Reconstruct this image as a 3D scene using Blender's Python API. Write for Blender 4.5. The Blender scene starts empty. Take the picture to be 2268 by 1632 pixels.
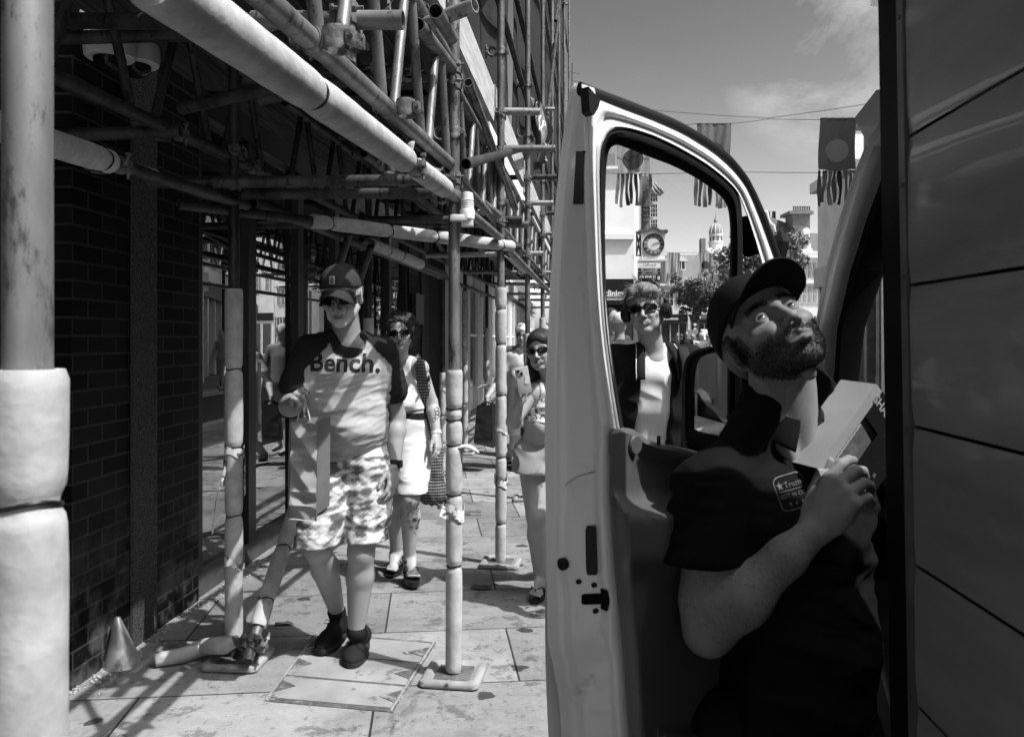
import bpy, bmesh, math, random
import numpy as np
from mathutils import Vector, Matrix, noise as mnoise
random.seed(7); np.random.seed(7)
R = math.radians
scene = bpy.context.scene
COL = scene.collection

# ------------------------------------------------------------------ camera
F, CH, HY = 1764.0, 1.45, 751.0      # focal length in photo pixels (2268 wide), eye height, horizon row
cam_d = bpy.data.cameras.new("camera"); cam = bpy.data.objects.new("camera", cam_d); COL.objects.link(cam)
cam.location = (0, 0, CH); cam.rotation_euler = (R(90), 0, 0)
cam_d.lens = 28; cam_d.sensor_width = 36; cam_d.shift_y = -65 / 2268.0
cam_d.clip_start = 0.05; cam_d.clip_end = 2000
cam_d.dof.use_dof = True; cam_d.dof.focus_distance = 3.6; cam_d.dof.aperture_fstop = 9
scene.camera = cam

# ------------------------------------------------------------------ sky and sun (a black and white photograph)
SUN_EL, SUN_AZ = R(58), R(118)        # azimuth clockwise from the street direction (+Y)
world = bpy.data.worlds.new("World"); scene.world = world; world.use_nodes = True
wn, wl = world.node_tree.nodes, world.node_tree.links
wn.clear()
w_out = wn.new("ShaderNodeOutputWorld"); w_bg = wn.new("ShaderNodeBackground")
sky = wn.new("ShaderNodeTexSky"); sky.sky_type = 'NISHITA'; sky.sun_disc = False
sky.sun_elevation = SUN_EL; sky.sun_rotation = SUN_AZ; sky.air_density = 1.3; sky.dust_density = 1.5
sepc = wn.new("ShaderNodeSeparateColor"); wl.new(sky.outputs[0], sepc.inputs[0])
m1 = wn.new("ShaderNodeMath"); m1.operation = 'MULTIPLY'; m1.inputs[1].default_value = 0.75; wl.new(sepc.outputs[0], m1.inputs[0])
m2 = wn.new("ShaderNodeMath"); m2.operation = 'MULTIPLY_ADD'; m2.inputs[1].default_value = 0.25; wl.new(sepc.outputs[1], m2.inputs[0]); wl.new(m1.outputs[0], m2.inputs[2])
tc = wn.new("ShaderNodeTexCoord"); mp = wn.new("ShaderNodeMapping"); mp.inputs['Scale'].default_value = (2.0, 2.0, 3.6); mp.inputs['Location'].default_value = (.35, .1, .42)
wl.new(tc.outputs['Generated'], mp.inputs[0])
cn = wn.new("ShaderNodeTexNoise"); cn.inputs['Scale'].default_value = 2.3; cn.inputs['Detail'].default_value = 9; cn.inputs['Roughness'].default_value = .62; cn.inputs['Distortion'].default_value = .5
wl.new(mp.outputs[0], cn.inputs['Vector'])
cr = wn.new("ShaderNodeMapRange"); cr.inputs[1].default_value = .40; cr.inputs[2].default_value = .74; cr.inputs[3].default_value = 0; cr.inputs[4].default_value = 2.6
wl.new(cn.outputs[0], cr.inputs[0])
pw_ = wn.new("ShaderNodeMath"); pw_.operation = 'POWER'; pw_.inputs[1].default_value = 2.15; dv_ = wn.new("ShaderNodeMath"); dv_.operation = 'DIVIDE'; dv_.inputs[1].default_value = 4.2; wl.new(m2.outputs[0], dv_.inputs[0]); wl.new(dv_.outputs[0], pw_.inputs[0])
mm_ = wn.new("ShaderNodeMath"); mm_.operation = 'MULTIPLY'; mm_.inputs[1].default_value = 4.2; wl.new(pw_.outputs[0], mm_.inputs[0])
nrm_ = wn.new("ShaderNodeVectorMath"); nrm_.operation = 'DOT_PRODUCT'; nrm_.inputs[1].default_value = Vector((.41, 1, .37)).normalized(); wl.new(tc.outputs['Generated'], nrm_.inputs[0])
cm_ = wn.new("ShaderNodeMapRange"); cm_.inputs[1].default_value = .991; cm_.inputs[2].default_value = .9998; cm_.inputs[3].default_value = .02; cm_.inputs[4].default_value = 1.; wl.new(nrm_.outputs['Value'], cm_.inputs[0])
cx_ = wn.new("ShaderNodeMath"); cx_.operation = 'MULTIPLY'; wl.new(cm_.outputs[0], cx_.inputs[0]); wl.new(cr.outputs[0], cx_.inputs[1])
m3 = wn.new("ShaderNodeMath"); m3.operation = 'ADD'; wl.new(mm_.outputs[0], m3.inputs[0]); wl.new(cx_.outputs[0], m3.inputs[1])
wl.new(m3.outputs[0], w_bg.inputs[0]); w_bg.inputs[1].default_value = 0.135
wl.new(w_bg.outputs[0], w_out.inputs[0])
sd = bpy.data.lights.new("sun", 'SUN'); sd.energy = 3.6; sd.angle = R(.5); sd.color = (1, 1, 1)
sun = bpy.data.objects.new("sun", sd); COL.objects.link(sun)
SUNV = Vector((math.sin(SUN_AZ) * math.cos(SUN_EL), math.cos(SUN_AZ) * math.cos(SUN_EL), math.sin(SUN_EL)))
sun.rotation_euler = SUNV.to_track_quat('Z', 'Y').to_euler()
scene.view_settings.view_transform = 'Standard'; scene.view_settings.look = 'None'
scene.view_settings.exposure = 0.72; scene.view_settings.gamma = 1.0

# ------------------------------------------------------------------ helpers
def P(x, y, Z):
    return np.array([(x - 1134) / F * Z, Z, CH + (HY - y) / F * Z])
def Gd(x, y):
    return P(x, y, F * CH / (y - HY))
def V(*a): return np.array(a, float)
def unit(a):
    a = np.asarray(a, float); return a / (np.linalg.norm(a) + 1e-12)
def frame(d, up=(0, 0, 1)):
    d = unit(d); u = np.cross(d, up)
    if np.linalg.norm(u) < 1e-4: u = np.cross(d, (1, 0, 0))
    u = unit(u); return u, np.cross(u, d), d
def rotm(rx=0, ry=0, rz=0):
    return np.array(Matrix.Rotation(R(rz), 3, 'Z') @ Matrix.Rotation(R(ry), 3, 'Y') @ Matrix.Rotation(R(rx), 3, 'X'))
def sstep(a, b, x):
    t = np.clip((x - a) / (b - a), 0, 1); return t * t * (3 - 2 * t)

MATS = {}
def mat(name, c0, c1=None, rough=.6, metal=0., scale=8., detail=5., lo=.35, hi=.65, bump=0., bscale=60., stretch=(1, 1, 1), attr=False, spec=.22, coat=0., bdist=.002, wear=None, sheen=0):
    """grey procedural material: noise between two tones, fine bump, optional painted attribute and a second speckle layer"""
    if name in MATS: return MATS[name]
    if c1 is None: c1 = c0
    m = bpy.data.materials.new(name); m.use_nodes = True; n, l = m.node_tree.nodes, m.node_tree.links
    b = n['Principled BSDF']; b.inputs['Roughness'].default_value = rough; b.inputs['Metallic'].default_value = metal
    b.inputs['Specular IOR Level'].default_value = spec; b.inputs['Coat Weight'].default_value = coat
    if sheen: b.inputs['Sheen Weight'].default_value = sheen
    t = n.new("ShaderNodeTexCoord"); mpn = n.new("ShaderNodeMapping"); mpn.inputs['Scale'].default_value = stretch
    l.new(t.outputs['Object'], mpn.inputs[0])
    no = n.new("ShaderNodeTexNoise"); no.inputs['Scale'].default_value = scale; no.inputs['Detail'].default_value = detail; no.inputs['Roughness'].default_value = .6
    l.new(mpn.outputs[0], no.inputs['Vector'])
    mr = n.new("ShaderNodeMapRange"); mr.inputs[1].default_value = lo; mr.inputs[2].default_value = hi; mr.inputs[3].default_value = c0; mr.inputs[4].default_value = c1
    l.new(no.outputs[0], mr.inputs[0]); out = mr.outputs[0]
    if attr:
        a = n.new("ShaderNodeAttribute"); a.attribute_name = 'col'
        mm = n.new("ShaderNodeMath"); mm.operation = 'MULTIPLY'; l.new(out, mm.inputs[0]); l.new(a.outputs['Fac'], mm.inputs[1]); out = mm.outputs[0]
    if wear:
        wsc, wlo, whi, wc = wear
        n2 = n.new("ShaderNodeTexNoise"); n2.inputs['Scale'].default_value = wsc; n2.inputs['Detail'].default_value = 8; n2.inputs['Roughness'].default_value = .75
        l.new(mpn.outputs[0], n2.inputs['Vector'])
        r2 = n.new("ShaderNodeMapRange"); r2.inputs[1].default_value = wlo; r2.inputs[2].default_value = whi; l.new(n2.outputs[0], r2.inputs[0])
        mx = n.new("ShaderNodeMix"); mx.data_type = 'FLOAT'; l.new(r2.outputs[0], mx.inputs[0]); l.new(out, mx.inputs[2]); mx.inputs[3].default_value = wc; out = mx.outputs[0]
    l.new(out, b.inputs['Base Color'])
    if bump:
        nb = n.new("ShaderNodeTexNoise"); nb.inputs['Scale'].default_value = bscale; nb.inputs['Detail'].default_value = 4; l.new(mpn.outputs[0], nb.inputs['Vector'])
        bp = n.new("ShaderNodeBump"); bp.inputs['Strength'].default_value = bump; bp.inputs['Distance'].default_value = bdist
        l.new(nb.outputs[0], bp.inputs['Height']); l.new(bp.outputs[0], b.inputs['Normal'])
    MATS[name] = m; return m
def emis(name, c, s):
    m = mat(name, c); b = m.node_tree.nodes['Principled BSDF']; b.inputs['Emission Color'].default_value = (1, 1, 1, 1); b.inputs['Emission Strength'].default_value = s; return m

BASE = {}
def tagit(o, label=None, cat=None, group=None, kind=None):
    if label: o['label'] = label
    if cat: o['category'] = cat
    if group: o['group'] = group
    if kind: o['kind'] = kind
    return o
def thing(name, label, cat, loc=(0, 0, 0), group=None):
    o = bpy.data.objects.new(name, None); COL.objects.link(o); o.location = [float(c) for c in loc]
    o.empty_display_size = .1; BASE[o] = np.array(loc, float); return tagit(o, label, cat, group)
def mkobj(name, v, f, m, parent=None, base=None, col=None, ang=35, smooth=True):
    me = bpy.data.meshes.new(name); v = np.asarray(v, float)
    if parent is not None: b = BASE[parent]
    else: b = np.array(base if base is not None else ((v[:, 0].min() + v[:, 0].max()) / 2, (v[:, 1].min() + v[:, 1].max()) / 2, v[:, 2].min()))
    if isinstance(f, np.ndarray):
        nq = len(f); me.vertices.add(len(v)); me.vertices.foreach_set('co', (v - b).astype(np.float32).ravel())
        k = f.shape[1]; me.loops.add(nq * k); me.loops.foreach_set('vertex_index', f.astype(np.int32).ravel())
        me.polygons.add(nq); me.polygons.foreach_set('loop_start', np.arange(0, nq * k, k, dtype=np.int32)); me.update(calc_edges=True)
    else:
        me.from_pydata((v - b).tolist(), [], f)
    if smooth:
        me.polygons.foreach_set('use_smooth', np.ones(len(me.polygons), bool))
        if ang: me.set_sharp_from_angle(angle=R(ang))
    if col is not None:
        a = me.attributes.new('col', 'FLOAT_COLOR', 'POINT'); c4 = np.ones((len(v), 4), np.float32); c4[:, :3] = np.asarray(col, np.float32)[:, None]; a.data.foreach_set('color', c4.ravel())
    me.materials.append(m); me.update()
    o = bpy.data.objects.new(name, me); COL.objects.link(o); BASE[o] = b
    if parent is not None: o.parent = parent
    else: o.location = b
    return o
def copy_tree(o, parent=None):
    c = o.copy(); COL.objects.link(c); BASE[c] = BASE[o]
    if parent is not None: c.parent = parent
    for ch in list(o.children): copy_tree(ch, c)
    return c

class MB:
    def __init__(s): s.v = []; s.f = []; s.n = 0
    def add(s, v, f):
        v = np.asarray(v, float); s.v.append(v); s.f += [tuple(i + s.n for i in q) for q in f]; s.n += len(v); return s
    def box(s, c, size, rot=None, bev=0.):
        x, y, z = np.array(size, float) / 2; c = np.array(c, float)
        if bev <= 0:
            v = np.array([[i, j, k] for i in (-x, x) for j in (-y, y) for k in (-z, z)])
            f = [(0, 1, 3, 2), (4, 6, 7, 5), (0, 4, 5, 1), (2, 3, 7, 6), (0, 2, 6, 4), (1, 5, 7, 3)]
        else:
            bm = bmesh.new(); bmesh.ops.create_cube(bm, size=1); bmesh.ops.scale(bm, vec=(2 * x, 2 * y, 2 * z), verts=bm.verts)
            bmesh.ops.bevel(bm, geom=bm.edges[:], offset=bev, segments=2, affect='EDGES', profile=.6)
            v = np.array([q.co[:] for q in bm.verts]); f = [tuple(w.index for w in q.verts) for q in bm.faces]; bm.free()
        if rot is not None: v = v @ np.asarray(rot).T
        return s.add(v + c, f)
    def cyl(s, p0, p1, r0, r1=None, seg=16, caps=True):
        return s.tube([p0, p1], [r0, r0 if r1 is None else r1], seg, caps)
    def tube(s, pts, rad, seg=12, caps=True, flat=1., up=(0, 0, 1)):
        pts = [np.asarray(p, float) for p in pts]; n = len(pts)
        if np.isscalar(rad): rad = [rad] * n
        a = np.linspace(0, 2 * math.pi, seg, endpoint=False); v = []; u0 = None
        for i, p in enumerate(pts):
            d = pts[min(i + 1, n - 1)] - pts[max(i - 1, 0)]; d = unit(d)
            if u0 is None: u, w, _ = frame(d, up)
            else:
                u = unit(u0 - d * np.dot(u0, d)); w = np.cross(u, d)
            u0 = u; v.append(p + rad[i] * (np.cos(a)[:, None] * u + flat * np.sin(a)[:, None] * w))
        f = []
        for i in range(n - 1):
            for j in range(seg):
                k = (j + 1) % seg; f.append((i * seg + j, i * seg + k, (i + 1) * seg + k, (i + 1) * seg + j))
        if caps: f.append(tuple(range(seg))[::-1]); f.append(tuple((n - 1) * seg + j for j in range(seg)))
        return s.add(np.vstack(v), f)
    def pipe(s, p0, p1, r=.02415, wall=.004, seg=20, depth=.14):
        """scaffold tube with open ends"""
        p0 = np.asarray(p0, float); p1 = np.asarray(p1, float); u, w, d = frame(p1 - p0); L = np.linalg.norm(p1 - p0); dp = min(depth, L / 2.2)
        a = np.linspace(0, 2 * math.pi, seg, endpoint=False); c = np.cos(a)[:, None] * u + np.sin(a)[:, None] * w
        st = [(dp, r - wall), (0, r - wall), (0, r), (L, r), (L, r - wall), (L - dp, r - wall)]
        v = np.vstack([p0 + d * t + c * q for t, q in st]); f = []
        for i in range(5):
            for j in range(seg):
                k = (j + 1) % seg; f.append((i * seg + j, i * seg + k, (i + 1) * seg + k, (i + 1) * seg + j))
        f.append(tuple(range(seg))[::-1]); f.append(tuple(5 * seg + j for j in range(seg)))
        return s.add(v, f)
    def lathe(s, prof, c=(0, 0, 0), seg=24, rot=None, caps=True):
        a = np.linspace(0, 2 * math.pi, seg, endpoint=False); v = []
        for r, z in prof: v.append(np.stack([r * np.cos(a), r * np.sin(a), np.full(seg, z)], 1))
        v = np.vstack(v); f = []
        if rot is not None: v = v @ np.asarray(rot).T
        for i in range(len(prof) - 1):
            for j in range(seg):
                k = (j + 1) % seg; f.append((i * seg + j, i * seg + k, (i + 1) * seg + k, (i + 1) * seg + j))
        if caps: f.append(tuple(range(seg))[::-1]); f.append(tuple((len(prof) - 1) * seg + j for j in range(seg)))
        return s.add(v + np.array(c, float), f)
    def prism(s, poly, o, u, w, th):
        """2-D polygon in the plane (o,u,w) extruded by th along u x w"""
        o = np.array(o, float); u = unit(u); w = unit(w); nn = np.cross(u, w); n = len(poly)
        a = np.array([o + p[0] * u + p[1] * w for p in poly]); v = np.vstack([a, a + nn * th])
        f = [tuple(range(n))[::-1], tuple(range(n, 2 * n))] + [(i, (i + 1) % n, n + (i + 1) % n, n + i) for i in range(n)]
        return s.add(v, f)
    def ball(s, c, r, seg=16, rot=None):
        r = np.array([r] * 3 if np.isscalar(r) else r, float); rings = seg // 2; v = [[0, 0, 1]]; f = []
        for i in range(1, rings):
            t = math.pi * i / rings
            for j in range(seg):
                q = 2 * math.pi * j / seg; v.append([math.sin(t) * math.cos(q), math.sin(t) * math.sin(q), math.cos(t)])
        v.append([0, 0, -1]); v = np.array(v) * r
        if rot is not None: v = v @ np.asarray(rot).T
        for j in range(seg): f.append((0, 1 + j, 1 + (j + 1) % seg))
        for i in range(rings - 2):
            for j in range(seg):
                a = 1 + i * seg; k = (j + 1) % seg; f.append((a + j, a + seg + j, a + seg + k, a + k))
        e = len(v) - 1; a = 1 + (rings - 2) * seg
        for j in range(seg): f.append((e, a + (j + 1) % seg, a + j))
        return s.add(v + np.array(c, float), f)
    def grid(s, pts, closed=False):
        """pts[i][j] array of points -> quads"""
        pts = np.asarray(pts, float); n, m = pts.shape[:2]; f = []
        for i in range(n - 1):
            for j in range(m if closed else m - 1):
                k = (j + 1) % m; f.append((i * m + j, i * m + k, (i + 1) * m + k, (i + 1) * m + j))
        return s.add(pts.reshape(-1, 3), f)
    def build(s, name, m, parent=None, **k):
        return mkobj(name, np.vstack(s.v), s.f, m, parent, **k)

def text_geo(txt, size, bold=0., space=1., align='CENTER'):
    c = bpy.data.curves.new("t", 'FONT'); c.body = txt; c.size = size; c.offset = bold; c.space_character = space; c.align_x = align; c.align_y = 'CENTER'; c.resolution_u = 3
    o = bpy.data.objects.new("t", c); COL.objects.link(o); dg = bpy.context.evaluated_depsgraph_get(); me = o.evaluated_get(dg).to_mesh()
    v = np.array([q.co[:] for q in me.vertices]).reshape(-1, 3); f = [tuple(p.vertices) for p in me.polygons]
    o.evaluated_get(dg).to_mesh_clear(); bpy.data.objects.remove(o); bpy.data.curves.remove(c); return v[:, :2], f
def text_on(mb, txt, size, o, u, w, bold=0., space=1., width=None, lift=.002, align='CENTER', th=0):
    """flat lettering standing a hair proud of the surface (o,u,w)"""
    v, f = text_geo(txt, size, bold, space, align)
    if width:
        k = width / (v[:, 0].max() - v[:, 0].min()); v[:, 0] *= k
    u = unit(u); w = unit(w); nn = np.cross(u, w)
    mb.add(np.array(o) + v[:, :1] * u + v[:, 1:2] * w + nn * lift, f); return mb

# ------------------------------------------------------------------ implicit bodies
class Vol:
    def __init__(s, lo, hi, h):
        s.lo = np.array(lo, float); s.h = h; s.n = np.ceil((np.array(hi) - s.lo) / h).astype(int) + 1
        s.F = np.full(s.n, .2, np.float32)
    def sub(s, lo, hi, pad):
        a = np.clip(((np.array(lo) - pad - s.lo) / s.h).astype(int), 0, s.n - 1); b = np.clip(((np.array(hi) + pad - s.lo) / s.h).astype(int) + 2, 1, s.n)
        sl = tuple(slice(i, j) for i, j in zip(a, b)); ax = [s.lo[i] + s.h * np.arange(a[i], b[i], dtype=np.float32) for i in range(3)]
        return sl, ax[0][:, None, None], ax[1][None, :, None], ax[2][None, None, :]
    def comb(s, sl, d, k, op):
        A = s.F[sl]
        if A.size == 0: return
        if op == 'u':
            h = np.maximum(k - np.abs(A - d), 0) / k; s.F[sl] = np.minimum(A, d) - h * h * k * .25
        else:
            h = np.maximum(k - np.abs(A + d), 0) / k; s.F[sl] = np.maximum(A, -d) + h * h * k * .25
    def cone(s, a, b, ra, rb, k=.015, op='u', sq=(1, 1), up=(0, 1, 0)):
        a = np.asarray(a, float); b = np.asarray(b, float); rm = max(ra, rb); pad = rm / min(1, min(sq)) * 1.0 + k + 3 * s.h
        sl, X, Y, Z = s.sub(np.minimum(a, b), np.maximum(a, b), pad); d = b - a; L2 = float(d @ d) + 1e-9
        x, y, z = X - a[0], Y - a[1], Z - a[2]; t = np.clip((x * d[0] + y * d[1] + z * d[2]) / L2, 0, 1)
        x = x - t * d[0]; y = y - t * d[1]; z = z - t * d[2]
        if sq != (1, 1):
            u, w, _ = frame(d, up); cu = x * u[0] + y * u[1] + z * u[2]; cw = x * w[0] + y * w[1] + z * w[2]; r2 = x * x + y * y + z * z - cu * cu - cw * cw
            q = np.sqrt(np.maximum(r2, 0) + (cu / sq[0]) ** 2 + (cw / sq[1]) ** 2); sc = min(sq)
        else: q = np.sqrt(x * x + y * y + z * z); sc = 1
        s.comb(sl, ((q - (ra + t * (rb - ra))) * sc).astype(np.float32), k, op); return s
    def ell(s, c, r, rot=None, k=.015, op='u'):
        c = np.asarray(c, float); r = np.array([r] * 3 if np.isscalar(r) else r, float); m = r.max(); sl, X, Y, Z = s.sub(c - m, c + m, k + 3 * s.h)
        x, y, z = X - c[0], Y - c[1], Z - c[2]
        if rot is not None:
            q = np.asarray(rot); x, y, z = (x * q[0, 0] + y * q[1, 0] + z * q[2, 0], x * q[0, 1] + y * q[1, 1] + z * q[2, 1], x * q[0, 2] + y * q[1, 2] + z * q[2, 2])
        k0 = np.sqrt((x / r[0]) ** 2 + (y / r[1]) ** 2 + (z / r[2]) ** 2); k1 = np.sqrt((x / r[0] ** 2) ** 2 + (y / r[1] ** 2) ** 2 + (z / r[2] ** 2) ** 2) + 1e-9
        s.comb(sl, (k0 * (k0 - 1) / k1).astype(np.float32), k, op); return s
    def chain(s, pts, rad, k=.015, **kw):
        for i in range(len(pts) - 1): s.cone(pts[i], pts[i + 1], rad[i], rad[i + 1], k, **kw)
        return s
    def plane(s, p, n, k=.006):
        """keep the side the normal points away from"""
        n = unit(n); ax = [s.lo[i] + s.h * np.arange(s.n[i], dtype=np.float32) for i in range(3)]
        d = (ax[0][:, None, None] - p[0]) * n[0] + (ax[1][None, :, None] - p[1]) * n[1] + (ax[2][None, None, :] - p[2]) * n[2]
        A = s.F; h = np.maximum(k - np.abs(A - d), 0) / k; s.F = (np.maximum(A, d) + h * h * k * .25).astype(np.float32); return s
    def coords(s):
        ax = [s.lo[i] + s.h * np.arange(s.n[i], dtype=np.float32) for i in range(3)]
        return ax[0][:, None, None], ax[1][None, :, None], ax[2][None, None, :]
    def mesh(s):
        Fv = s.F.copy()
        for ax in range(3):
            for e in (0, -1):
                ix = [slice(None)] * 3; ix[ax] = e; Fv[tuple(ix)] = np.maximum(Fv[tuple(ix)], s.h * .5)
        ins = Fv < 0; n = np.array(Fv.shape) - 1
        c = [ins[i:i + n[0], j:j + n[1], k:k + n[2]] for i in (0, 1) for j in (0, 1) for k in (0, 1)]
        sm = sum(x.astype(np.int8) for x in c); cells = np.argwhere((sm > 0) & (sm < 8)); idx = -np.ones(n, np.int64); idx[tuple(cells.T)] = np.arange(len(cells))
        acc = np.zeros((len(cells), 3)); cnt = np.zeros(len(cells)); cor = [(i, j, k) for i in (0, 1) for j in (0, 1) for k in (0, 1)]
        vals = {q: Fv[tuple((cells + np.array(q)).T)].astype(float) for q in cor}
        for q in cor:
            for ax in range(3):
                if q[ax] == 0:
                    r = list(q); r[ax] = 1; r = tuple(r); a, b = vals[q], vals[r]; m = (a < 0) != (b < 0); t = np.where(m, a / np.where(m, a - b, 1), 0)
                    for e in range(3): acc[:, e] += np.where(m, q[e] + (t if e == ax else 0), 0)
                    cnt += m
        v = (cells + acc / cnt[:, None]) * s.h + s.lo; quads = []
        for ax in range(3):
            o = [0, 1, 2]; o.remove(ax); s0 = [slice(1, -1)] * 3; s1 = [slice(1, -1)] * 3; s0[ax] = slice(0, -1); s1[ax] = slice(1, None)
            A = ins[tuple(s0)]; B = ins[tuple(s1)]; e = np.argwhere(A != B); off = np.array([1, 1, 1]); off[ax] = 0; e = e + off
            fl = ins[tuple(e.T)]; d1 = np.zeros(3, int); d2 = np.zeros(3, int); d1[o[0]] = 1; d2[o[1]] = 1
            q = np.stack([idx[tuple((e - d1 - d2).T)], idx[tuple((e - d2).T)], idx[tuple(e.T)], idx[tuple((e - d1).T)]], 1)
            sw = fl if ax != 1 else ~fl
            q[~sw] = q[~sw][:, ::-1]; quads.append(q)
        return v, np.vstack(quads)
    def build(s, name, m, parent, colf=None, disp=None, **k):
        v, q = s.mesh()
        c = colf(v) if colf else None
        if disp is not None: v = disp(v)
        return mkobj(name, v, q, m, parent, col=c, ang=0, **k)
def join_geo(parts):
    vs, fs, n = [], [], 0
    for v, f in parts: vs.append(v); fs.append(f + n); n += len(v)
    return np.vstack(vs), np.vstack(fs)
# ------------------------------------------------------------------ ground
ANG = math.atan(.103)
def brickmat(name, c1, c2, cm, w, h, mortar, axes='wall', rot=0., bump=.6, rough=.7, spots=False, bdist=.004, shift=(0, 0), offset=.5):
    m = bpy.data.materials.new(name); m.use_nodes = True; n, l = m.node_tree.nodes, m.node_tree.links; b = n['Principled BSDF']; b.inputs['Roughness'].default_value = rough; b.inputs['Specular IOR Level'].default_value = .08
    t = n.new("ShaderNodeTexCoord"); se = n.new("ShaderNodeSeparateXYZ"); l.new(t.outputs['Object'], se.inputs[0]); cb = n.new("ShaderNodeCombineXYZ")
    if axes == 'wall':
        ad = n.new("ShaderNodeMath"); ad.operation = 'ADD'; l.new(se.outputs[0], ad.inputs[0]); l.new(se.outputs[1], ad.inputs[1]); l.new(ad.outputs[0], cb.inputs[0]); l.new(se.outputs[2], cb.inputs[1])
    else: l.new(se.outputs[0], cb.inputs[0]); l.new(se.outputs[1], cb.inputs[1])
    mp = n.new("ShaderNodeMapping"); mp.inputs['Rotation'].default_value = (0, 0, rot); mp.inputs['Location'].default_value = (shift[0], shift[1], 0); l.new(cb.outputs[0], mp.inputs[0])
    nd = n.new("ShaderNodeTexNoise"); nd.inputs['Scale'].default_value = 3; nd.inputs['Detail'].default_value = 3
    br = n.new("ShaderNodeTexBrick"); br.inputs['Scale'].default_value = 1; br.inputs['Brick Width'].default_value = w; br.inputs['Row Height'].default_value = h; br.offset = offset
    br.inputs['Mortar Size'].default_value = mortar; br.inputs['Mortar Smooth'].default_value = .15; br.inputs['Bias'].default_value = 0
    for i, c in (('Color1', c1), ('Color2', c2), ('Mortar', cm)): br.inputs[i].default_value = (c, c, c, 1)
    l.new(mp.outputs[0], br.inputs['Vector']); out = br.outputs[0]
    def noi(scale, lo, hi, a, z, det=6, ro=.65, dist=0):
        q = n.new("ShaderNodeTexNoise"); q.inputs['Scale'].default_value = scale; q.inputs['Detail'].default_value = det; q.inputs['Roughness'].default_value = ro; q.inputs['Distortion'].default_value = dist
        l.new(t.outputs['Object'], q.inputs['Vector']); r = n.new("ShaderNodeMapRange"); r.inputs[1].default_value = lo; r.inputs[2].default_value = hi; r.inputs[3].default_value = a; r.inputs[4].default_value = z; l.new(q.outputs[0], r.inputs[0]); return r.outputs[0]
    def mul(a, c):
        q = n.new("ShaderNodeMath"); q.operation = 'MULTIPLY'; l.new(a, q.inputs[0]); l.new(c, q.inputs[1]); return q.outputs[0]
    out = mul(out, noi(2.2, .3, .7, .82, 1.15)); out = mul(out, noi(38, .3, .7, .88, 1.1))
    hgt = n.new("ShaderNodeMath"); hgt.operation = 'MULTIPLY_ADD'; l.new(br.outputs['Fac'], hgt.inputs[0]); hgt.inputs[1].default_value = -1; l.new(noi(60, 0, 1, 0, .25), hgt.inputs[2]); hh = hgt.outputs[0]
    if spots:
        # dried drips, gum and dirt with their own outlines
        vo = n.new("ShaderNodeTexVoronoi"); vo.inputs['Scale'].default_value = 4.2; vo.inputs['Randomness'].default_value = 1
        wv = n.new("ShaderNodeVectorMath"); wv.operation = 'ADD'; l.new(t.outputs['Object'], wv.inputs[0])
        q = n.new("ShaderNodeTexNoise"); q.inputs['Scale'].default_value = 14; q.inputs['Detail'].default_value = 3; l.new(t.outputs['Object'], q.inputs['Vector'])
        sc = n.new("ShaderNodeVectorMath"); sc.operation = 'SCALE'; sc.inputs['Scale'].default_value = .085; l.new(q.outputs['Color'], sc.inputs[0]); l.new(sc.outputs[0], wv.inputs[1]); l.new(wv.outputs[0], vo.inputs['Vector'])
        th = n.new("ShaderNodeMath"); th.operation = 'MULTIPLY'; l.new(vo.outputs['Color'], th.inputs[0]); th.inputs[1].default_value = .24
        sb = n.new("ShaderNodeMath"); sb.operation = 'SUBTRACT'; l.new(vo.outputs['Distance'], sb.inputs[0]); l.new(th.outputs[0], sb.inputs[1])
        r = n.new("ShaderNodeMapRange"); r.inputs[1].default_value = -.012; r.inputs[2].default_value = .012; r.inputs[3].default_value = .24; r.inputs[4].default_value = 1; l.new(sb.outputs[0], r.inputs[0]); out = mul(out, r.outputs[0])
        out = mul(out, noi(1.3, .53, .66, 1, .66, 9, .7, .6)); out = mul(out, noi(6, .555, .59, 1, .58, 10, .75, .3)); out = mul(out, noi(22, .60, .64, 1, .62, 6, .7, .2)); out = mul(out, noi(.9, .3, .7, .80, 1.12, 3))
        out = mul(out, noi(90, .60, .70, 1, .55)); out = mul(out, noi(260, .35, .65, .84, 1.12, 3)); out = mul(out, noi(3.1, .57, .62, 1, .66, 12, .8, 1.2))
        # sandstone rings
        wa = n.new("ShaderNodeTexWave"); wa.wave_type = 'RINGS'; wa.inputs['Scale'].default_value = 3.2; wa.inputs['Distortion'].default_value = 5; wa.inputs['Detail'].default_value = 3; wa.inputs['Detail Scale'].default_value = .7
        l.new(t.outputs['Object'], wa.inputs['Vector']); r2 = n.new("ShaderNodeMapRange"); r2.inputs[3].default_value = .96; r2.inputs[4].default_value = 1.02; l.new(wa.outputs[1], r2.inputs[0]); out = mul(out, r2.outputs[0])
    else:
        # lime bloom and dust rising from the foot of the wall
        r = n.new("ShaderNodeMapRange"); r.inputs[1].default_value = .75; r.inputs[2].default_value = 0; r.inputs[3].default_value = 0; r.inputs[4].default_value = 1; l.new(se.outputs[2], r.inputs[0])
        ds = mul(r.outputs[0], noi(7, .45, .66, 0, .10)); q = n.new("ShaderNodeMath"); q.operation = 'ADD'; l.new(out, q.inputs[0]); l.new(ds, q.inputs[1]); out = q.outputs[0]
    l.new(out, b.inputs['Base Color'])
    bp = n.new("ShaderNodeBump"); bp.inputs['Strength'].default_value = bump; bp.inputs['Distance'].default_value = bdist; l.new(hh, bp.inputs['Height']); l.new(bp.outputs[0], b.inputs['Normal'])
    MATS[name] = m; return m
M_PAVE = brickmat('paving', .19, .31, .04, .95, .62, .005, 'flat', -ANG, .5, .75, True, shift=(.22, .36), offset=.37)
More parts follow.
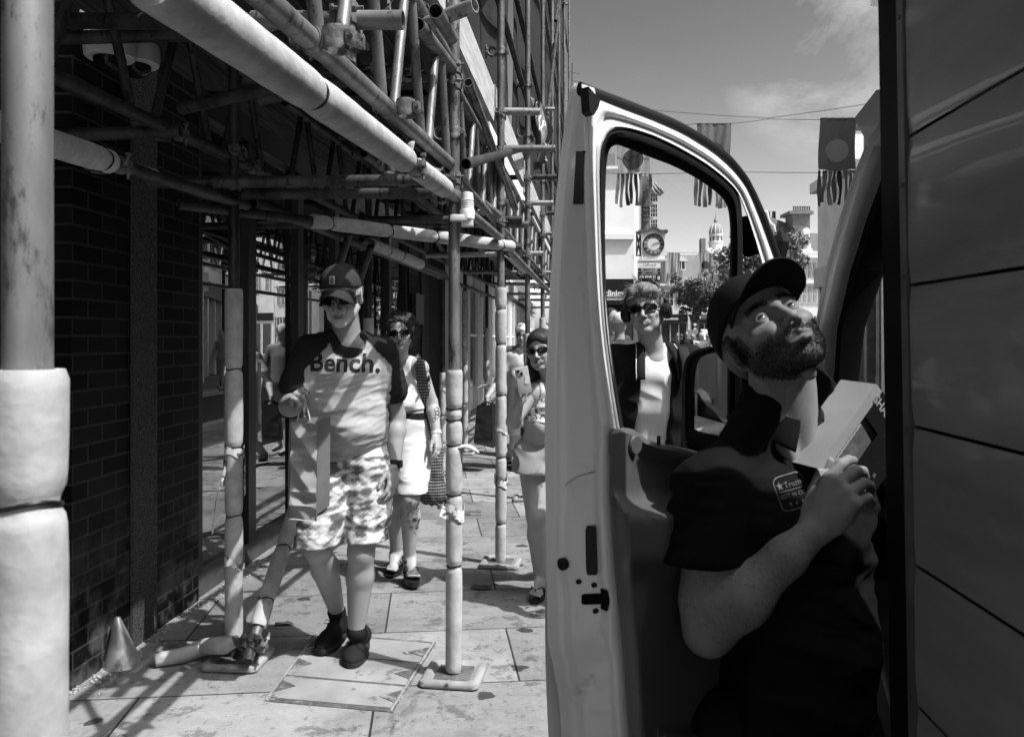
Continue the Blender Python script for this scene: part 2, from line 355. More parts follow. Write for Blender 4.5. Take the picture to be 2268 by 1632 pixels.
M_ASPH = mat('asphalt', .05, .09, rough=.9, scale=60, bump=.5, bscale=300)
M_ASPH2 = mat('distant paving', .18, .26, rough=.9, scale=2, bump=.2, bscale=100)
def sheet(name, pts, z, m, kind='structure', th=0):
    mb = MB(); n = len(pts); v = [(x, y, z) for x, y in pts]; f = [tuple(range(n))]
    if th: v += [(x, y, z - th) for x, y in pts]; f += [(i, n + i, n + (i + 1) % n, (i + 1) % n) for i in range(n)]
    mb.add(v, f); o = mb.build(name, m, None, base=(0, 0, 0), smooth=False); o['kind'] = kind; return o
sheet('ground', [(-500, -300), (500, -300), (500, 900), (-500, 900)], -.12, M_ASPH2)
SL = .09
def sx(c, y): return c + SL * y
sheet('pavement', [(-9, -8), (sx(1.55, -8), -8), (sx(1.55, 40), 40), (-9, 40)], 0, M_PAVE, th=.118)
sheet('pavement', [(sx(5.6, -8), -8), (sx(14, -8), -8), (sx(14, 70), 70), (sx(5.6, 70), 70)], 0, M_PAVE, th=.118)
sheet('road', [(sx(1.85, -8), -8), (sx(5.3, -8), -8), (sx(5.3, 60), 60), (sx(1.85, 60), 60)], -.116, M_ASPH)
M_KERB = mat('kerb stone', .3, .42, rough=.8, scale=20, bump=.3)
for c in (1.55, 5.3):
    mb = MB(); mb.add([(sx(c, -8) + .003, -8, -.118), (sx(c, -8) + .297, -8, -.118), (sx(c, 40) + .297, 40, -.118), (sx(c, 40) + .003, 40, -.118), (sx(c, -8) + .003, -8, .003), (sx(c, -8) + .297, -8, .003), (sx(c, 40) + .297, 40, .003), (sx(c, 40) + .003, 40, .003)],
                  [(4, 5, 6, 7), (0, 3, 2, 1), (0, 1, 5, 4), (2, 3, 7, 6), (1, 2, 6, 5), (3, 0, 4, 7)])
    o = mb.build('kerb', M_KERB, None, base=(0, 0, 0), smooth=False); o['kind'] = 'structure'

# access cover set into the paving
M_IRON = mat('worn iron', .13, .24, rough=.45, metal=.6, scale=30, bump=.3, wear=(9, .52, .62, .5))
M_IRONL = mat('cover edge steel', .3, .45, rough=.5, metal=.3, scale=30)
M_SLAB = mat('cover stone', .19, .30, rough=.75, scale=3, bump=.4, bscale=80, wear=(9, .58, .62, .13))
def quadpt(c, u, w): return (1 - w) * ((1 - u) * c[0] + u * c[1]) + w * ((1 - u) * c[3] + u * c[2])
cv = [Gd(585, 1553), Gd(870, 1578), Gd(966, 1424), Gd(700, 1402)]
cov = thing('access_cover', 'recessed paving cover with triangular iron plates under the walking man\'s feet', 'access cover', (cv[0] + cv[2]) / 2 * V(1, 1, 0))
def flat(mb, uv, z0, z1):
    n = len(uv); v = [quadpt(cv, a, b) * V(1, 1, 0) + V(0, 0, z0) for a, b in uv] + [quadpt(cv, a, b) * V(1, 1, 0) + V(0, 0, z1) for a, b in uv]
    mb.add(v, [tuple(range(n, 2 * n))] + [(i, (i + 1) % n, n + (i + 1) % n, n + i) for i in range(n)])
mb = MB()
flat(mb, [(0, 0), (1, 0), (1, 1), (0, 1)], .001, .004); mb.build('frame', M_IRON, cov, smooth=False)
rows = [(.035, .30), (.325, .63), (.655, .965)]
for a, b in rows:
    mb = MB(); flat(mb, [(.03, a), (.97, a), (.97, b), (.03, b)], .004, .008); mb.build('stone_tray', M_SLAB, cov, smooth=False)
for u0 in (.015, .985):
    mb = MB(); flat(mb, [(u0 - .006, 0), (u0 + .006, 0), (u0 + .006, 1), (u0 - .006, 1)], .004, .0095); mb.build('frame_rib', M_IRONL, cov, smooth=False)
for s, u0 in ((1, .03), (-1, .97)):
    for a, b in rows:
        mb = MB(); m_ = (a + b) / 2; flat(mb, [(u0, m_ - .075), (u0 + s * .13, m_ + .02 * s), (u0, m_ + .075)][::(1 if s > 0 else 1)], .008, .011); mb.cyl(quadpt(cv, u0 + s * .05, m_) * V(1, 1, 0) + V(0, 0, .011), quadpt(cv, u0 + s * .05, m_) * V(1, 1, 0) + V(0, 0, .014), .006)
        mb.build('corner_plate', M_IRON, cov, smooth=False)
# small drain beyond
a = [Gd(1022, 1133), Gd(1066, 1133), Gd(1066, 1142), Gd(1022, 1142)]; mb = MB(); n = 4
mb.add([q * V(1, 1, 0) + V(0, 0, .002) for q in a] + [q * V(1, 1, 0) + V(0, 0, .008) for q in a], [(3, 2, 1, 0), (4, 5, 6, 7), (0, 1, 5, 4), (1, 2, 6, 5), (2, 3, 7, 6), (3, 0, 4, 7)])
tagit(mb.build('drain_grate', M_IRON), 'small dark rectangular drain plate in the paving beyond the middle foam-wrapped pole', 'drain')
# leaf litter and a dropped leaf
M_LEAF = mat('dry leaf', .04, .08, rough=.8)
for x, y, s in ((1066, 1303, .05), (628, 1383, .035), (905, 1450, .02)):
    g = Gd(x, y); mb = MB(); n = 11; a = np.linspace(0, 2 * math.pi, n, endpoint=False); rr = s * (.6 + .4 * np.random.rand(n)); top = [(g[0] + rr[i] * 1.6 * math.cos(a[i]), g[1] + rr[i] * math.sin(a[i]), .004 + .012 * random.random()) for i in range(n)]
    mb.add(top + [(g[0], g[1], .006)], [(i, (i + 1) % n, n) for i in range(n)]); tagit(mb.build('dead_leaf', M_LEAF), {0: ''}.get(x, {1066: 'large curled dead leaf near the sandalled foot', 628: 'dark crumpled leaf beside the leaning foam-wrapped prop', 905: 'tiny dark leaf scrap beside the access cover'}[x]), 'leaf')

# ------------------------------------------------------------------ left building: brick pillar, strip, shop windows
M_BRICK = brickmat('dark brick', .002, .012, .034, .225, .077, .006, 'wall', 0, .9, .55, False, .004)
M_BLACK = mat('black frame', .012, .018, rough=.35)
M_STRIP = mat('rough strip', .006, .12, rough=.8, scale=120, detail=3, lo=.42, hi=.6, bump=1, bscale=150, stretch=(1, 1, 2.2), bdist=.006)
M_DARKW = mat('dark wall', .006, .012, rough=.8, scale=3, bump=.2)
def W(Z, off=0., z=0.): return V(-2.057 + .0725 * Z + off, Z, z)
def wallbox(mb, Z0, Z1, z0, z1, off0, off1):
    a, b, c, d = W(Z0, off0), W(Z1, off0), W(Z1, off1), W(Z0, off1)
    v = [q * V(1, 1, 0) + V(0, 0, z) for z in (z0, z1) for q in (a, b, c, d)]
    return mb.add(v, [(3, 2, 1, 0), (4, 5, 6, 7), (0, 1, 5, 4), (1, 2, 6, 5), (2, 3, 7, 6), (3, 0, 4, 7)])
bl = thing('shop_building', 'dark brick shop building with black-framed glass shopfront behind the scaffolding', 'building', W(6, -2))
mb = MB(); wallbox(mb, 3.29, 4.415, 0, 3.2, -1.2, 0); mb.build('brick_pillar', M_BRICK, bl, smooth=False)
mb = MB(); wallbox(mb, 3.725, 3.945, 0, 3.1, .002, .014); s_ = mb.build('textured_strip', M_STRIP, bl, smooth=False); s_['label'] = 'rough speckled vertical strip down the brick pillar'
mb = MB(); wallbox(mb, -6, 3.288, 0, 3.2, -1.5, -.62); mb.build('side_wall', M_DARKW, bl, smooth=False)
mb = MB(); wallbox(mb, -6, 14.5, 3.2, 13, -4, -.02); mb.build('upper_wall', M_DARKW, bl, smooth=False)
# pillar beyond the windows
mb = MB(); wallbox(mb, 10.2, 11.6, 0, 3.2, -1.2, 0.0); mb.build('brick_pillar', M_BRICK, bl, smooth=False)
mb = MB(); wallbox(mb, 11.0, 11.2, 0, 3.1, .002, .02); mb.build('textured_strip', M_STRIP, bl, smooth=False)
mb = MB(); wallbox(mb, 11.6, 14.5, 0, 3.2, -1.2, -.25); mb.build('doorway_wall', M_DARKW, bl, smooth=False)
M_INT = mat('shop interior', .01, .02, rough=.9)
mb = MB(); wallbox(mb, 4.415, 10.2, 0, 3.2, -1.6, -1.5); mb.build('shop_interior', M_INT, bl, smooth=False)
mb = MB(); wallbox(mb, 4.417, 10.198, 2.72, 3.198, -.16, -.01); mb.build('fascia', M_BLACK, bl, smooth=False)
M_SILL = mat('shop sill', .05, .09, rough=.5, scale=12)
mb = MB(); wallbox(mb, 4.417, 10.198, 0.002, .13, -.2, -.02); mb.build('sill', M_SILL, bl, smooth=False)
# glass
mg = bpy.data.materials.new('shop glass'); mg.use_nodes = True; n, l = mg.node_tree.nodes, mg.node_tree.links; n.clear()
o_ = n.new("ShaderNodeOutputMaterial"); gl = n.new("ShaderNodeBsdfGlossy"); gl.inputs['Roughness'].default_value = .0; gl.inputs['Color'].default_value = (.9, .9, .9, 1)
tr = n.new("ShaderNodeBsdfTransparent"); tr.inputs['Color'].default_value = (.55, .55, .55, 1); mx = n.new("ShaderNodeMixShader"); fr = n.new("ShaderNodeLayerWeight"); fp_ = n.new("ShaderNodeMath"); fp_.operation = 'POWER'; fp_.inputs[1].default_value = 2.; l.new(fr.outputs['Facing'], fp_.inputs[0])
mr = n.new("ShaderNodeMapRange"); mr.inputs[3].default_value = .22; mr.inputs[4].default_value = 1; l.new(fp_.outputs[0], mr.inputs[0]); l.new(mr.outputs[0], mx.inputs[0]); l.new(tr.outputs[0], mx.inputs[1]); l.new(gl.outputs[0], mx.inputs[2])
tx = n.new("ShaderNodeTexNoise"); tx.inputs['Scale'].default_value = 1.3; bp = n.new("ShaderNodeBump"); bp.inputs['Strength'].default_value = .05; bp.inputs['Distance'].default_value = .004; l.new(tx.outputs[0], bp.inputs['Height']); l.new(bp.outputs[0], gl.inputs['Normal']); l.new(mx.outputs[0], o_.inputs[0])
M_GLASS = mg
mul = [4.45, 5.2, 6.14, 7.1, 8.25, 9.2, 10.16]
for i, z in enumerate(mul):
    mb = MB(); w_ = .045 if i in (0, 6) else .06
    wallbox(mb, z - w_, z + w_, .13, 2.72, -.12, -.015); mb.build('mullion', M_BLACK, bl, smooth=False)
for i in range(6):
    mb = MB(); wallbox(mb, mul[i] + .062, mul[i + 1] - .062, .132, 2.718, -.075, -.067); p_ = mb.build('window_pane', M_GLASS, bl, smooth=False)
# poster panel and meter box on the far pillar
M_POST = mat('poster', .05, .3, rough=.4, scale=5, lo=.4, hi=.6)
mb = MB(); wallbox(mb, 10.35, 10.9, 1.65, 2.05, .003, .06); mb.build('notice_box', M_BLACK, bl, smooth=False)
# door handle on the first mullion
mb = MB(); q = W(5.2, .03, .0); mb.cyl(q + V(0, 0, .9), q + V(0, 0, 1.3), .012); mb.build('door_handle', M_IRONL, bl)
# litter strip at the foot of the wall
mb = MB()
for i in range(420):
    Z = random.uniform(3.25, 6); q = W(Z, abs(random.gauss(0, .05)) + .005, 0); s = random.uniform(.002, .009); mb.box(q + V(0, 0, s / 3 + .001), (s * 1.5, s, s * .6), rotm(rz=random.uniform(0, 180)))
o = mb.build('wall_foot_grit', mat('grit', .25, .6, scale=90)); tagit(o, kind='stuff')

# dome cameras under the scaffold
M_CAMW = mat('camera shell', .55, .62, rough=.35); M_GLB = mat('black dome', .01, rough=.05)
def dome(c, r, lab, flip):
    t = thing('security_camera', lab, 'security camera', c)
    mb = MB(); mb.lathe([(r * .55, .09), (r * .9, .085), (r, .06), (r * 1.02, .0), (r * .98, -.03), (r * .9, -.036)], c, 28); mb.build('housing', M_CAMW, t)
    mb = MB(); mb.ball(c + V(0, 0, -.034), (r * .66, r * .66, r * .6), 20); mb.build('dome', M_GLB, t)
    mb = MB(); mb.tube([c + V(0, 0, .09), c + V(-.05, .02, .15), c + V(-.3, .02, .16)], .03); mb.build('arm', M_CAMW, t)
dome(P(302, 128, 3.5), .095, 'white dome security camera nearer the brick strip, hanging under the deck', 0)
dome(P(243, 112, 3.35), .10, 'white dome security camera at the left of the pair, partly behind a lattice bar', 1)
# ------------------------------------------------------------------ scaffolding
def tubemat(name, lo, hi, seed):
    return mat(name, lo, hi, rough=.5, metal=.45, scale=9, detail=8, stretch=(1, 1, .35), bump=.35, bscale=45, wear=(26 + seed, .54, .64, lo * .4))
M_T = [tubemat('galvanised tube', .11, .25, 0), tubemat('shade-darkened galvanised tube', .03, .09, 3), tubemat('bright galvanised tube', .20, .38, 5)]  # second tone, for tubes under the deck, has their deep shade in its colour
M_FOAM = mat('white foam', .35, .50, rough=.8, scale=17, detail=7, bump=.6, bscale=34, wear=(9, .60, .70, .33), bdist=.004)
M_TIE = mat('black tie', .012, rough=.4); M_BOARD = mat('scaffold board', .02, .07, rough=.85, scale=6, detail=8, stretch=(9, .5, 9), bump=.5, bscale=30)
M_CL = mat('clamp steel', .07, .22, rough=.55, metal=.5, scale=22, bump=.5, bscale=90)
M_SHEET = mat('debris sheet', .02, .035, rough=.8, scale=3, bump=.5, bscale=25, bdist=.01)
M_TAPE = mat('barrier tape', .75, .8, rough=.4, scale=8, wear=(16, .5, .53, .12))
def Ox(Z): return -.60 + .103 * Z
def Ix(Z): return -1.628 + .103 * Z
def O(Z, h, dx=0): return V(Ox(Z) + dx, Z, h)
def I(Z, h, dx=0): return V(Ix(Z) + dx, Z, h)
SC = thing('scaffolding', 'galvanised tube and board scaffolding over the pavement, its lower tubes padded with white foam', 'scaffolding', (Ox(6), 6, 0))
def tube_part(name, a, b, m=0, r=.02415, parent=None, lab=None):
    mb = MB(); mb.pipe(a, b, r); o = mb.build(name, M_T[m], parent or SC, ang=50)
    if lab: o['label'] = lab
    return o
def foam(parent, p0, p1, ties=(), r=.0365, slit=None, a0=0., name='foam_sleeve', m=None, wob=.05, hr=.0265, flare=0., bend=None):
    p0 = np.asarray(p0, float); p1 = np.asarray(p1, float); L = np.linalg.norm(p1 - p0); n = max(8, int(L / .011)); u, w, d = frame(p1 - p0, (0, 1, .01)); sd_ = random.random() * 50
    ts = np.linspace(0, 1, n); nseg = 28; rows_o, rows_i = [], []
    for t in ts:
        x = t * L; rr = r * (1 + wob * mnoise.noise(Vector((sd_, x * 2.2, 0))) + .015 * mnoise.noise(Vector((sd_, x * 12, 3))))
        for q in ties: rr *= 1 - .22 * math.exp(-((x - q) / .011) ** 2) - .05 * math.exp(-((x - q) / .05) ** 2)
        e = min(x, L - x)
        if e < .008: rr -= (.008 - e) * .5
        g = slit(t) if slit else 0.0; aa = np.linspace(a0 + g, a0 + 2 * math.pi - g, nseg); off = V(0, 0, 0) if bend is None else bend(t)
        jit = np.array([1 + .012 * mnoise.noise(Vector((math.cos(q) * 2 + sd_, math.sin(q) * 2, x * 5))) for q in aa])
        c = np.cos(aa)[:, None] * u + np.sin(aa)[:, None] * w; rows_o.append(p0 + d * x + off + c * (rr * jit)[:, None]); rows_i.append(p0 + d * x + off + c * min(hr, rr * .8))
    po, pi = np.array(rows_o), np.array(rows_i)
    loop = np.concatenate([po, pi[:, ::-1]], 1); mb = MB(); mb.grid(loop, closed=True)
    k = loop.shape[1]
    for e in (0, n - 1):
        for j in range(nseg - 1): mb.f.append((e * k + j, e * k + j + 1, e * k + k - 2 - j, e * k + k - 1 - j))
    o = mb.build(name, m or M_FOAM, parent, ang=50)
    for q in ties:
        c = p0 + d * q + (V(0, 0, 0) if bend is None else bend(q / L)); mb = MB(); rt = r * .82; a = np.linspace(0, 2 * math.pi, 25)
        mb.tube([c + rt * (math.cos(x) * u + math.sin(x) * w) + d * .004 * math.sin(x * 2) for x in a], .0026, 6)
        e = random.uniform(-1, .2); ed = math.cos(e) * u + math.sin(e) * w; mb.tube([c + rt * ed, c + (rt + .008) * ed + d * .004], .003, 6); mb.build('cable_tie', M_TIE, parent)
    return o
CLAMPS = [None]
def clamp(p, along=(0, 0, 1), cross=(0, 1, 0), parent=None, s=1.):
    """a coupler: two banded collars at right angles with their bolts"""
    if CLAMPS[0] is None:
        mb = MB()
        for off, ax in ((V(0, 0, 0), 2), (V(-.055, 0, 0), 1)):
            prof = [(.0246, -.024), (.029, -.026), (.0305, -.016), (.0285, -.008), (.0285, .008), (.0305, .016), (.029, .026), (.0246, .024)]
            rr = np.eye(3) if ax == 2 else rotm(rx=90); a = np.linspace(0, 2 * math.pi, 20, endpoint=False)
            v = np.vstack([np.stack([q * np.cos(a), q * np.sin(a), np.full(20, z)], 1) for q, z in prof]) @ rr.T + off; f = []
            for i in range(len(prof)):
                for j in range(20): k = (j + 1) % 20; i2 = (i + 1) % len(prof); f.append((i * 20 + j, i * 20 + k, i2 * 20 + k, i2 * 20 + j))
            mb.add(v, f)
        mb.box((-.0275, 0, 0), (.012, .036, .034), bev=.003)
        mb.box((.036, .0, .0), (.022, .022, .036), bev=.004); mb.cyl((.040, -.03, 0), (.040, .05, 0), .0055, seg=8); mb.cyl((.04, .02, 0), (.04, .032, 0), .0105, seg=6); mb.cyl((.04, -.034, 0), (.04, -.024, 0), .010, seg=6)
        mb.box((-.091, 0, -.008), (.022, .034, .022), bev=.004); mb.cyl((-.095, 0, -.04), (-.095, 0, .05), .0055, seg=8); mb.cyl((-.095, 0, .018), (-.095, 0, .03), .0105, seg=6)
        CLAMPS[0] = mkobj('clamp', np.vstack(mb.v), mb.f, M_CL, None, base=(0, 0, 0)); c = CLAMPS[0]; first = True
    else:
        c = CLAMPS[0].copy(); COL.objects.link(c)
    BASE[c] = np.zeros(3); par = parent or SC; c.parent = par; a = unit(along); b = np.asarray(cross, float); b = unit(b - a * (a @ b)); x = np.cross(b, a)
    m = Matrix([[x[0], b[0], a[0]], [x[1], b[1], a[1]], [x[2], b[2], a[2]]]); c.matrix_local = Matrix.Translation(Vector((np.asarray(p, float) - BASE[par]).tolist())) @ m.to_4x4() @ Matrix.Scale(s, 4)
    return c
DS = unit((.103, 1, 0)); DX = unit((1, -.103, 0))
# ---- standards (outer row)
outer = [.844, 3.415, 5.13, 7.2, 9.3, 11.4, 13.6, 16., 19.]
labs = {0: 'nearest upright pole at the left edge, padded with thick white foam', 1: 'upright pole in the middle with foam lower half and a lamp', 2: 'upright pole behind the middle one, foam sleeve above head height'}
poles = []
for i, Z in enumerate(outer):
    top = 4.2 if i == 0 else min(10.5, 1.45 + .50 * Z + 1.5)
    poles.append(tube_part('upright_pole', O(Z, .0), O(Z, top), 0 if i else 2, lab=labs.get(i)))
def slitf(lo, hi, w, p=1.):
    return lambda t: w * max(0., 1 - (t - lo) / (hi - lo)) ** p if lo <= t <= hi else (w if t < lo else 0.)
AF = -math.pi / 2    # slit toward the camera
# foam: nearest pole
foam(poles[0], O(.844, .02), O(.844, 1.418), (1.257,), r=.0385, wob=.03)
# middle pole
zt = lambda y, Z: CH + (HY - y) / F * Z
def sl1(t):
    h = .03 + t * 1.29
    return (.75 * (1 - (h - .03) / .85) if h < .88 else 0) if h < .50 else (.20 * max(0, (.74 - h) / .12) if h > .56 else .12)
foam(poles[1], O(3.415, .03), O(3.415, 1.318), tuple(zt(y, 3.415) - .03 for y in (1252, 1095, 985, 930, 905)), slit=lambda t: (.62 * (1 - t / .36) if t < .36 else (.16 * math.sin((t - .38) / .17 * math.pi) if .38 < t < .55 else 0)), a0=math.pi, r=.0368)
foam(poles[2], O(5.13, .02), O(5.13, zt(637, 5.13)), tuple(zt(y, 5.13) - .02 for y in (1158, 1063, 1012, 875, 762, 684)), slit=lambda t: .6 * (1 - t / .28) if t < .28 else 0, a0=math.pi, r=.037)
for i in (3, 4, 5, 6):
    foam(poles[i], O(outer[i], .02), O(outer[i], 1.7 - .2 * (i % 2)), (.4, .8, 1.2), r=.038)
# ---- inner row
inner = [(1.0, 0), (3.6, 1), (5.75, 1), (8.58, 1), (10.05, 1), (12.1, 1), (14.5, 1)]
ip = []
for Z, f in inner:
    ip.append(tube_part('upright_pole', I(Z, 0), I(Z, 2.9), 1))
p_ = ip[1]; p_['label'] = 'upright pole by the shop window with peeling foam and torn tape'
foam(p_, I(3.6, .07), I(3.6, zt(640, 3.6)), tuple(zt(y, 3.6) - .07 for y in (1141, 990, 818)), r=.040, wob=.10)
foam(ip[2], I(5.75, .03), I(5.75, 1.6), (.5, 1.0), r=.037)
foam(ip[3], I(8.58, .03), I(8.58, 1.09), (.3, .6, .9), r=.038)
foam(ip[4], I(10.05, .03), I(10.05, 2.06), (.6, 1.1, 1.45, 1.9), r=.038)
foam(ip[5], I(12.1, .03), I(12.1, 1.62), (.4, .8, 1.1), r=.038)
# tape wraps on the poles
def tape(parent, c, r=.042, h=.045, tail=None, turns=1.3, tilt=.02):
    a = np.linspace(0, 2 * math.pi * turns, 34); rows = []
    for i, x in enumerate(a):
        q = np.asarray(c, float) + r * (1 + .06 * math.sin(5 * x)) * V(math.cos(x), math.sin(x), 0) + V(0, 0, tilt * math.sin(x * .7) + .006 * math.sin(3 * x)); rows.append([q, q + V(0, 0, h * (1 + .2 * math.sin(2 * x)))])
    mb = MB(); mb.grid(rows)
    if tail is not None:
        q = np.asarray(c, float) + r * V(-.5, -.9, 0); tl = np.asarray(tail, float); rw = []
        for t in np.linspace(0, 1, 8): s_ = V(0, 0, h * (1 - .5 * t) * .9); m_ = q + tl * t + .012 * math.sin(t * 7) * V(0, 1, 0); rw.append([m_ - s_ / 2 + V(.01 * math.sin(t * 9), 0, 0), m_ + s_ / 2])
        mb.grid(rw)
    o = mb.build('tape_wrap', M_TAPE, parent, ang=80); return o
tape(poles[1], O(3.415, zt(1145, 3.415)), tail=(-.05, -.02, .06), h=.05)
tape(poles[1], O(3.415, zt(1130, 3.415)), tail=(-.06, -.01, .05), h=.025, turns=1)
tape(poles[2], O(5.13, zt(1075, 5.13)), h=.06); tape(poles[2], O(5.13, zt(955, 5.13)), h=.02, turns=1.1)
tape(ip[1], I(3.6, zt(1250, 3.6)), r=.044, h=.035); tape(ip[1], I(3.6, zt(1005, 3.6)), r=.043, h=.03, tail=(-.06, -.02, -.35)); tape(ip[1], I(3.6, zt(1100, 3.6)), r=.047, h=.14, turns=.6, tilt=.05)
tape(ip[3], I(8.58, .9), h=.05); tape(ip[4], I(10.05, 1.35), h=.05)
# broken flap of foam sticking out of the middle pole and the far one
def flap(parent, c, d, l, w, th=.012):
    d = unit(d); mb = MB(); pts = [np.asarray(c, float) + d * l * t + V(0, 0, -.03 * l / .12 * t * t + .012 * math.sin(t * 3)) for t in np.linspace(0, 1, 9)]
    mb.tube(pts, [w, w * 1.1, w * 1.05, w, w * .95, w * .85, w * .7, w * .5, w * .2], 12, flat=.34); mb.build('torn_foam', M_FOAM, parent)
flap(poles[1], O(3.415, zt(992, 3.415), .02), (1, -.3, .05), .092, .026)
flap(ip[5], P(1085, 855, 11.9), (-1, -.2, .03), .2, .07)
# ---- horizontal tubes
led = tube_part('ledger', P(300, -75, .88), P(1010, 436, 3.36), 0, lab='padded ledger tube running from the upper left to the middle pole')
pa, pb = P(300, -75, .88), P(1010, 436, 3.36)
def onl(x, a=pa, b=pb):   # point of the line at photo column x
    k = (x - 1134) / F; t = (k * a[1] - a[0]) / ((b[0] - a[0]) - k * (b[1] - a[1])); return a + t * (b - a)
L1 = onl(690); foam(led, onl(330), onl(897), (np.linalg.norm(L1 - onl(330)),), r=.0375, wob=.02)
foam(led, onl(925), onl(985), (), r=.0365)
flap(led, onl(905) + V(0, 0, .03), (.4, .3, 1), .04, .02)
# ladder beams
def ladder(name, a, b, depth, pitch=.42, parent=None, m=0):
    a = np.asarray(a, float); b = np.asarray(b, float); mb = MB(); up = V(0, 0, depth); mb.pipe(a, b); mb.pipe(a + up, b + up); L = np.linalg.norm(b - a); n = max(2, int(L / pitch)); d = (b - a) / n
    for i in range(n): mb.cyl(a + d * (i + .12), a + d * (i + .42) + up, .0165, seg=10, caps=False); mb.cyl(a + d * (i + .88), a + d * (i + .58) + up, .0165, seg=10, caps=False)
    return mb.build(name, M_T[m], parent or SC, ang=50)
lb = ladder('ladder_beam', P(480, -95, 1.2), P(996, 362, 3.32), .43, .5); lb['label'] = 'lattice beam with bright diagonal bars above the padded ledger'
ladder('ladder_beam', O(3.5, 2.2, -.04), O(9, 2.25, -.04), .40, .5)
ladder('ladder_beam', O(9.2, 2.25, -.04), O(16, 2.3, -.04), .40, .55)
ladder('ladder_beam', P(60, 142, 2.2), P(592, 387, 4.1), .42, .52, m=1)
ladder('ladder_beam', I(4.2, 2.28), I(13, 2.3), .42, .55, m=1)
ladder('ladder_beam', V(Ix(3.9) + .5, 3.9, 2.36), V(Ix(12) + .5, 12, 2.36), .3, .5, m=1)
for x_ in (690, 860): clamp(onl(x_, P(480, -95, 1.2), P(996, 362, 3.32)), DS, (0, 0, 1), s=.92)
# inner ledger with foam
i0, i1 = P(-60, 262, 1.9), P(545, 455, 3.75)
il = tube_part('ledger', i0, i1, 1); foam(il, onl(-40, i0, i1), onl(243, i0, i1), (np.linalg.norm(onl(228, i0, i1) - onl(-40, i0, i1)),), r=.040); il['label'] = 'dark inner ledger with foam on its near end'
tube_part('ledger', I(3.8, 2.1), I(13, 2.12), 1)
ol2 = tube_part('ledger', P(1125, 553, 5.15), O(19, 2.1), 0); foam(ol2, O(5.5, 2.0, .01) * V(1, 1, 0) + V(0, 0, 2.045), O(6.9, 2.05, .0), (.45, .9), r=.037)
# diagonal padded tube in plan (shop side to street side)
d0, d1 = P(395, 452, 3.55), P(1150, 548, 5.2)
dg = tube_part('brace', d0, d1, 1, lab='padded diagonal tube crossing above the walking man'); fa = lambda x: onl(x, d0, d1)
ties_ = [np.linalg.norm(fa(q) - fa(688)) for q in (732, 864, 965, 1110)]
foam(dg, fa(688), fa(1134), tuple(ties_), r=.0375, wob=.03)
e0, e1 = P(800, 530, 5.0), P(985, 608, 6.6); dg2 = tube_part('brace', e0, e1, 1); foam(dg2, onl(822, e0, e1), onl(932, e0, e1), (.28, .52), r=.038)
tube_part('brace', P(775, 515, 5.), P(735, 640, 5.4), 1); tube_part('brace', P(822, 545, 5.), P(790, 640, 5.2), 1)
# raker prop from the inner pole foot
r0, r1 = P(548, 1462, 3.42), P(700, 985, 4.15)
rk = tube_part('raking_prop', r0, r1, 0, lab='leaning prop wrapped in foam rising behind the walking man'); clamp(onl(562, r0, r1), unit(r1 - r0), (1, 0, 0)); clamp(onl(556, r0, r1) + V(-.03, .02, .02), unit(r1 - r0), (0, 0, 1))
foam(rk, onl(572, r0, r1), onl(690, r0, r1), (.12, .38, .62), slit=lambda t: .4 * (1 - t / .25) if t < .25 else 0, a0=math.pi, r=.038)
# transoms and other cross tubes
M_ = tube_part
stub = M_('upright_pole', P(767, -60, 2.02), P(768, 140, 2.02), 0, lab='short hanging tube stub with two couplers')
clamp(P(768, 32, 2.02), (0, 0, 1), (1, 0, 0)); clamp(P(768, 95, 2.02), (0, 0, 1), DS)
M_('transom', P(560, 46, 2.06), P(893, 45, 2.02), 0); M_('transom', P(100, 46, 2.5), P(600, 50, 2.2), 1)
M_('transom', P(915, 65, 2.75), P(1052, 12, 2.62), 2, lab='mottled tube end jutting out at the top')
clamp(P(935, 60, 2.8), DX, DS); clamp(P(918, 20, 2.8), (0, 0, 1), DS)
M_('transom', P(120, 85, 2.9), P(520, 75, 2.9), 1)
M_('transom', P(330, 405, 3.3), P(1000, 398, 3.38), 1); M_('transom', P(440, 430, 3.6), P(965, 428, 3.55), 1)
M_('transom', P(400, 240, 3.0), P(640, 185, 2.85), 1); M_('transom', P(140, 300, 3.), P(400, 290, 3.0), 1)
M_('transom', P(980, 496, 5.35), P(1173, 498, 5.2), 0); M_('transom', P(400, 500, 5.5), P(985, 496, 5.4), 1)
M_('transom', P(1060, 470, 5.7), P(1122, 558, 5.3), 0)
M_('brace', P(1037, 183, 4.0), P(1141, 462, 5.6), 0, lab='steep diagonal brace with an open round end facing the camera')
M_('brace', P(1066, 447, 4.6), P(1103, 476, 5.05), 0); M_('ledger', P(1040, 472, 3.9), P(1105, 525, 5.0), 0)
M_('brace', P(1000, 85, 2.9), P(965, 25, 2.5), 0); M_('ledger', P(925, 55, 2.6), P(1000, 150, 3.36), 0)
for Z, x1, y in ((3.415, 1045, 425), (5.2, 1120, 205), (5.3, 1122, 310)): pass
rnd = random.Random(3)
for i, Z in enumerate(outer[2:]):
    for hh in (2.2, 2.66, 2.9):
        e = .06 + rnd.random() * .32; M_('transom', V(Ix(Z) + .1, Z + .06, hh + .05 * rnd.random()), V(Ox(Z) + e, Z + .06, hh + .03), rnd.choice((0, 1, 1, 2)))
        clamp(O(Z, hh, .0), (0, 0, 1), DX)
    for hh in (4.15, 6.2, 8.2):
        if hh < 1.45 + .5 * Z and rnd.random() < .5: M_('transom', V(Ox(Z) - .5, Z + .06, hh), V(Ox(Z) + .04 + rnd.random() ** 2 * .2, Z + .06, hh), rnd.choice((0, 2))); clamp(O(Z, hh), (0, 0, 1), DX)
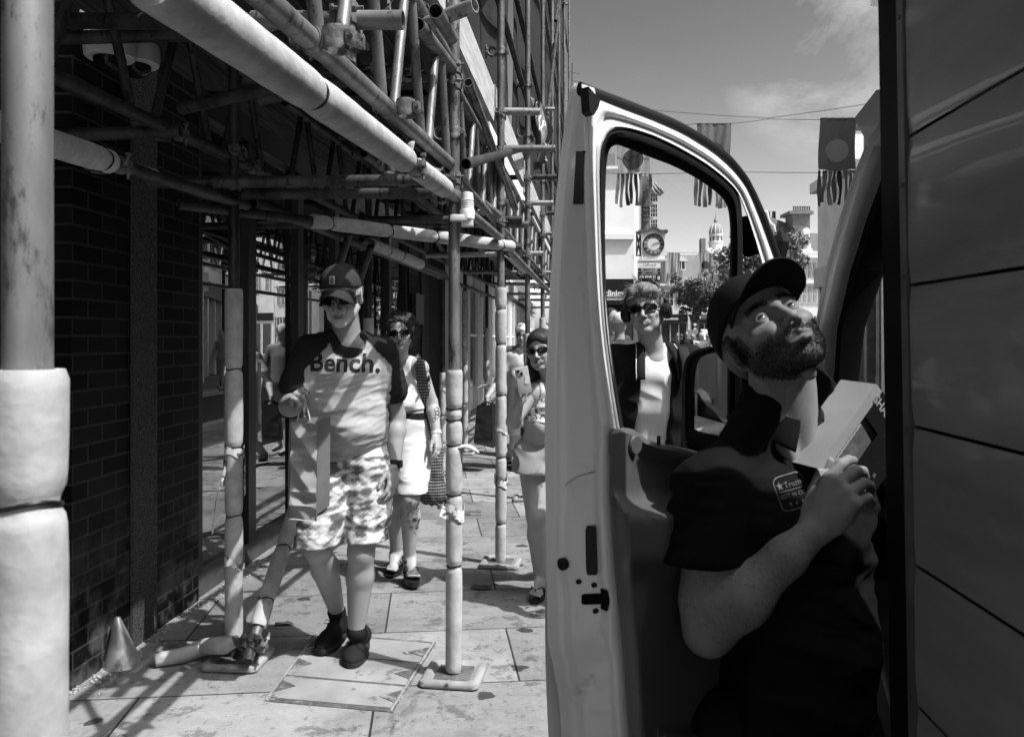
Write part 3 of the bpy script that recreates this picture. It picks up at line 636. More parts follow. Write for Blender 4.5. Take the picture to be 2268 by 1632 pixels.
for hh in (3.75, 4.3, 5.75, 6.3, 8.4):
    z0 = max(2.2, (hh - 1.45) / .5); tube_part('guard_rail', O(z0, hh, -.05), O(19.4, hh + .04, -.05), rnd.choice((0, 1)))
for Z in outer[1:]:
    for hh in (2.06, 2.33, 3.3, 3.75): clamp(O(Z, hh), (0, 0, 1), DS)
clamp(O(3.415, zt(395, 3.415)), (0, 0, 1), DX); clamp(O(3.415, zt(150, 3.415)), (0, 0, 1), DX); clamp(O(3.415, zt(185, 3.415)), (0, 0, 1), DX)
for Z, f in inner[1:]: clamp(I(Z, 2.12), (0, 0, 1), DS); clamp(I(Z, 2.3), (0, 0, 1), DX)
clamp(onl(390, P(60, 142, 2.2), P(592, 387, 4.1)), DS, (0, 0, -1)); clamp(onl(555, P(60, 142, 2.2), P(592, 387, 4.1)), DS, (0, 0, -1)); clamp(onl(258, i0, i1), DS, (0, 0, -1)); clamp(onl(910), DS, (0, 0, -1), s=.95)
for Z0, Z1, h0, h1 in ((3.415, 7.2, 3.0, 5.2), (5.13, 9.3, 4.5, 7), (9.3, 13.6, 4., 7.5), (11.4, 16, 6, 9.5), (7.2, 3.415, 3.2, 2.2)): M_('brace', O(Z0, h0, .05), O(Z1, h1, .05), 1)
for i in range(16):
    z_ = rnd.uniform(2.3, 2.68); Za = rnd.uniform(2.2, 8); a = V(Ix(Za) + rnd.uniform(0, .45), Za, z_); q = rnd.choice((0, 1, 2)); b = a + (V(rnd.uniform(.3, .6), rnd.uniform(-.2, .3), rnd.uniform(-.1, .15)) if q else V(.1, 1.6, rnd.uniform(-.3, .3))); M_('brace', a, b, 1); clamp(b - unit(b - a) * .1, unit(b - a), (0, 0, 1))
# deck boards seen from below, with light slits between some of them
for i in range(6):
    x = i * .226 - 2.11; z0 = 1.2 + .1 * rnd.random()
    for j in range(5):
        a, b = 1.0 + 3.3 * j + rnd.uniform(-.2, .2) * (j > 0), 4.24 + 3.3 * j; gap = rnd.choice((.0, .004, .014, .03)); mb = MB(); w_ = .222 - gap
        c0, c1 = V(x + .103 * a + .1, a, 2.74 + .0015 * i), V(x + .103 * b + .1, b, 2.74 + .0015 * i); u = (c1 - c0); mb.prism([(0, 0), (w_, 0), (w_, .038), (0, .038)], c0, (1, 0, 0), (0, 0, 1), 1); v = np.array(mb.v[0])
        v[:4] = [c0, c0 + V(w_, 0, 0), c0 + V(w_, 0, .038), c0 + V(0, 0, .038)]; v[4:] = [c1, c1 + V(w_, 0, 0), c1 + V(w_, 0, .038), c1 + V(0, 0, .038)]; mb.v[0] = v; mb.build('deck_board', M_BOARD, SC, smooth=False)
# toe boards on the street side, bright pale timber
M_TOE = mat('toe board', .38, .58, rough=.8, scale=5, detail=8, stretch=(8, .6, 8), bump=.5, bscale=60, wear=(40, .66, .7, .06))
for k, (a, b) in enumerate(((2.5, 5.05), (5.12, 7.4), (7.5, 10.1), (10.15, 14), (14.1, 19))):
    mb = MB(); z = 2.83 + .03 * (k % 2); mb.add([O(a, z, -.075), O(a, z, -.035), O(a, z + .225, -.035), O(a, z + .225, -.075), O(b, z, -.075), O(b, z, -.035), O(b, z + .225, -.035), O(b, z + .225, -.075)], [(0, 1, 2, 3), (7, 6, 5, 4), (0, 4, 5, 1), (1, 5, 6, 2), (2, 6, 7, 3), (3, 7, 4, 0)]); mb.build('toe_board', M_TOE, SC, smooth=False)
# ---- things on and under the scaffolding
def hang(a, b, h0, h1, lab, nm='debris_netting', off=-.12, amp=.03):
    rows = []
    for t in np.linspace(0, 1, 26):
        Z = a + (b - a) * t; rows.append([O(Z, h0 + (h1 - h0) * s + .05 * math.sin(t * 9) * (s < .02), off + amp * math.sin(t * 17 + 3 * s) + amp * mnoise.noise(Vector((t * 5, s * 4, a)))) for s in np.linspace(0, 1, 14)])
    rw = np.array(rows); rw2 = rw + V(-.004, 0, 0); mb = MB(); mb.grid(rw); mb.grid(rw2[::-1]); return tagit(mb.build(nm, M_SHEET, None, ang=80), lab, 'netting', 'dark debris netting on the scaffold lifts')
hang(2.4, 6.9, 3.08, 6.4, 'dark netting of the nearest bay, above the pale toe board')
hang(6.95, 11.3, 3.1, 8.2, 'dark netting of the second bay, behind the torn printed banner')
hang(11.4, 19, 3.1, 10.2, 'dark netting of the farthest bays, narrow sliver against the sky')
# printed banner torn and folded on the scaffold
M_BAN = mat('banner cloth', .10, .3, rough=.5, scale=4, bump=.4, bscale=20, bdist=.01); M_BANW = mat('banner print', .8, rough=.5)
bt = thing('torn_banner', 'crumpled grey banner with pale curved lettering flapping on the outer scaffold poles', 'banner', P(1195, 300, 8.4))
pts = [[P(x + 5 * math.sin(s * 9 + t * 4), y, 8.4 + .10 * math.sin(t * 8 + s * 3)) for t in np.linspace(0, 1, 16) for x, y in [((1 - t) * xa + t * xb, (1 - t) * ya + t * yb)]] for s, (xa, ya, xb, yb) in zip(np.linspace(0, 1, 12), [(1174 + (i * 1.2), 215 + i * 11.5 + (i > 8) * (i - 8) * 4, 1205 + 16 * math.sin(i / 3.5), 232 + i * 12) for i in range(12)])]
mb = MB(); mb.grid(pts); mb.build('cloth', M_BAN, bt, ang=80)
mb = MB(); q = np.array(pts)
for k in range(4): mb.tube([q[2 + k][3 + j // 2 + k] + V(.0, -.05, .06 * math.sin(j * .9 + k)) for j in range(8)], .012, 6)
for k in range(4): mb.tube([q[8 + k // 2][8 + j] + V(.01 * k, -.06, -.035 * k) for j in range(6)], .006, 6)
mb.build('print', M_BANW, bt)
# warning lamp on the middle pole
lt = thing('warning_lamp', 'round translucent warning lamp in a white bracket on the middle pole', 'lamp', P(1035, 470, 3.38))
c = P(1035, 455, 3.38); k = 3.38 / F; M_LENS = mat('lamp lens', .6, .75, rough=.15, scale=5); M_LAMPB = mat('lamp body', .62, .7, rough=.5)
mb = MB(); mb.lathe([(.024, -.02), (.029, -.018), (.028, .0), (.0265, .03), (.023, .052), (.014, .056)], c, 20); [mb.lathe([(.0292, z - .001), (.0298, z), (.0292, z + .001)], c, 20) for z in (-.01, 0, .01, .02)]; mb.build('lens', M_LENS, lt)
mb = MB(); mb.lathe([(.026, -.06), (.031, -.058), (.032, -.022), (.03, -.018)], c, 20); mb.box(c + V(-.035, -.005, -.055), (.075, .05, .026), bev=.004); mb.box(c + V(.0, 0, -.07), (.05, .035, .04), bev=.004); mb.build('bracket', M_LAMPB, lt)
# base pads
M_PAD = mat('pad plastic', .2, .32, rough=.6, scale=12, wear=(20, .6, .68, .3)); M_PLATE = mat('base plate steel', .1, .2, rough=.6, metal=.4, scale=20)
def pad(c, rz, lab, s=.125):
    t = thing('base_pad', lab, 'base pad', c * V(1, 1, 0), 'plastic pads under the scaffold feet'); rr = rotm(rz=rz)
    mb = MB(); a = []
    def ring(w, z): # rounded square ring
        pts = []
        for q in range(4):
            for e in np.linspace(0, math.pi / 2, 6): cx, cy = [(1, 1), (-1, 1), (-1, -1), (1, -1)][q]; pts.append([(w - .03) * cx + .03 * math.cos(e + q * math.pi / 2), (w - .03) * cy + .03 * math.sin(e + q * math.pi / 2), z])
        return np.array(pts) @ rr.T + c * V(1, 1, 0)
    mb.grid([ring(s, .004), ring(s + .004, .010), ring(s, .026), ring(s - .012, .032), ring(s - .03, .030), ring(s - .042, .014), ring(.02, .013)], closed=True); mb.build('pad', M_PAD, t, ang=50)
    mb = MB(); mb.box(c * V(1, 1, 0) + V(0, 0, .019), (.15, .15, .008), rr); mb.build('base_plate', M_PLATE, t, smooth=False)
    mb = MB(); [mb.box(c * V(1, 1, 0) + rr @ V(sx_ * .0, sy_ * (s - .008), .0285), (.012, .035, .012), rr, bev=.002) for sx_, sy_ in ((0, 1), (0, -1))]; mb.build('lug', M_PAD, t)
pad(O(3.415, 0), -8, 'off-white plastic pad under the middle pole'); pad(I(3.6, 0) + V(.03, -.02, 0), -4, 'scuffed pad under the pole with the leaning prop'); pad(O(5.13, 0), -8, 'plastic pad under the pole next to the woman with the phone')
pad(O(.844, 0), -6, 'plastic pad under the nearest pole at the left edge')
for i in (3, 4, 5): pad(O(outer[i], 0), -6, ['pad under the fourth street-side pole, partly behind the phone woman', 'pad under the fifth street-side pole', 'pad under the sixth street-side pole'][i - 3])
for i in (3, 4): pad(I(inner[i][0], 0), -6, ['pad under the shop-side pole beside the tattooed woman', 'pad under the shop-side pole with the tall foam sleeve'][i - 3])
# foam offcut lying by the foot
fo = [Gd(345, 1477) + V(0, 0, .032), Gd(400, 1470) + V(0, .01, .034), Gd(450, 1460) + V(0, .02, .05), P(500, 1428, 3.5), P(528, 1416, 3.5)]
mb = MB(); mb.tube([Gd(341, 1478) + V(0, 0, .03)] + fo, [.022, .030, .034, .038, .038, .020], 20); tagit(mb.build('foam_offcut', M_FOAM, ang=60), 'loose length of white foam slumped on the paving beside the wall', 'foam tube')
# sheet-metal cone
M_ZINC = mat('zinc sheet', .35, .62, rough=.38, metal=.75, scale=7, detail=7, bump=.2, bscale=25, wear=(9, .55, .64, .25))
cc = Gd(262, 1480) + V(0, .04, 0); ct = thing('metal_cone', 'split galvanised sheet-metal cone standing at the foot of the brick pillar', 'cone', cc * V(1, 1, 0)); a = np.linspace(-.85 * math.pi, .85 * math.pi, 30)
tip = V(-.035, .02, .205); rows = [[cc * V(1, 1, 0) + tip * t + (1 - t * .86) * .078 * V(math.cos(q), math.sin(q), 0) + V(0, 0, .002) for q in a] for t in np.linspace(0, 1, 8)]
rw = np.array(rows); mb = MB(); mb.grid(rw); mb.grid(rw[:, ::-1] * 1 + V(.0015, 0, 0)); mb.build('shell', M_ZINC, ct, ang=70)
mb = MB(); e0_, e1_ = rw[0][0], rw[-1][0]; dd = unit(e1_ - e0_); mb.prism([(0, 0), (.03, .0), (.03, .02), (.015, .03), (.015, .17), (0, .175)], e0_ + V(-.022, 0, .002), (1, -.2, .0), dd, .002); mb.build('flange', M_ZINC, ct, smooth=False)
mb = MB(); [mb.ball(e0_ + dd * t + V(-.008, -.008, 0), .005, 8) for t in (.04, .14)]; mb.build('rivet', M_IRON, ct)
# ------------------------------------------------------------------ van
M_WHITE = mat('white van paint', .78, .84, rough=.28, scale=2, coat=.4, wear=(5, .62, .72, .5), bump=.04, bscale=9)
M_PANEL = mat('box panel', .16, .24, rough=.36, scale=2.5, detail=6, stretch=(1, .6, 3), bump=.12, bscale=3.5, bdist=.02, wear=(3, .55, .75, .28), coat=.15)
M_TRIMK = mat('black trim', .003, .006, rough=.6, spec=.06); M_TRIMG = mat('grey plastic', .07, .09, rough=.45, spec=.3, scale=3, bump=.25, bscale=500, bdist=.0008); M_ALU = mat('aluminium strip', .09, .14, rough=.5, metal=.3, scale=12)
M_RUB = mat('rubber', .01, .015, rough=.5); M_STK = mat('dark stickers and holes', .02, .03, rough=.5)
mp_ = bpy.data.materials.new('thin glass'); mp_.use_nodes = True; n, l = mp_.node_tree.nodes, mp_.node_tree.links; n.clear()
o_ = n.new("ShaderNodeOutputMaterial"); gl = n.new("ShaderNodeBsdfGlossy"); gl.inputs['Roughness'].default_value = 0; tr = n.new("ShaderNodeBsdfTransparent"); tr.inputs['Color'].default_value = (.97, .97, .97, 1)
mx = n.new("ShaderNodeMixShader"); lw0 = n.new("ShaderNodeLayerWeight"); pw = n.new("ShaderNodeMath"); pw.operation = 'POWER'; pw.inputs[1].default_value = 6.; l.new(lw0.outputs['Facing'], pw.inputs[0]); ma = n.new("ShaderNodeMath"); ma.operation = 'MULTIPLY_ADD'; ma.inputs[1].default_value = .9; ma.inputs[2].default_value = .012; l.new(pw.outputs[0], ma.inputs[0]); l.new(ma.outputs[0], mx.inputs[0]); l.new(tr.outputs[0], mx.inputs[1]); l.new(gl.outputs[0], mx.inputs[2]); l.new(mx.outputs[0], o_.inputs[0]); M_PANE = mp_
VAN = thing('delivery_van', 'white delivery van with panelled box body and its driver door hanging open towards the pavement', 'van', (1.3, 1.2, -.1))
def B(Z, z, off=0.): return V(.519 + .067 * Z + off - .017 * (z - 1.45), Z, z)
def slab(name, m, Z0, Z1, z0, z1, o0, o1, parent=VAN, bev=0):
    v = [B(Z, z, o) for z in (z0, z1) for Z, o in ((Z0, o0), (Z1, o0), (Z1, o1), (Z0, o1))]; mb = MB(); mb.add(v, [(3, 2, 1, 0), (4, 5, 6, 7), (0, 1, 5, 4), (1, 2, 6, 5), (2, 3, 7, 6), (3, 0, 4, 7)]); return mb.build(name, m, parent, smooth=False)
seam = [zt(y, 1.2) for y in (1251 + 312, 1251, 944, 632, 304, -18)]; seam = [seam[0] - .22] + seam + [seam[-1] + .22, 2.15]
for i in range(len(seam) - 1):
    rows = []; z0, z1 = seam[i] + .0025, seam[i + 1] - .0025
    for t in np.linspace(0, 1, 7):
        z = z0 + (z1 - z0) * t; e = .003 * (t in (0, 1)); rows.append([B(Z, z, e + .0025 * mnoise.noise(Vector((Z * 2.3, z * 2.5, 1)))) for Z in np.linspace(-2.4, 1.198, 40)])
    rw = np.array(rows); mb = MB(); mb.grid(rw); mb.grid(rw[::-1] + V(.02, 0, 0)); mb.build('side_panel', M_PANEL, VAN)
slab('box_body', M_TRIMK, -2.4, 1.21, .62, 2.15, .022, 2.0)
slab('aluminium_strip', M_ALU, 1.201, 1.222, .6, 2.15, -.003, .06)
slab('edge_trim', M_TRIMK, 1.2235, 1.298, .6, 2.15, 0., .08)
for y in (38, 410, 612, 950, 1250, 1545):
    mb = MB(); q = B(1.212, zt(y, 1.21), -.003); mb.cyl(q, q + V(-.002, 0, 0), .004, seg=10); mb.build('rivet', M_ALU, VAN)
# cab: pillar, seal, roof, bonnet, floor, wheels
st = [(1795, 812, 1835, 1890, 905, 2.22), (1810, 726, 1846, 1912, 726, 2.08), (1833, 602, 1872, 1955, 602, 2.0), (1866, 483, 1905, 2010, 483, 1.9), (1898, 389, 1935, 2060, 389, 1.8), (1924, 324, 1962, 2100, 324, 1.74), (1956, 259, 1990, 2140, 259, 1.68), (2010, 190, 2040, 2180, 190, 1.6)]
rows = []
for xo, _, xi, xb, y, Z in st:
    a, b = P(xo, y, Z + .06), P(xi, y, Z - .02); d = b - a; nrm = unit(np.cross(d, (0, .5, 1))); nrm = nrm if nrm[1] < 0 else -nrm
    prof = [(-.05, -.06), (0, 0), (.10, .012), (.22, .006), (.27, -.004), (.33, .008), (.6, .022), (.85, .02), (1, .002), (1.02, -.03)]
    rows.append([a + d * t + nrm * q for t, q in prof])
mb = MB(); mb.grid(rows); mb.build('windscreen_pillar', mat('grey door surround', .26, .3, rough=.4, coat=.2), VAN, ang=50)
rows = []
for xo, _, xi, xb, y, Z in st: rows.append([P(xi - 2, y, Z - .01), P(xi + .3 * (xb - xi), y, Z - .03), P(xb, y, Z + .06), P(xb + 4, y, Z + .15), P(xb - 4, y, Z + .16), P(xi, y, Z + .1)])
mb = MB(); mb.grid(rows, closed=True); mb.build('pillar_trim', M_TRIMK, VAN, ang=50)
def cbox(name, m, c, s, bev=.03, rot=None): mb = MB(); mb.box(c, s, rot, bev); return mb.build(name, m, VAN, ang=50)
cbox('cab_roof', M_WHITE, (1.9, 1.55, 2.2), (1.5, .35, .1), .06)
cbox('cab_floor', M_TRIMK, (1.6, 1.85, .55), (1.45, 1.0, .2)); cbox('dashboard', M_TRIMK, (1.75, 2.32, 1.0), (1.5, .35, .4), .08); cbox('seat', M_TRIMK, (1.25, 1.55, .95), (.5, .5, .5), .08)
cbox('bonnet', M_TRIMK, (1.78, 2.78, .72), (1.72, .75, .6), .12)
cbox('front_wing', M_TRIMK, (.94, 2.28, .62), (.14, .16, .9), .03)
for x_, y_ in ((1.02, 2.75), (2.42, 2.75), (.95, -1.6), (2.4, -1.6)):
    mb = MB(); rr = rotm(ry=90); mb.lathe([(.18, -.1), (.3, -.11), (.34, -.08), (.345, 0), (.34, .08), (.3, .11), (.18, .1)], (x_, y_, .235), 32, rr); w_ = mb.build('wheel', M_RUB, VAN); mb = MB(); mb.lathe([(.17, -.09), (.18, .09)], (x_, y_, .235), 24, rr); mb.build('rim', M_ALU, w_)
mb = MB(); mb.prism([(0, 0), (1.35, 0), (1.25, .72), (.1, .72)], (1.06, 2.24, 1.22), (1, 0, 0), (0, -.62, .78), .004); mb.build('windscreen', M_PANE, VAN, smooth=False)
# ---- the open door: plane through its free edge, hinge at the pillar
DF, DD, DN = V(.185, 1.55, 0), V(.715, .70, 0), V(.70, -.715, 0); DD = unit(DD); DN = unit(DN)
def DP(x, y, off=0.):
    """point of the door's inner face (moved off towards the cab side) that the outline drawn on it passes"""
    o = DF + DN * off; r = V((x - 1134) / F, 1, (HY - y) / F); t = (o @ DN) / (r @ DN); return r * t + V(0, 0, CH)
DOOR = None
EL = [(185, 1286), (200, 1272), (260, 1262), (335, 1252), (454, 1238), (620, 1227), (770, 1220), (870, 1215), (944, 1213), (1129, 1216), (1409, 1219), (1453, 1235), (1529, 1246), (1632, 1250), (1900, 1262)]
ER = [(185, 1294), (215, 1300), (260, 1303), (335, 1305), (454, 1309), (620, 1316), (770, 1330), (870, 1342), (944, 1352), (1000, 1350), (1085, 1349), (1262, 1361), (1440, 1379), (1632, 1393), (1900, 1416)]
ip_ = lambda tab, y: float(np.interp(y, [a for a, b in tab], [b for a, b in tab]))
ys = np.concatenate([np.arange(188, 300, 8), np.arange(300, 1900, 9)])
def gs(x, c, w): return math.exp(-((x - c) / w) ** 2)
def edge_pt(u, y, lift=0.):
    a = DP(ip_(ER, y), y, 0); b = DP(ip_(EL, y), y, -.155 * float(np.interp(y, [190, 300, 450], [.35, .8, 1]))); p = a * u + b * (1 - u); out = -DD
    low = sstep(560, 900, y)
    d = .014 * gs(u, .02, .05) - .006 * gs(u, .12, .05) - .014 * low * (sstep(.14, .26, u) - sstep(.66, .84, u)) + .008 * gs(u, .9, .07) - .03 * sstep(.93, 1, u) - .03 * (1 - sstep(0, .015, u))
    d += .012 * gs(u, .28, .16) * sstep(1080, 1180, y) * (1 - sstep(1225, 1330, y)) * (u > .1) - .012 * gs(y, 1478, 30) * gs(u, .55, .3) + .012 * sstep(1400, 1452, y) * (1 - sstep(1455, 1600, y)) * gs(u, .15, .2)
    for yy, s_ in ((1027, -1), (1092, 1), (1510, -1), (1574, 1)): d += .0035 * s_ * gs(y, yy, 5) * (.35 < u < .72)
    d -= .009 * gs(y, 1328, 26) * gs(u, .80, .22)
    return p + out * (d + lift)
us = np.linspace(0, 1, 44)
mb = MB(); mb.grid([[edge_pt(u, y) for u in us] for y in ys]); DOOR = mb.build('door', M_WHITE, VAN, ang=60)
DOOR['label'] = 'white driver door standing open, its latch edge to the camera'
# painted window surround, seal, rubber
Or = [(1352, 950), (1342, 870), (1330, 770), (1323, 704), (1316, 620), (1311, 480), (1307, 380), (1304, 300), (1302, 245), (1310, 214), (1360, 236), (1440, 266), (1510, 296), (1580, 339), (1625, 379), (1655, 419), (1680, 479), (1700, 534), (1725, 604), (1760, 730)]
Bo = [(1374, 950), (1360, 870), (1346, 770), (1339, 704), (1334, 600), (1330, 480), (1328, 380), (1331, 325), (1345, 297), (1368, 286), (1400, 288), (1450, 303), (1505, 330), (1560, 362), (1600, 392), (1632, 422), (1650, 465), (1668, 520), (1688, 590), (1720, 720)]
def resamp(pts, n):
    p = np.array(pts, float); i = np.linspace(0, len(p) - 1, n); x = np.arange(len(p))
    q = np.stack([np.interp(i, x, p[:, k]) for k in range(p.shape[1])], 1)
    for _ in range(3): q[1:-1] = (q[:-2] + 2 * q[1:-1] + q[2:]) / 4
    return q
Oq, Bq = resamp(Or, 90), resamp(Bo, 90)
prof = [(0, -.03), (0, 0), (.12, .012), (.32, .018), (.5, .014), (.62, .006), (.72, .010), (.9, .014), (1, .004), (1, -.02)]
mb = MB(); mb.grid([[DP(*(o * (1 - t) + b * t), q) for t, q in prof] for o, b in zip(Oq, Bq)]); mb.build('window_surround', M_WHITE, DOOR, ang=70)
Nn = [(1382, 950), (1368, 870), (1353, 770), (1346, 704), (1341, 600), (1340, 480), (1342, 380), (1346, 342), (1353, 326), (1366, 320), (1396, 331), (1440, 349), (1490, 367), (1541, 394), (1577, 418), (1602, 440), (1614, 465), (1618, 520), (1616, 600), (1612, 720), (1610, 960)]
Bn = [(1374, 950), (1360, 870), (1346, 770), (1339, 704), (1334, 600), (1330, 480), (1328, 380), (1331, 325), (1345, 297), (1368, 286), (1400, 288), (1450, 303), (1505, 330), (1560, 362), (1600, 392), (1630, 420), (1642, 450), (1645, 520), (1645, 600), (1643, 720), (1640, 960)]
Nq, Bq2 = resamp(Nn, 100), resamp(Bn, 100)
mb = MB(); mb.grid([[DP(*(b * (1 - t) + k * t), q) for t, q in [(-.02, -.015), (0, .006), (.15, .011), (.4, .008), (.5, -.012), (.8, -.014), (1, -.02), (1, -.035), (0, -.04)]] for k, b in zip(Nq, Bq2)]); mb.build('window_seal', M_RUB, DOOR, ang=60)
rb = resamp([(1284, 194), (1330, 212), (1396, 236), (1494, 274), (1562, 312), (1613, 350), (1648, 392), (1668, 430), (1690, 480), (1708, 530), (1733, 600), (1770, 730)], 60)
mb = MB(); mb.tube([DP(x, y + 3, -.015) for x, y in rb], .0085, 10, flat=1.6); mb.prism([(0, 0), (.035, -.018), (.03, -.032), (.016, -.05), (.004, -.045)], DP(1285, 197, .01), DD, (0, 0, 1), .02); mb.build('rubber_edge', M_RUB, DOOR, ang=60)
def dpoly(name, m, pts, off, th, parent):
    v = [DP(x, y, off) for x, y in pts]; n = len(v); v += [q - DN * th for q in v]; mb = MB(); mb.add(v, [tuple(range(n)), tuple(range(n, 2 * n))[::-1]] + [(i, n + i, n + (i + 1) % n, (i + 1) % n) for i in range(n)]); o = mb.build(name, m, parent, smooth=False)
    bm = bmesh.new(); bm.from_mesh(o.data); bmesh.ops.recalc_face_normals(bm, faces=bm.faces); bm.to_mesh(o.data); bm.free(); return o
dpoly('quarter_panel', M_TRIMK, [(1647, 500), (1652, 482), (1663, 477), (1671, 486), (1697, 556), (1664, 568)], -.01, .02, DOOR)
dpoly('window_glass', M_PANE, [(1376, 948), (1362, 870), (1348, 770), (1337, 600), (1336, 400), (1350, 318), (1370, 314), (1440, 342), (1541, 386), (1606, 436), (1620, 470), (1622, 1000)], -.03, .004, DOOR)
# outer skin
mb = MB(); o3 = -.155; rows = []
for z, oo in [(z, o3 - .02 * math.sin((z - .5) / .7 * math.pi)) for z in np.linspace(.5, 1.10, 10)] + [(1.14, o3 + .02), (1.17, -.09), (1.19, -.03)]: rows.append([DF + DD * s + DN * oo + V(0, 0, z) for s in np.linspace(.01, .93, 10)])
rw = np.array(rows); mb.grid(rw); mb.grid(rw[::-1] + DN * .004); mb.build('outer_skin', M_WHITE, DOOR)
# inner trim with armrest ledge
xs = np.linspace(0, 1, 60); tops = [(1346, 958), (1352, 950), (1374, 946), (1400, 950), (1430, 972), (1458, 982), (1500, 988), (1560, 1004), (1640, 1030), (1760, 1060)]
rows = []
for vv in np.concatenate([[0, .002, .006, .012, .02], np.linspace(.03, 1, 70)]):
    r = []
    for u in xs:
        x0 = 1346 + 420 * u ** 1.25; yt = ip_([(a, b) for a, b in tops], x0) if False else float(np.interp(x0, [a for a, b in tops], [b for a, b in tops])); yb = 1900; y = yt + (yb - yt) * vv; x = x0 + (ip_(ER, y) - 1349) * (1 - u) + (3 if y > 1000 else 0)
        bul = .012 + .02 * sstep(0, .03, u) * sstep(0, .012, vv)
        led = sstep(1105, 1150, y + 30 * gs(u, 0, .12)) * .075 * sstep(.02, .16, u); led *= 1 - .35 * sstep(1230, 1290, y); wall_ = -.03 * sstep(.17, .26, u) * (1 - sstep(1080, 1140, y)) * sstep(970, 1010, y - 20 * u)
        pk = .03 * sstep(1610, 1630, y) * sstep(.24, .3, u)
        r.append(DP(x, y, bul + led + wall_ + pk - .03 * (vv == 0)))
    rows.append(r)
mb = MB(); mb.grid(rows); tp = mb.build('trim_panel', M_TRIMG, DOOR, ang=60)
mb = MB(); q = DP(1408, 985, .036); mb.lathe([(.017, -.003), (.019, 0), (.017, .003)], q, 24, np.stack(frame(DN), 1)); mb.build('trim_plug', M_TRIMG, DOOR)
mb = MB(); mb.cyl(DP(1459, 985, .015), DP(1459, 965, .015), .004); mb.build('lock_pin', M_RUB, DOOR)
# details on the latch edge
def edpatch(name, m, x0, x1, y0, y1, lift=.0022, skew=0., parent=None, rnd=0):
    r = []
    for t in np.linspace(0, 1, 14):
        y = y0 + (y1 - y0) * t; a, b = ip_(EL, y), ip_(ER, y); sq = 0
        if rnd: sq = rnd * (1 - math.sqrt(max(0, 1 - (2 * t - 1) ** 8)))
        r.append([edge_pt((x0 + skew * t + sq - a) / (b - a) * (1 - s) + (x1 + skew * t - sq - a) / (b - a) * s, y, lift) for s in np.linspace(0, 1, 8)])
    mb = MB(); mb.grid(r); mb.grid(np.array(r)[::-1] + DD * .001); o = mb.build(name, m, parent or DOOR, ang=60); return o
edpatch('sticker', M_STK, 1279, 1302, 336, 453, skew=-6, lift=.003); edpatch('sticker', M_STK, 1291, 1316, 1166, 1276, rnd=3, skew=2, lift=.003)
edpatch('latch_opening', M_TRIMK, 1281, 1352, 1318, 1342, rnd=6); edpatch('latch_opening', M_TRIMK, 1322, 1352, 1305, 1352, rnd=3, lift=.0035)
def eball(name, m, x, y, r, lift=0): u = (x - ip_(EL, y)) / (ip_(ER, y) - ip_(EL, y)); q = edge_pt(u, y, lift); mb = MB(); mb.lathe([(r * .45, .0015), (r * .5, .004), (r, .005), (r * 1.02, 0), (r, -.004)], q, 24, np.stack(frame(-DD), 1)); return mb.build(name, m, DOOR)
eball('rubber_buffer', M_RUB, 1250, 1248, .0125, .004)
for x, y in ((1277, 1290), (1309, 1298), (1312, 1356)): eball('hole_disc', M_STK, x, y, .005, .001)  # raised dark discs stand in for the small holes round the latch
# wing mirror beyond the window
def MP(x, y, Z=2.12): return P(x, y, Z)
ro = [(1512, 992), (1511, 900), (1512, 820), (1520, 790), (1545, 772), (1590, 764), (1640, 764), (1660, 790), (1664, 900), (1660, 1010), (1600, 1030), (1530, 1030)]
ri = [(1531, 955), (1531, 900), (1533, 830), (1540, 800), (1556, 786), (1596, 779), (1630, 779), (1642, 800), (1646, 880), (1642, 960), (1600, 968), (1540, 960)]
no_, ni_ = resamp(ro + ro[:1], 60), resamp(ri + ri[:1], 60)
mb = MB(); mb.grid([[MP(*o, 2.13), MP(*(o * .7 + i * .3), 2.10), MP(*(o * .2 + i * .8), 2.105), MP(*i, 2.125), MP(*i, 2.16), MP(*o, 2.20)] for o, i in zip(no_, ni_)]); mh = mb.build('wing_mirror', M_TRIMK, VAN, ang=60)
v = [MP(x, y, 2.135 - .0004 * (x - 1590)) for x, y in ri]; v2 = [q + V(0, .004, 0) for q in v]; n_ = len(v); mb = MB(); mb.add(v + v2, [tuple(range(n_)), tuple(range(n_, 2 * n_))[::-1]] + [(i, n_ + i, n_ + (i + 1) % n_, (i + 1) % n_) for i in range(n_)])
M_MIR = mat('mirror', .75, rough=.02, metal=1.); mb.build('mirror_glass', M_MIR, mh, smooth=False)
cbox('mirror_back', M_TRIMK, P(1588, 900, 2.24), (.16, .1, .26), .03); cbox('mirror_arm', M_TRIMK, P(1625, 1010, 2.22), (.2, .06, .05), .02)
# ------------------------------------------------------------------ buildings down the street
M_REND = mat('white render', .74, .85, rough=.8, scale=.6, bump=.1, wear=(3, .6, .7, .5)); M_STONE = mat('pale stone', .6, .74, rough=.8, scale=1.5, bump=.2); M_CREAM = mat('cream stone', .42, .55, rough=.8, scale=1.5)
M_SLATE = mat('slate', .09, .14, rough=.7, scale=4, stretch=(1, 1, 6)); M_WIN = mat('window glass', .03, .06, rough=.12, spec=.8); M_FRAME = mat('window frame white', .7, rough=.6); M_SIGNK = mat('sign black', .015, rough=.4); M_WTXT = mat('white lettering', .8, rough=.6)
M_REDB = brickmat('far brick', .10, .14, .3, .225, .075, .01, 'wall', 0, .3, .8); M_GREYS = mat('grey stone', .3, .4, rough=.8, scale=1)
M_LEAD = mat('dome lead', .2, .3, rough=.6, scale=3); M_KTXT = mat('black lettering', .015, rough=.6)
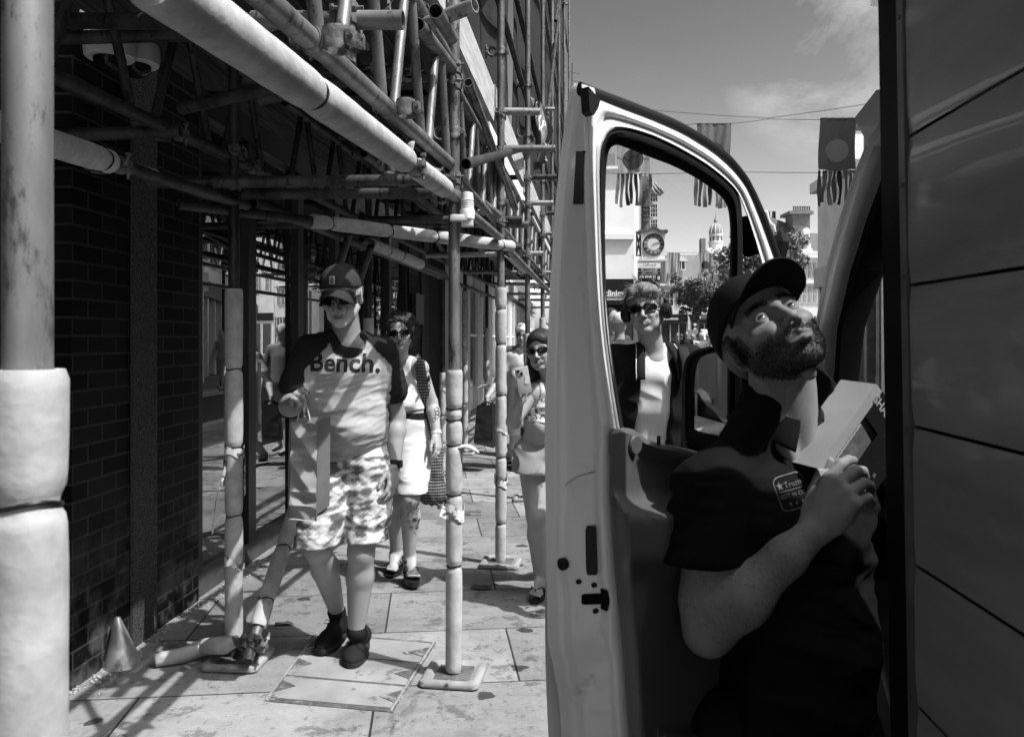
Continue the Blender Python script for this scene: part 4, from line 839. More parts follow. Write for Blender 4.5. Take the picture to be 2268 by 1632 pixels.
def bx(name, m, x0, x1, y0, y1, Z, dep, parent, bev=0):
    a, b = P(x0, y1, Z), P(x1, y0, Z); c = (a + b) / 2 + V(0, dep / 2, 0); s = V(b[0] - a[0], dep, b[2] - a[2]); mb = MB(); mb.box(c, np.abs(s), None, bev); return mb.build(name, m, parent, smooth=False)
def win(parent, x0, x1, y0, y1, Z, bars=(1, 2), fw=1.2, name='window'):
    """frame with glass set 10 cm behind it"""
    mb = MB()
    def bar(a0, a1, b0, b1): p, q = P(a0, b1, Z), P(a1, b0, Z); mb.box((p + q) / 2 + V(0, -.04, 0), (abs(q[0] - p[0]), .07, abs(q[2] - p[2])))
    bar(x0, x0 + fw, y0, y1); bar(x1 - fw, x1, y0, y1); bar(x0 + fw, x1 - fw, y0, y0 + fw); bar(x0 + fw, x1 - fw, y1 - fw, y1)
    for i in range(1, bars[0]): x = x0 + (x1 - x0) * i / bars[0]; bar(x - fw * .35, x + fw * .35, y0 + fw, y1 - fw)
    for i in range(1, bars[1]): y = y0 + (y1 - y0) * i / bars[1]; bar(x0 + fw, x1 - fw, y - fw * .35, y + fw * .35)
    w = mb.build(name, M_FRAME, parent, smooth=False); p, q = P(x0 + fw * .5, y1 - fw * .5, Z), P(x1 - fw * .5, y0 + fw * .5, Z); mb = MB(); mb.box((p + q) / 2 + V(0, -.012, 0), (q[0] - p[0], .02, q[2] - p[2])); mb.build('pane', M_WIN, w, smooth=False); return w
def xt(mb, txt, x, y, hpx, Z, bold=0, width=None, align='CENTER', lift=.01):
    s = hpx / F * Z / .72; text_on(mb, txt, s, P(x, y, Z), (1, 0, 0), (0, 0, 1), bold * s, width=None if width is None else width / F * Z, lift=lift, align=align)
# white building with the clinic shop
wb = thing('white_building', 'blank white rendered building beyond the scaffolding with a black clinic shopfront', 'building', P(1370, 850, 27) * V(1, 1, 0))
bx('wall', M_REND, 1262, 1404, 372, 618, 27, 8, wb); bx('cornice', M_REND, 1260, 1405, 518, 530, 26.85, .15, wb); bx('parapet', M_REND, 1258, 1406, 368, 374, 26.8, .2, wb)
bx('side_wing', M_REND, 1404.5, 1416, 372, 640, 27.6, 7, wb); bx('chimney', M_REDB, 1340, 1362, 340, 367, 28, 1.2, wb)
bx('shopfront', M_SIGNK, 1262, 1403, 619, 848, 27.1, 6, wb); bx('fascia', M_SIGNK, 1262, 1403, 618, 675, 26.8, .25, wb)
mb = MB(); xt(mb, 'clinics', 1382, 650, 13, 26.79, .03, align='RIGHT'); xt(mb, 'KINGDOM', 1382, 663, 4.6, 26.79, .02, width=37, align='RIGHT'); a, b = P(1341, 657.6, 26.79), P(1382, 656.6, 26.79); mb.box((a + b) / 2, (b[0] - a[0], .01, .012)); mb.build('lettering', M_WTXT, wb, smooth=False)
bx('shop_window', M_WIN, 1300, 1350, 690, 830, 26.95, .1, wb); bx('shop_window', M_WIN, 1356, 1400, 690, 830, 26.95, .1, wb)
mb = MB(); c = P(1375, 725, 26.85); mb.lathe([(.16, -.02), (.16, .02)], c, 28, rotm(rx=90)); tagit(mb.build('round_sign', M_WTXT), 'plain white disc sign in the clinic shop window', 'sign')
# brick wing with bay window beyond it
br_ = thing('brick_building', 'tall brick building with white sash windows rising behind the projecting clock', 'building', P(1440, 840, 31) * V(1, 1, 0))
bx('wall', M_REDB, 1395, 1446, 390, 830, 31, 8, br_); bx('corner_pier', M_STONE, 1412, 1420, 330, 640, 30.8, .2, br_)
mb = MB(); [mb.prism([(0, 0), (P(1472 - 8 * k, 0, 30)[0] - P(1440, 0, 30)[0], -.5 + .1 * k), (P(1466 - 8 * k, 0, 30)[0] - P(1440, 0, 30)[0], -.36 + .1 * k), (0, .2)], P(1440, 405 + 8 * k - 8, 30.4), (1, 0, 0), (0, 0, 1), -.9) for k in range(3)]; mb.build('eaves', M_CREAM, br_, smooth=False)
for y0 in (418, 452, 486): win(br_, 1440, 1456, y0, y0 + 30, 30.6, (3, 3), .8)
for i in range(7): bx('string_course', M_REDB, 1424, 1438, 420 + i * 11, 424 + i * 11, 30.9, .08, br_)
# projecting clock
ck = thing('projecting_clock', 'large square street clock with roman numerals on an iron bracket by the white building', 'clock', P(1448, 577, 24.5))
Zc = 24.5; bx('case', M_REND, 1422, 1473, 516, 573, Zc, .5, ck); bx('base_moulding', M_STONE, 1418, 1477, 573, 578, Zc - .06, .62, ck)
mb = MB(); x0 = P(1415, 512, Zc)[0]; pr = []
for t in np.linspace(0, 1, 21): e = 2 * t - 1; pr.append((t * 64 / F * Zc, (.14 * (1 - abs(e) ** 1.5) + .04 * math.cos(e * 6.5)) * 1.0))
poly = pr + [(a, b - .07) for a, b in pr[::-1]]; mb.prism(poly, (x0, Zc + .56, P(0, 513, Zc)[2]), (1, 0, 0), (0, 0, 1), .62); mb.build('roof', M_SLATE, ck, smooth=False)
mb = MB(); pl = [(a, max(b - .07, 0)) for a, b in pr]; mb.prism([(0.06, -.06)] + [(a, b) for a, b in pl if .08 < a < .82] + [(.83, -.06)], (x0, Zc + .5, P(0, 514, Zc)[2]), (1, 0, 0), (0, 0, 1), .49); mb.build('pediment', M_REND, ck, smooth=False)
cc = P(1447, 541.5, Zc); rr = rotm(rx=90); k = Zc / F
mb = MB(); mb.lathe([(22.5 * k, .0), (24 * k, .02), (24 * k, .05), (21.8 * k, .05), (21.6 * k, .0)], cc, 40, rr, caps=False); mb.build('dial_rim', M_SIGNK, ck)
mb = MB(); mb.lathe([(22 * k, .0), (22 * k, .012)], cc, 40, rr); mb.build('dial', M_GREYS, ck)
mb = MB(); mb.lathe([(13.2 * k, .0), (13.2 * k, .018)], cc, 40, rr); mb.build('dial_centre', M_STONE, ck)
mb = MB()
for i, t in enumerate(['XII', 'I', 'II', 'III', 'IIII', 'V', 'VI', 'VII', 'VIII', 'IX', 'X', 'XI']):
    q = R(30 * i); d = V(math.sin(q), 0, math.cos(q)); text_on(mb, t, 6.6 * k, cc + d * 17.4 * k + V(0, -.016, 0), (math.cos(q), 0, -math.sin(q)), d, .004, width=min(7.5 * k, (1.5 + 1.3 * len(t)) * k), lift=.002)
mb.build('numerals', M_KTXT, ck, smooth=False)
for ang, ln, wd in ((74, 17.5, .9), (68, 11.5, 1.3)):
    d = V(math.sin(R(ang)), 0, math.cos(R(ang))); mb = MB(); mb.prism([(-2.5 * k, -wd * k / 2), (ln * k, -wd * k / 3), (ln * k, wd * k / 3), (-2.5 * k, wd * k / 2)], cc + V(0, -.022 - .008 * wd, 0), d, np.cross(d, V(0, 1, 0)), .004); mb.build('clock_hand', M_KTXT, ck, smooth=False)
mb = MB(); [mb.cyl(P(a, b, Zc + .2), P(c_, d_, Zc + .2), .022, seg=6) for a, b, c_, d_ in ((1410, 514, 1410, 566), (1418.5, 514, 1418.5, 566), (1410, 514, 1418.5, 566), (1418.5, 514, 1410, 566), (1408, 514, 1424, 514), (1408, 566, 1424, 566))]; mb.build('bracket', M_SIGNK, ck)
# letting board
fb = thing('letting_board', 'three-part estate agent letting board fixed under the clock', 'sign board', P(1438, 622, 25.4)); Zb = 25.4
bx('white_panel', M_WTXT, 1413, 1463, 580, 593.5, Zb, .05, fb); bx('grey_panel', M_GREYS, 1413, 1463, 593.7, 608.5, Zb, .05, fb); bx('black_panel', M_SIGNK, 1413, 1463, 608.7, 623, Zb, .05, fb)
mb = MB(); xt(mb, '1,165 sq ft', 1438, 586.5, 6, Zb, .0, 29); xt(mb, 'MARTIN', 1438, 597.6, 5, Zb, .01, 25); xt(mb, 'CAMPBELL', 1438, 604.6, 5, Zb, .01, 34)
for y in (597.6, 604.6):
    for x in (1417, 1459.5): a, b = P(x - 3, y + 2, Zb), P(x + 3, y - 2, Zb); mb.box((a + b) / 2 + V(0, -.01, 0), (b[0] - a[0], .006, b[2] - a[2]))
mb.build('lettering', M_KTXT, fb, smooth=False)
mb = MB(); xt(mb, '020 8940 22', 1434, 613.4, 6, Zb, .02, 37); xt(mb, 'www.martincampbell', 1434, 619.3, 2.6, Zb, .02, 37); mb.build('phone_number', M_WTXT, fb, smooth=False)
mb = MB(); mb.lathe([(6.2 * Zb / F, -.02), (6.2 * Zb / F, .02)], P(1459, 616, Zb - .06), 24, rr); bd = mb.build('badge', M_SIGNK, fb); mb = MB(); xt(mb, 'B', 1459, 616, 8, Zb - .09, .03); mb.build('badge_letter', M_WTXT, fb, smooth=False)
# far cross street: shops, pale upper floors
lu = thing('far_shop_building', 'pale three-storey building with a black ground-floor shop facing down the street', 'building', P(1530, 790, 60) * V(1, 1, 0))
bx('wall', M_STONE, 1464, 1600, 632, 795, 60, 10, lu); bx('attic', M_GREYS, 1474, 1556, 565, 632, 61, 8, lu); bx('cornice', M_STONE, 1462, 1602, 628, 633, 59.6, .4, lu); bx('band', M_STONE, 1462, 1602, 690, 696, 59.7, .3, lu)
win(lu, 1500, 1518, 578, 598, 60.9, (2, 1), 1.5); mb = MB(); mb.prism([(-.1, 0), (.85, 0), (.37, .35)], P(1499, 578, 60.8), (1, 0, 0), (0, 0, 1), -.3); mb.build('dormer_pediment', M_STONE, lu, smooth=False)
for x in (1474, 1500, 1550, 1576): win(lu, x, x + 18, 646, 678, 59.95, (2, 2), 1.2)
for x in (1466, 1486): win(lu, x, x + 16, 697, 705, 59.9, (2, 1), 1)
bx('shop_fascia', M_SIGNK, 1463, 1523, 696, 713, 59.5, .4, lu); mb = MB(); xt(mb, 'lululemon', 1484, 705.5, 7, 59.45, .02, 36); mb.build('lettering', M_WTXT, lu, smooth=False)
bx('shop_fascia', M_SIGNK, 1545, 1598, 706, 716, 59.5, .4, lu); bx('shop_window', M_WIN, 1466, 1520, 716, 785, 59.8, .15, lu); bx('shop_window', M_WIN, 1548, 1596, 719, 785, 59.8, .15, lu)
for x in (1524, 1532, 1540): bx('pilaster', M_STONE, x, x + 5, 700, 790, 59.4, .3, lu)
for x in (1484, 1503, 1560, 1572, 1584): bx('glazing_bar', M_FRAME, x, x + 1.2, 717, 785, 59.7, .08, lu)
mb = MB(); a = P(1542, 705, 59); tb = thing('to_let_sign', 'small white to-let board on the front of the far black shop', 'sign', P(1544, 710, 58.9)); bx('board', M_WTXT, 1536, 1552, 690, 708, 58.9, .06, tb); mb = MB(); xt(mb, 'TO LET', 1544, 698, 4, 58.85, .01, 13); mb.build('lettering', M_KTXT, tb, smooth=False)
# domed building
db = thing('domed_building', 'distant stone building topped by a ribbed dome and finial', 'building', P(1580, 780, 92) * V(1, 1, 0)); Zd = 92; kd = Zd / F
bx('wall', M_STONE, 1553, 1640, 560, 780, Zd, 15, db); bx('cornice', M_STONE, 1550, 1642, 562, 568, Zd - .6, .6, db)
dc = P(1585, 520, Zd + 2)
mb = MB(); mb.lathe([(15 * kd, -42 * kd), (15 * kd, -20 * kd), (17 * kd, -19 * kd), (17 * kd, -16 * kd), (12.5 * kd, -15 * kd), (12.5 * kd, -4 * kd), (15.5 * kd, -3 * kd), (15.5 * kd, 0)], dc, 20); mb.build('drum', M_STONE, db)
for i in range(8): q = 2 * math.pi * i / 8 + .2; mb = MB(); mb.box(dc + V(12.6 * kd * math.cos(q), 12.6 * kd * math.sin(q), -9.5 * kd), (3.4 * kd, 3.4 * kd, 9 * kd), rotm(rz=math.degrees(q))); mb.build('drum_opening', M_WIN, db, smooth=False)
mb = MB(); mb.lathe([(14 * kd, 0), (14.6 * kd, 5 * kd), (13.5 * kd, 12 * kd), (10.5 * kd, 19 * kd), (5.5 * kd, 24 * kd), (3.4 * kd, 25.5 * kd), (3.4 * kd, 31 * kd), (4.4 * kd, 31.5 * kd), (3.6 * kd, 34 * kd), (1.4 * kd, 37 * kd), (1.8 * kd, 39 * kd), (.6 * kd, 41 * kd), (.5 * kd, 49 * kd), (.05, 50 * kd)], dc, 20)
dome_ = mb.build('dome', M_LEAD, db)
for i in range(10):
    q = 2 * math.pi * i / 10; mb = MB(); mb.tube([dc + V(r_ * kd * math.cos(q), r_ * kd * math.sin(q), z_ * kd) for r_, z_ in ((14.2, 0), (14.9, 5), (13.8, 12), (10.8, 19), (5.8, 24))], .05, 6); mb.build('rib', M_STONE, dome_)
bx('turret', M_REDB, 1553, 1563, 528, 562, Zd + 1, 1, db); mb = MB(); mb.lathe([(10 * kd, 0), (10 * kd, 3 * kd), (8.5 * kd, 8 * kd), (4 * kd, 12 * kd), (.02, 13 * kd)], P(1572, 562, Zd + 1), 16); mb.build('small_dome', M_STONE, db)
for y in (585, 620, 655): [win(db, x, x + 7, y, y + 22, Zd - .02, (1, 2), 1) for x in (1557, 1570, 1583, 1596)]
# gabled building
gb = thing('gabled_building', 'ornate pale building with slate roof, curved white gables and a tall brick chimney', 'building', P(1770, 780, 66) * V(1, 1, 0)); Zg = 66; kg = Zg / F
bx('wall', M_STONE, 1758, 1836, 570, 790, Zg, 18, gb); bx('left_wall', M_CREAM, 1640, 1758, 590, 790, Zg + 3, 12, gb)
mb = MB()
def pp(x, y, Z): return P(x, y, Z)
rf = [pp(1690, 600, Zg + 3), pp(1775, 600, Zg + .3), pp(1757, 500, Zg + 7), pp(1700, 478, Zg + 9)]; rb_ = [q + V(0, .3, 0) for q in rf]
mb.add(rf + rb_, [(0, 1, 2, 3), (7, 6, 5, 4), (0, 4, 5, 1), (1, 5, 6, 2), (2, 6, 7, 3), (3, 7, 4, 0)]); mb.build('roof', M_SLATE, gb, smooth=False)
mb = MB(); rf = [pp(1772, 572, Zg + .3), pp(1838, 572, Zg + .3), pp(1830, 518, Zg + 6), pp(1752, 514, Zg + 6)]; rb_ = [q + V(0, .3, 0) for q in rf]; mb.add(rf + rb_, [(0, 1, 2, 3), (7, 6, 5, 4), (0, 4, 5, 1), (1, 5, 6, 2), (2, 6, 7, 3), (3, 7, 4, 0)]); mb.build('roof', M_SLATE, gb, smooth=False)
bx('chimney', M_REDB, 1756, 1794, 474, 545, Zg + 6, 2, gb); bx('chimney_cap', M_REDB, 1749, 1802, 467, 474, Zg + 5.7, 2.6, gb)
for i in range(8): mb = MB(); mb.lathe([(.09, 0), (.08, .32), (.1, .34), (.1, .4)], P(1758 + i * 5, 467, Zg + 6.5), 8); mb.build('chimney_pot', M_REDB, gb)
for x in (1698, 1703, 1712, 1716): mb = MB(); mb.lathe([(.1, -.3), (.09, .32), (.1, .4)], P(x, 478, Zg + 9), 8); mb.build('chimney_pot', M_SIGNK, gb)
# curved gable
gl_ = [(-13, 0), (-13, 8), (-10, 10), (-9, 18), (-6, 24), (-6, 44), (-9, 46), (-8, 50), (-4, 54), (0, 56), (4, 54), (8, 50), (9, 46), (6, 44), (6, 24), (9, 18), (10, 10), (13, 8), (13, 0)]
mb = MB(); mb.prism([(a * kg, b * kg) for a, b in gl_], P(1787, 560, Zg - .3) + V(0, .4, 0), (1, 0, 0), (0, 0, 1), .4); mb.build('gable', M_FRAME, gb, smooth=False)
win(gb, 1783, 1791, 518, 545, Zg - .32, (2, 2), .9)
mb = MB(); c3 = [(1693, 468), (1699, 470), (1701, 482), (1706, 494), (1714, 500), (1716, 512), (1720, 530)]; mb.tube([P(x, y, Zg + 2) for x, y in c3], .1, 6); mb.build('roof_scroll', M_FRAME, gb)
bx('cornice', M_FRAME, 1755, 1838, 563, 571, Zg - .6, .6, gb); bx('string_course', M_FRAME, 1757, 1838, 620, 628, Zg - .3, .3, gb); bx('balustrade', M_STONE, 1764, 1836, 556, 562, Zg - .5, .3, gb)
for x in (1766, 1777, 1788, 1799, 1810, 1821): win(gb, x, x + 8, 580, 617, Zg - .02, (2, 2), 1.1)
for x in (1766, 1777, 1788, 1799, 1810, 1821): win(gb, x, x + 8, 632, 672, Zg - .02, (2, 2), 1.1)
bx('shop_window', M_WIN, 1766, 1834, 700, 780, Zg - .1, .1, gb)
for x in range(1766, 1836, 7): bx('glazing_bar', M_FRAME, x, x + 1.5, 700, 780, Zg - .2, .1, gb)
# right-hand row along the street (also what the shop glass mirrors)
RAB = [7.2, .09]
def RR(Z, off, z): return V(RAB[0] + RAB[1] * Z + off, Z, z)
def rbox(name, m, Z0, Z1, z0, z1, o0, o1, parent):
    v = [RR(Z, o, z) for z in (z0, z1) for Z, o in ((Z0, o0), (Z1, o0), (Z1, o1), (Z0, o1))]; mb = MB(); mb.add(v, [(3, 2, 1, 0), (4, 5, 6, 7), (0, 1, 5, 4), (1, 2, 6, 5), (2, 3, 7, 6), (3, 0, 4, 7)]); return mb.build(name, m, parent, smooth=False)
specs = [(24.7, 36, M_REND, 7.5, 'white building angled away past the end of the right-hand row'), (36.1, 48, M_STONE, 8.5, 'pale stone building furthest along the angled side street'), (21.0, 24.5, M_CREAM, 5.9, 'pale four-bay corner building at the very end of the right-hand row'), (19.4, 20.5, M_LEAD, 6.8, 'cream corner building at the end of the right-hand row, glazed shop below'), (12.6, 19.3, M_REND, 9.5, 'white rendered shop building with black ground floor on the right-hand side'), (5.5, 12.5, M_STONE, 11, 'pale stone shop building with iron balcony railing on the right-hand side'), (-6, 5.4, M_REND, 9, 'white building beside the van on the right-hand side of the road')]
for bi, (Z0, Z1, m, H, lab) in enumerate(specs):
    RAB[:] = [.4, .39] if bi < 2 else [7.2, .09]
    t = thing('row_building', lab, 'building', RR((Z0 + Z1) / 2, 3, 0)); rbox('wall', m, Z0, Z1, 3.6, H, 0, 6, t); rbox('cornice', m, Z0, Z1, H + .002, H + .3, -.25, 1, t); rbox('shop_recess', M_SIGNK, Z0 + .02, Z1 - .02, 0.02, 3.0, .4, 5, t); rbox('fascia', [M_SIGNK, M_GREYS, M_GREYS, M_SIGNK, M_GREYS, M_SIGNK, M_STONE][bi], Z0, Z1, 3.002, 3.598, -.12, .5, t)
    n = max(1, int((Z1 - Z0) / 1.7))
    for i in range(n + 1):
        Z = Z0 + .1 + (Z1 - Z0 - .25) * i / n; rbox('pilaster', m, Z - .09, Z + .12, .02, 3.0, .0, .39, t)
        if i < n:
            Zn = Z + (Z1 - Z0 - .25) / n; rbox('shop_window', M_GLASS, Z + .14, Zn - .12, .5, 2.9, .28, .3, t); rbox('stall_riser', M_GREYS, Z + .13, Zn - .11, .02, .49, .2, .34, t)
            for hh in (4.3, 6.9):
                if hh + 1.6 < H: rbox('upper_window', M_WIN, Z + .4, Zn - .35, hh, hh + 1.6, -.03, .1, t); rbox('window_sill', M_FRAME, Z + .3, Zn - .25, hh - .12, hh - .005, -.15, .1, t)
    if bi == 5:
        mb = MB(); [mb.cyl(RR(z, -.6, 5.0), RR(z, -.6, 5.95 + .1 * (k % 4 == 0)), .012, seg=6) for k, z in enumerate(np.arange(8, 18, .14))]; mb.cyl(RR(8, -.6, 5.9), RR(18, -.6, 5.9), .02, seg=6); mb.cyl(RR(8, -.6, 5.1), RR(18, -.6, 5.1), .02, seg=6); [mb.ball(RR(z, -.6, 6.07), .035, 6) for z in np.arange(8, 18, .56)]; mb.build('railing', M_SIGNK, t)
        rbox('balcony', M_STONE, 8, 18, 4.8, 4.99, -.7, 0, t)
fr2 = thing('far_row_building', 'pale sash-windowed row continuing out of sight beside the gabled building', 'building', V(35, 67, 0)); bx('wall', M_STONE, 1840, 2350, 560, 790, 67, 6, fr2)
for x in range(1850, 2330, 26): win(fr2, x, x + 11, 600, 640, 66.98, (2, 2), 1.5); bx('shop_window', M_WIN, x - 2, x + 17, 715, 785, 66.95, .1, fr2)
bx('fascia', M_SIGNK, 1842, 2340, 690, 708, 66.9, .2, fr2)
# pale buildings behind the scaffold on the left, catching the sun
lw = thing('left_row_building', 'sunlit white shopfront row glimpsed past the scaffold poles', 'building', W(20, -2))
mb = MB(); wallbox(mb, 14.52, 44, 0, 8, -4, .05); mb.build('wall', M_REND, lw, smooth=False)
for k, Z in enumerate(np.arange(15, 42, 2.2)):
    mb = MB(); wallbox(mb, Z + .2, Z + 1.5, .5, 2.5, .052, .10); w_ = mb.build('shop_window', M_WIN, lw, smooth=False); mb = MB(); wallbox(mb, Z + .15, Z + .19, .02, 2.7, .052, .16); wallbox(mb, Z + 1.51, Z + 1.56, .02, 2.7, .052, .16); wallbox(mb, Z + .2, Z + 1.5, 1.5, 1.55, .101, .13); mb.build('frame', M_FRAME, w_, smooth=False)
    mb = MB(); wallbox(mb, Z - .3, Z + 1.9, 2.8, 3.2, .052, .25); mb.build('fascia', M_SIGNK if k % 3 == 1 else M_GREYS, lw, smooth=False)
# ------------------------------------------------------------------ wires and flags
M_WIRE = mat('wire', .03, rough=.6)
def wire(lab, pts, r=.007, nm='overhead_wire'):
    mb = MB(); q = []
    for i in range(len(pts) - 1):
        a, b = np.array(pts[i]), np.array(pts[i + 1])
        for t in np.linspace(0, 1, 8)[(i > 0):]: q.append(a * (1 - t) + b * t - V(0, 0, .05 * math.sin(math.pi * t)))
    mb.tube(q, r, 5); return tagit(mb.build(nm, M_WIRE), lab, 'wire', 'wires strung over the street')
wire('wire sagging from the left to the small connector above the flags', [P(1240, 222, 19), P(1700, 262, 19)]); wire('wire climbing from the connector to the upper right', [P(1700, 262, 19), P(2140, 190, 18)])
wire('wire carrying the tops of the large flags', [P(1300, 290, 19), P(1545, 274, 19), P(1700, 264, 19), P(2140, 258, 19)]); wire('lower wire holding the hems of the large flags', [P(1300, 382, 19), P(1580, 380, 19), P(2140, 376, 19)]); wire('distant wire carrying the small flags', [P(1400, 545, 55), P(1492, 560, 55), P(1590, 556, 55), P(1780, 548, 55)], .012)
M_FL = [mat('flag grey', .13, .17, rough=.7, scale=2), mat('flag dark', .20, .26, rough=.7, scale=2), mat('flag pale', .25, .32, rough=.7, scale=2), mat('flag disc dark', .045, rough=.7), mat('flag disc pale', .42, rough=.7)]
def flag(x, y0, y1, w, y2, Z, m, md, lab, seed, side=True, disc=True):
    t = thing('hanging_flag', lab, 'flag', P(x, y0, Z), 'flags hung across the street'); k = Z / F; rn = random.Random(seed)
    def fp(u, v): # u across -1..1, v down 0..1
        wv = .05 * math.sin(u * 5 + seed) * (0.3 + v) * k * 30 + .03 * math.sin(u * 13 + v * 4 + seed) * k * 25
        return P(x + u * w / 2 * (1 - .05 * v * math.sin(v * 3 + seed)) + 2 * math.sin(v * 4 + seed) * w / 75, y0 + (y1 - y0) * v + 2 * math.sin(u * 3 + seed) * v, Z) + V(0, wv, 0)
    g = [[fp(u, v) for u in np.linspace(-1, 1, 26)] for v in np.linspace(0, 1, 16)]; g = np.array(g); mb = MB(); mb.grid(g); mb.grid(g[::-1] + V(0, .006, 0)); mb.build('cloth', m, t, ang=80)
    if disc:
        rr_ = []
        for q in np.linspace(0, 1, 8): rr_.append([fp(q * .62 * math.cos(a), .62 + q * .62 * math.sin(a) * w / 2 / (y1 - y0)) + V(0, -.012, 0) for a in np.linspace(0, 2 * math.pi, 33)])
        mb = MB(); mb.grid(rr_); mb.build('disc', md, t, ang=80)
    n = 8
    for i in range(n):
        u = -1 + 2 * i / (n - 1); ln = (y2 - y1) * rn.uniform(.86, 1); b = rn.uniform(-1, 1) * .06 * w; sp = 1.08; mm = M_FL[rn.choice((0, 1, 2, 3))]; r_ = []
        for v in np.linspace(0, 1, 9): xx = x + u * w / 2 * (1 + .1 * v) + b * v * v + 1.2 * math.sin(v * 5 + i) * w / 75; r_.append([P(xx + e * w * .05, y1 + ln * v, Z) + V(0, .05 * math.sin(v * 6 + i * 2 + e), 0) for e in (-1, 0, 1)])
        r_ = np.array(r_); mb = MB(); mb.grid(r_); mb.grid(r_[::-1] + V(0, .005, 0)); mb.build('streamer', mm, t, ang=80)
flag(1580, 273, 378, 76, 466, 19, M_FL[0], M_FL[3], 'mid-grey flag with dark disc behind the top of the door frame', 1)
flag(1855, 261, 377, 80, 458, 19, M_FL[1], M_FL[4], 'darkest large flag with a pale disc, right of the others', 2)
flag(1404, 300, 384, 70, 460, 19.2, M_FL[2], M_FL[3], 'pale flag with dark disc seen through the door window, left', 3)
flag(1492, 560, 605, 28, 634, 55, M_FL[2], M_FL[2], 'small plain pale flag in the distance beside the letting board', 4, disc=False); flag(1562, 560, 605, 30, 634, 55, M_FL[2], M_FL[3], 'small distant flag with a dark disc left of the tree', 5); flag(1740, 556, 600, 34, 630, 55, M_FL[1], M_FL[4], 'small dark distant flag just above the cap', 6)
# aerial at the top of the far scaffold
t = thing('roof_aerial', 'thin comb aerial against the sky at the end of the scaffolding', 'aerial', P(1266, 260, 20)); mb = MB(); mb.cyl(P(1266, 330, 20), P(1267, 140, 20), .012, seg=6); mb.build('mast', M_WIRE, t); mb = MB(); [mb.cyl(P(1262, y, 20), P(1262 + w_, y + 4, 20), .006, seg=5) for y, w_ in ((160, 22), (178, 24), (192, 30), (205, 26))]; mb.build('rods', M_WIRE, t)
# ------------------------------------------------------------------ trees
M_LF = mat('tree leaves', .07, .19, rough=.6, scale=1.2, lo=.3, hi=.7); M_BARK = mat('bark', .12, .2, rough=.9, scale=8, bump=.6)
def tree(base, blobs, lab, nl, leaf=.16, seed=1, trunk=.2):
    t = thing('street_tree', lab, 'tree', base); rn = np.random.RandomState(seed); top = np.mean([b[0] for b in blobs], 0)
    mb = MB(); mb.tube([base, base * .6 + (base * V(1, 1, 0) + top * V(0, 0, .6)) * .4, top * .5 + base * .3 + V(base[0], base[1], top[2]) * .2], [trunk, trunk * .8, trunk * .55], 10)
    for c, r in blobs: s = base * V(.5, .5, 0) + top * V(.5, .5, .75); mb.tube([s, (s + c) / 2 + V(0, 0, .3), c], [trunk * .5, trunk * .3, trunk * .08], 6)
    mb.build('trunk', M_BARK, t); v, f = [], []; n = 0; tot = sum(r ** 2 for c, r in blobs)
    for c, r in blobs:
        k = int(nl * r ** 2 / tot); sub = [(rn.randn(3) * r * .5, r * rn.uniform(.18, .4)) for _ in range(26)]
        for i in range(k):
            sc_, sr = sub[rn.randint(26)]; d = rn.randn(3); d /= np.linalg.norm(d); p = np.asarray(c) + sc_ * V(1, 1, .75) + d * sr * rn.uniform(.5, 1.05)
            a = rn.randn(3); a /= np.linalg.norm(a); b = np.cross(a, rn.randn(3)); b /= np.linalg.norm(b); s = leaf * rn.uniform(.6, 1.25)
            v += [p - a * s, p + b * s * .6, p + a * s, p - b * s * .6]; f.append((n, n + 1, n + 2, n + 3)); n += 4
    mkobj('crown', np.array(v), np.array(f), M_LF, t, smooth=False)
tree(P(1605, 790, 50) * V(1, 1, 0), [(P(1640, 555, 50), 1.3), (P(1660, 605, 50), 1.5), (P(1636, 640, 49), 1.2), (P(1598, 572, 50), .5), (P(1680, 560, 50), 1.0), (P(1640, 520, 51), .7), (P(1612, 610, 50), .7)], 'large leafy street tree seen behind the driver\'s cap and door pillar', 8000, .10, 1)
tree(P(1548, 780, 38) * V(1, 1, 0), [(P(1548, 642, 38), 1.0), (P(1528, 652, 38), .65), (P(1572, 655, 38), .85), (P(1555, 672, 38), .5)], 'small dark street tree in front of the far black shop', 9000, .075, 2, .08)
tree(P(1730, 790, 56) * V(1, 1, 0), [(P(1725, 545, 56), 1.5), (P(1715, 580, 56), 1.5), (P(1740, 590, 56), 1.2)], 'leafy tree in front of the slate roof, above the cap', 5500, .12, 3)
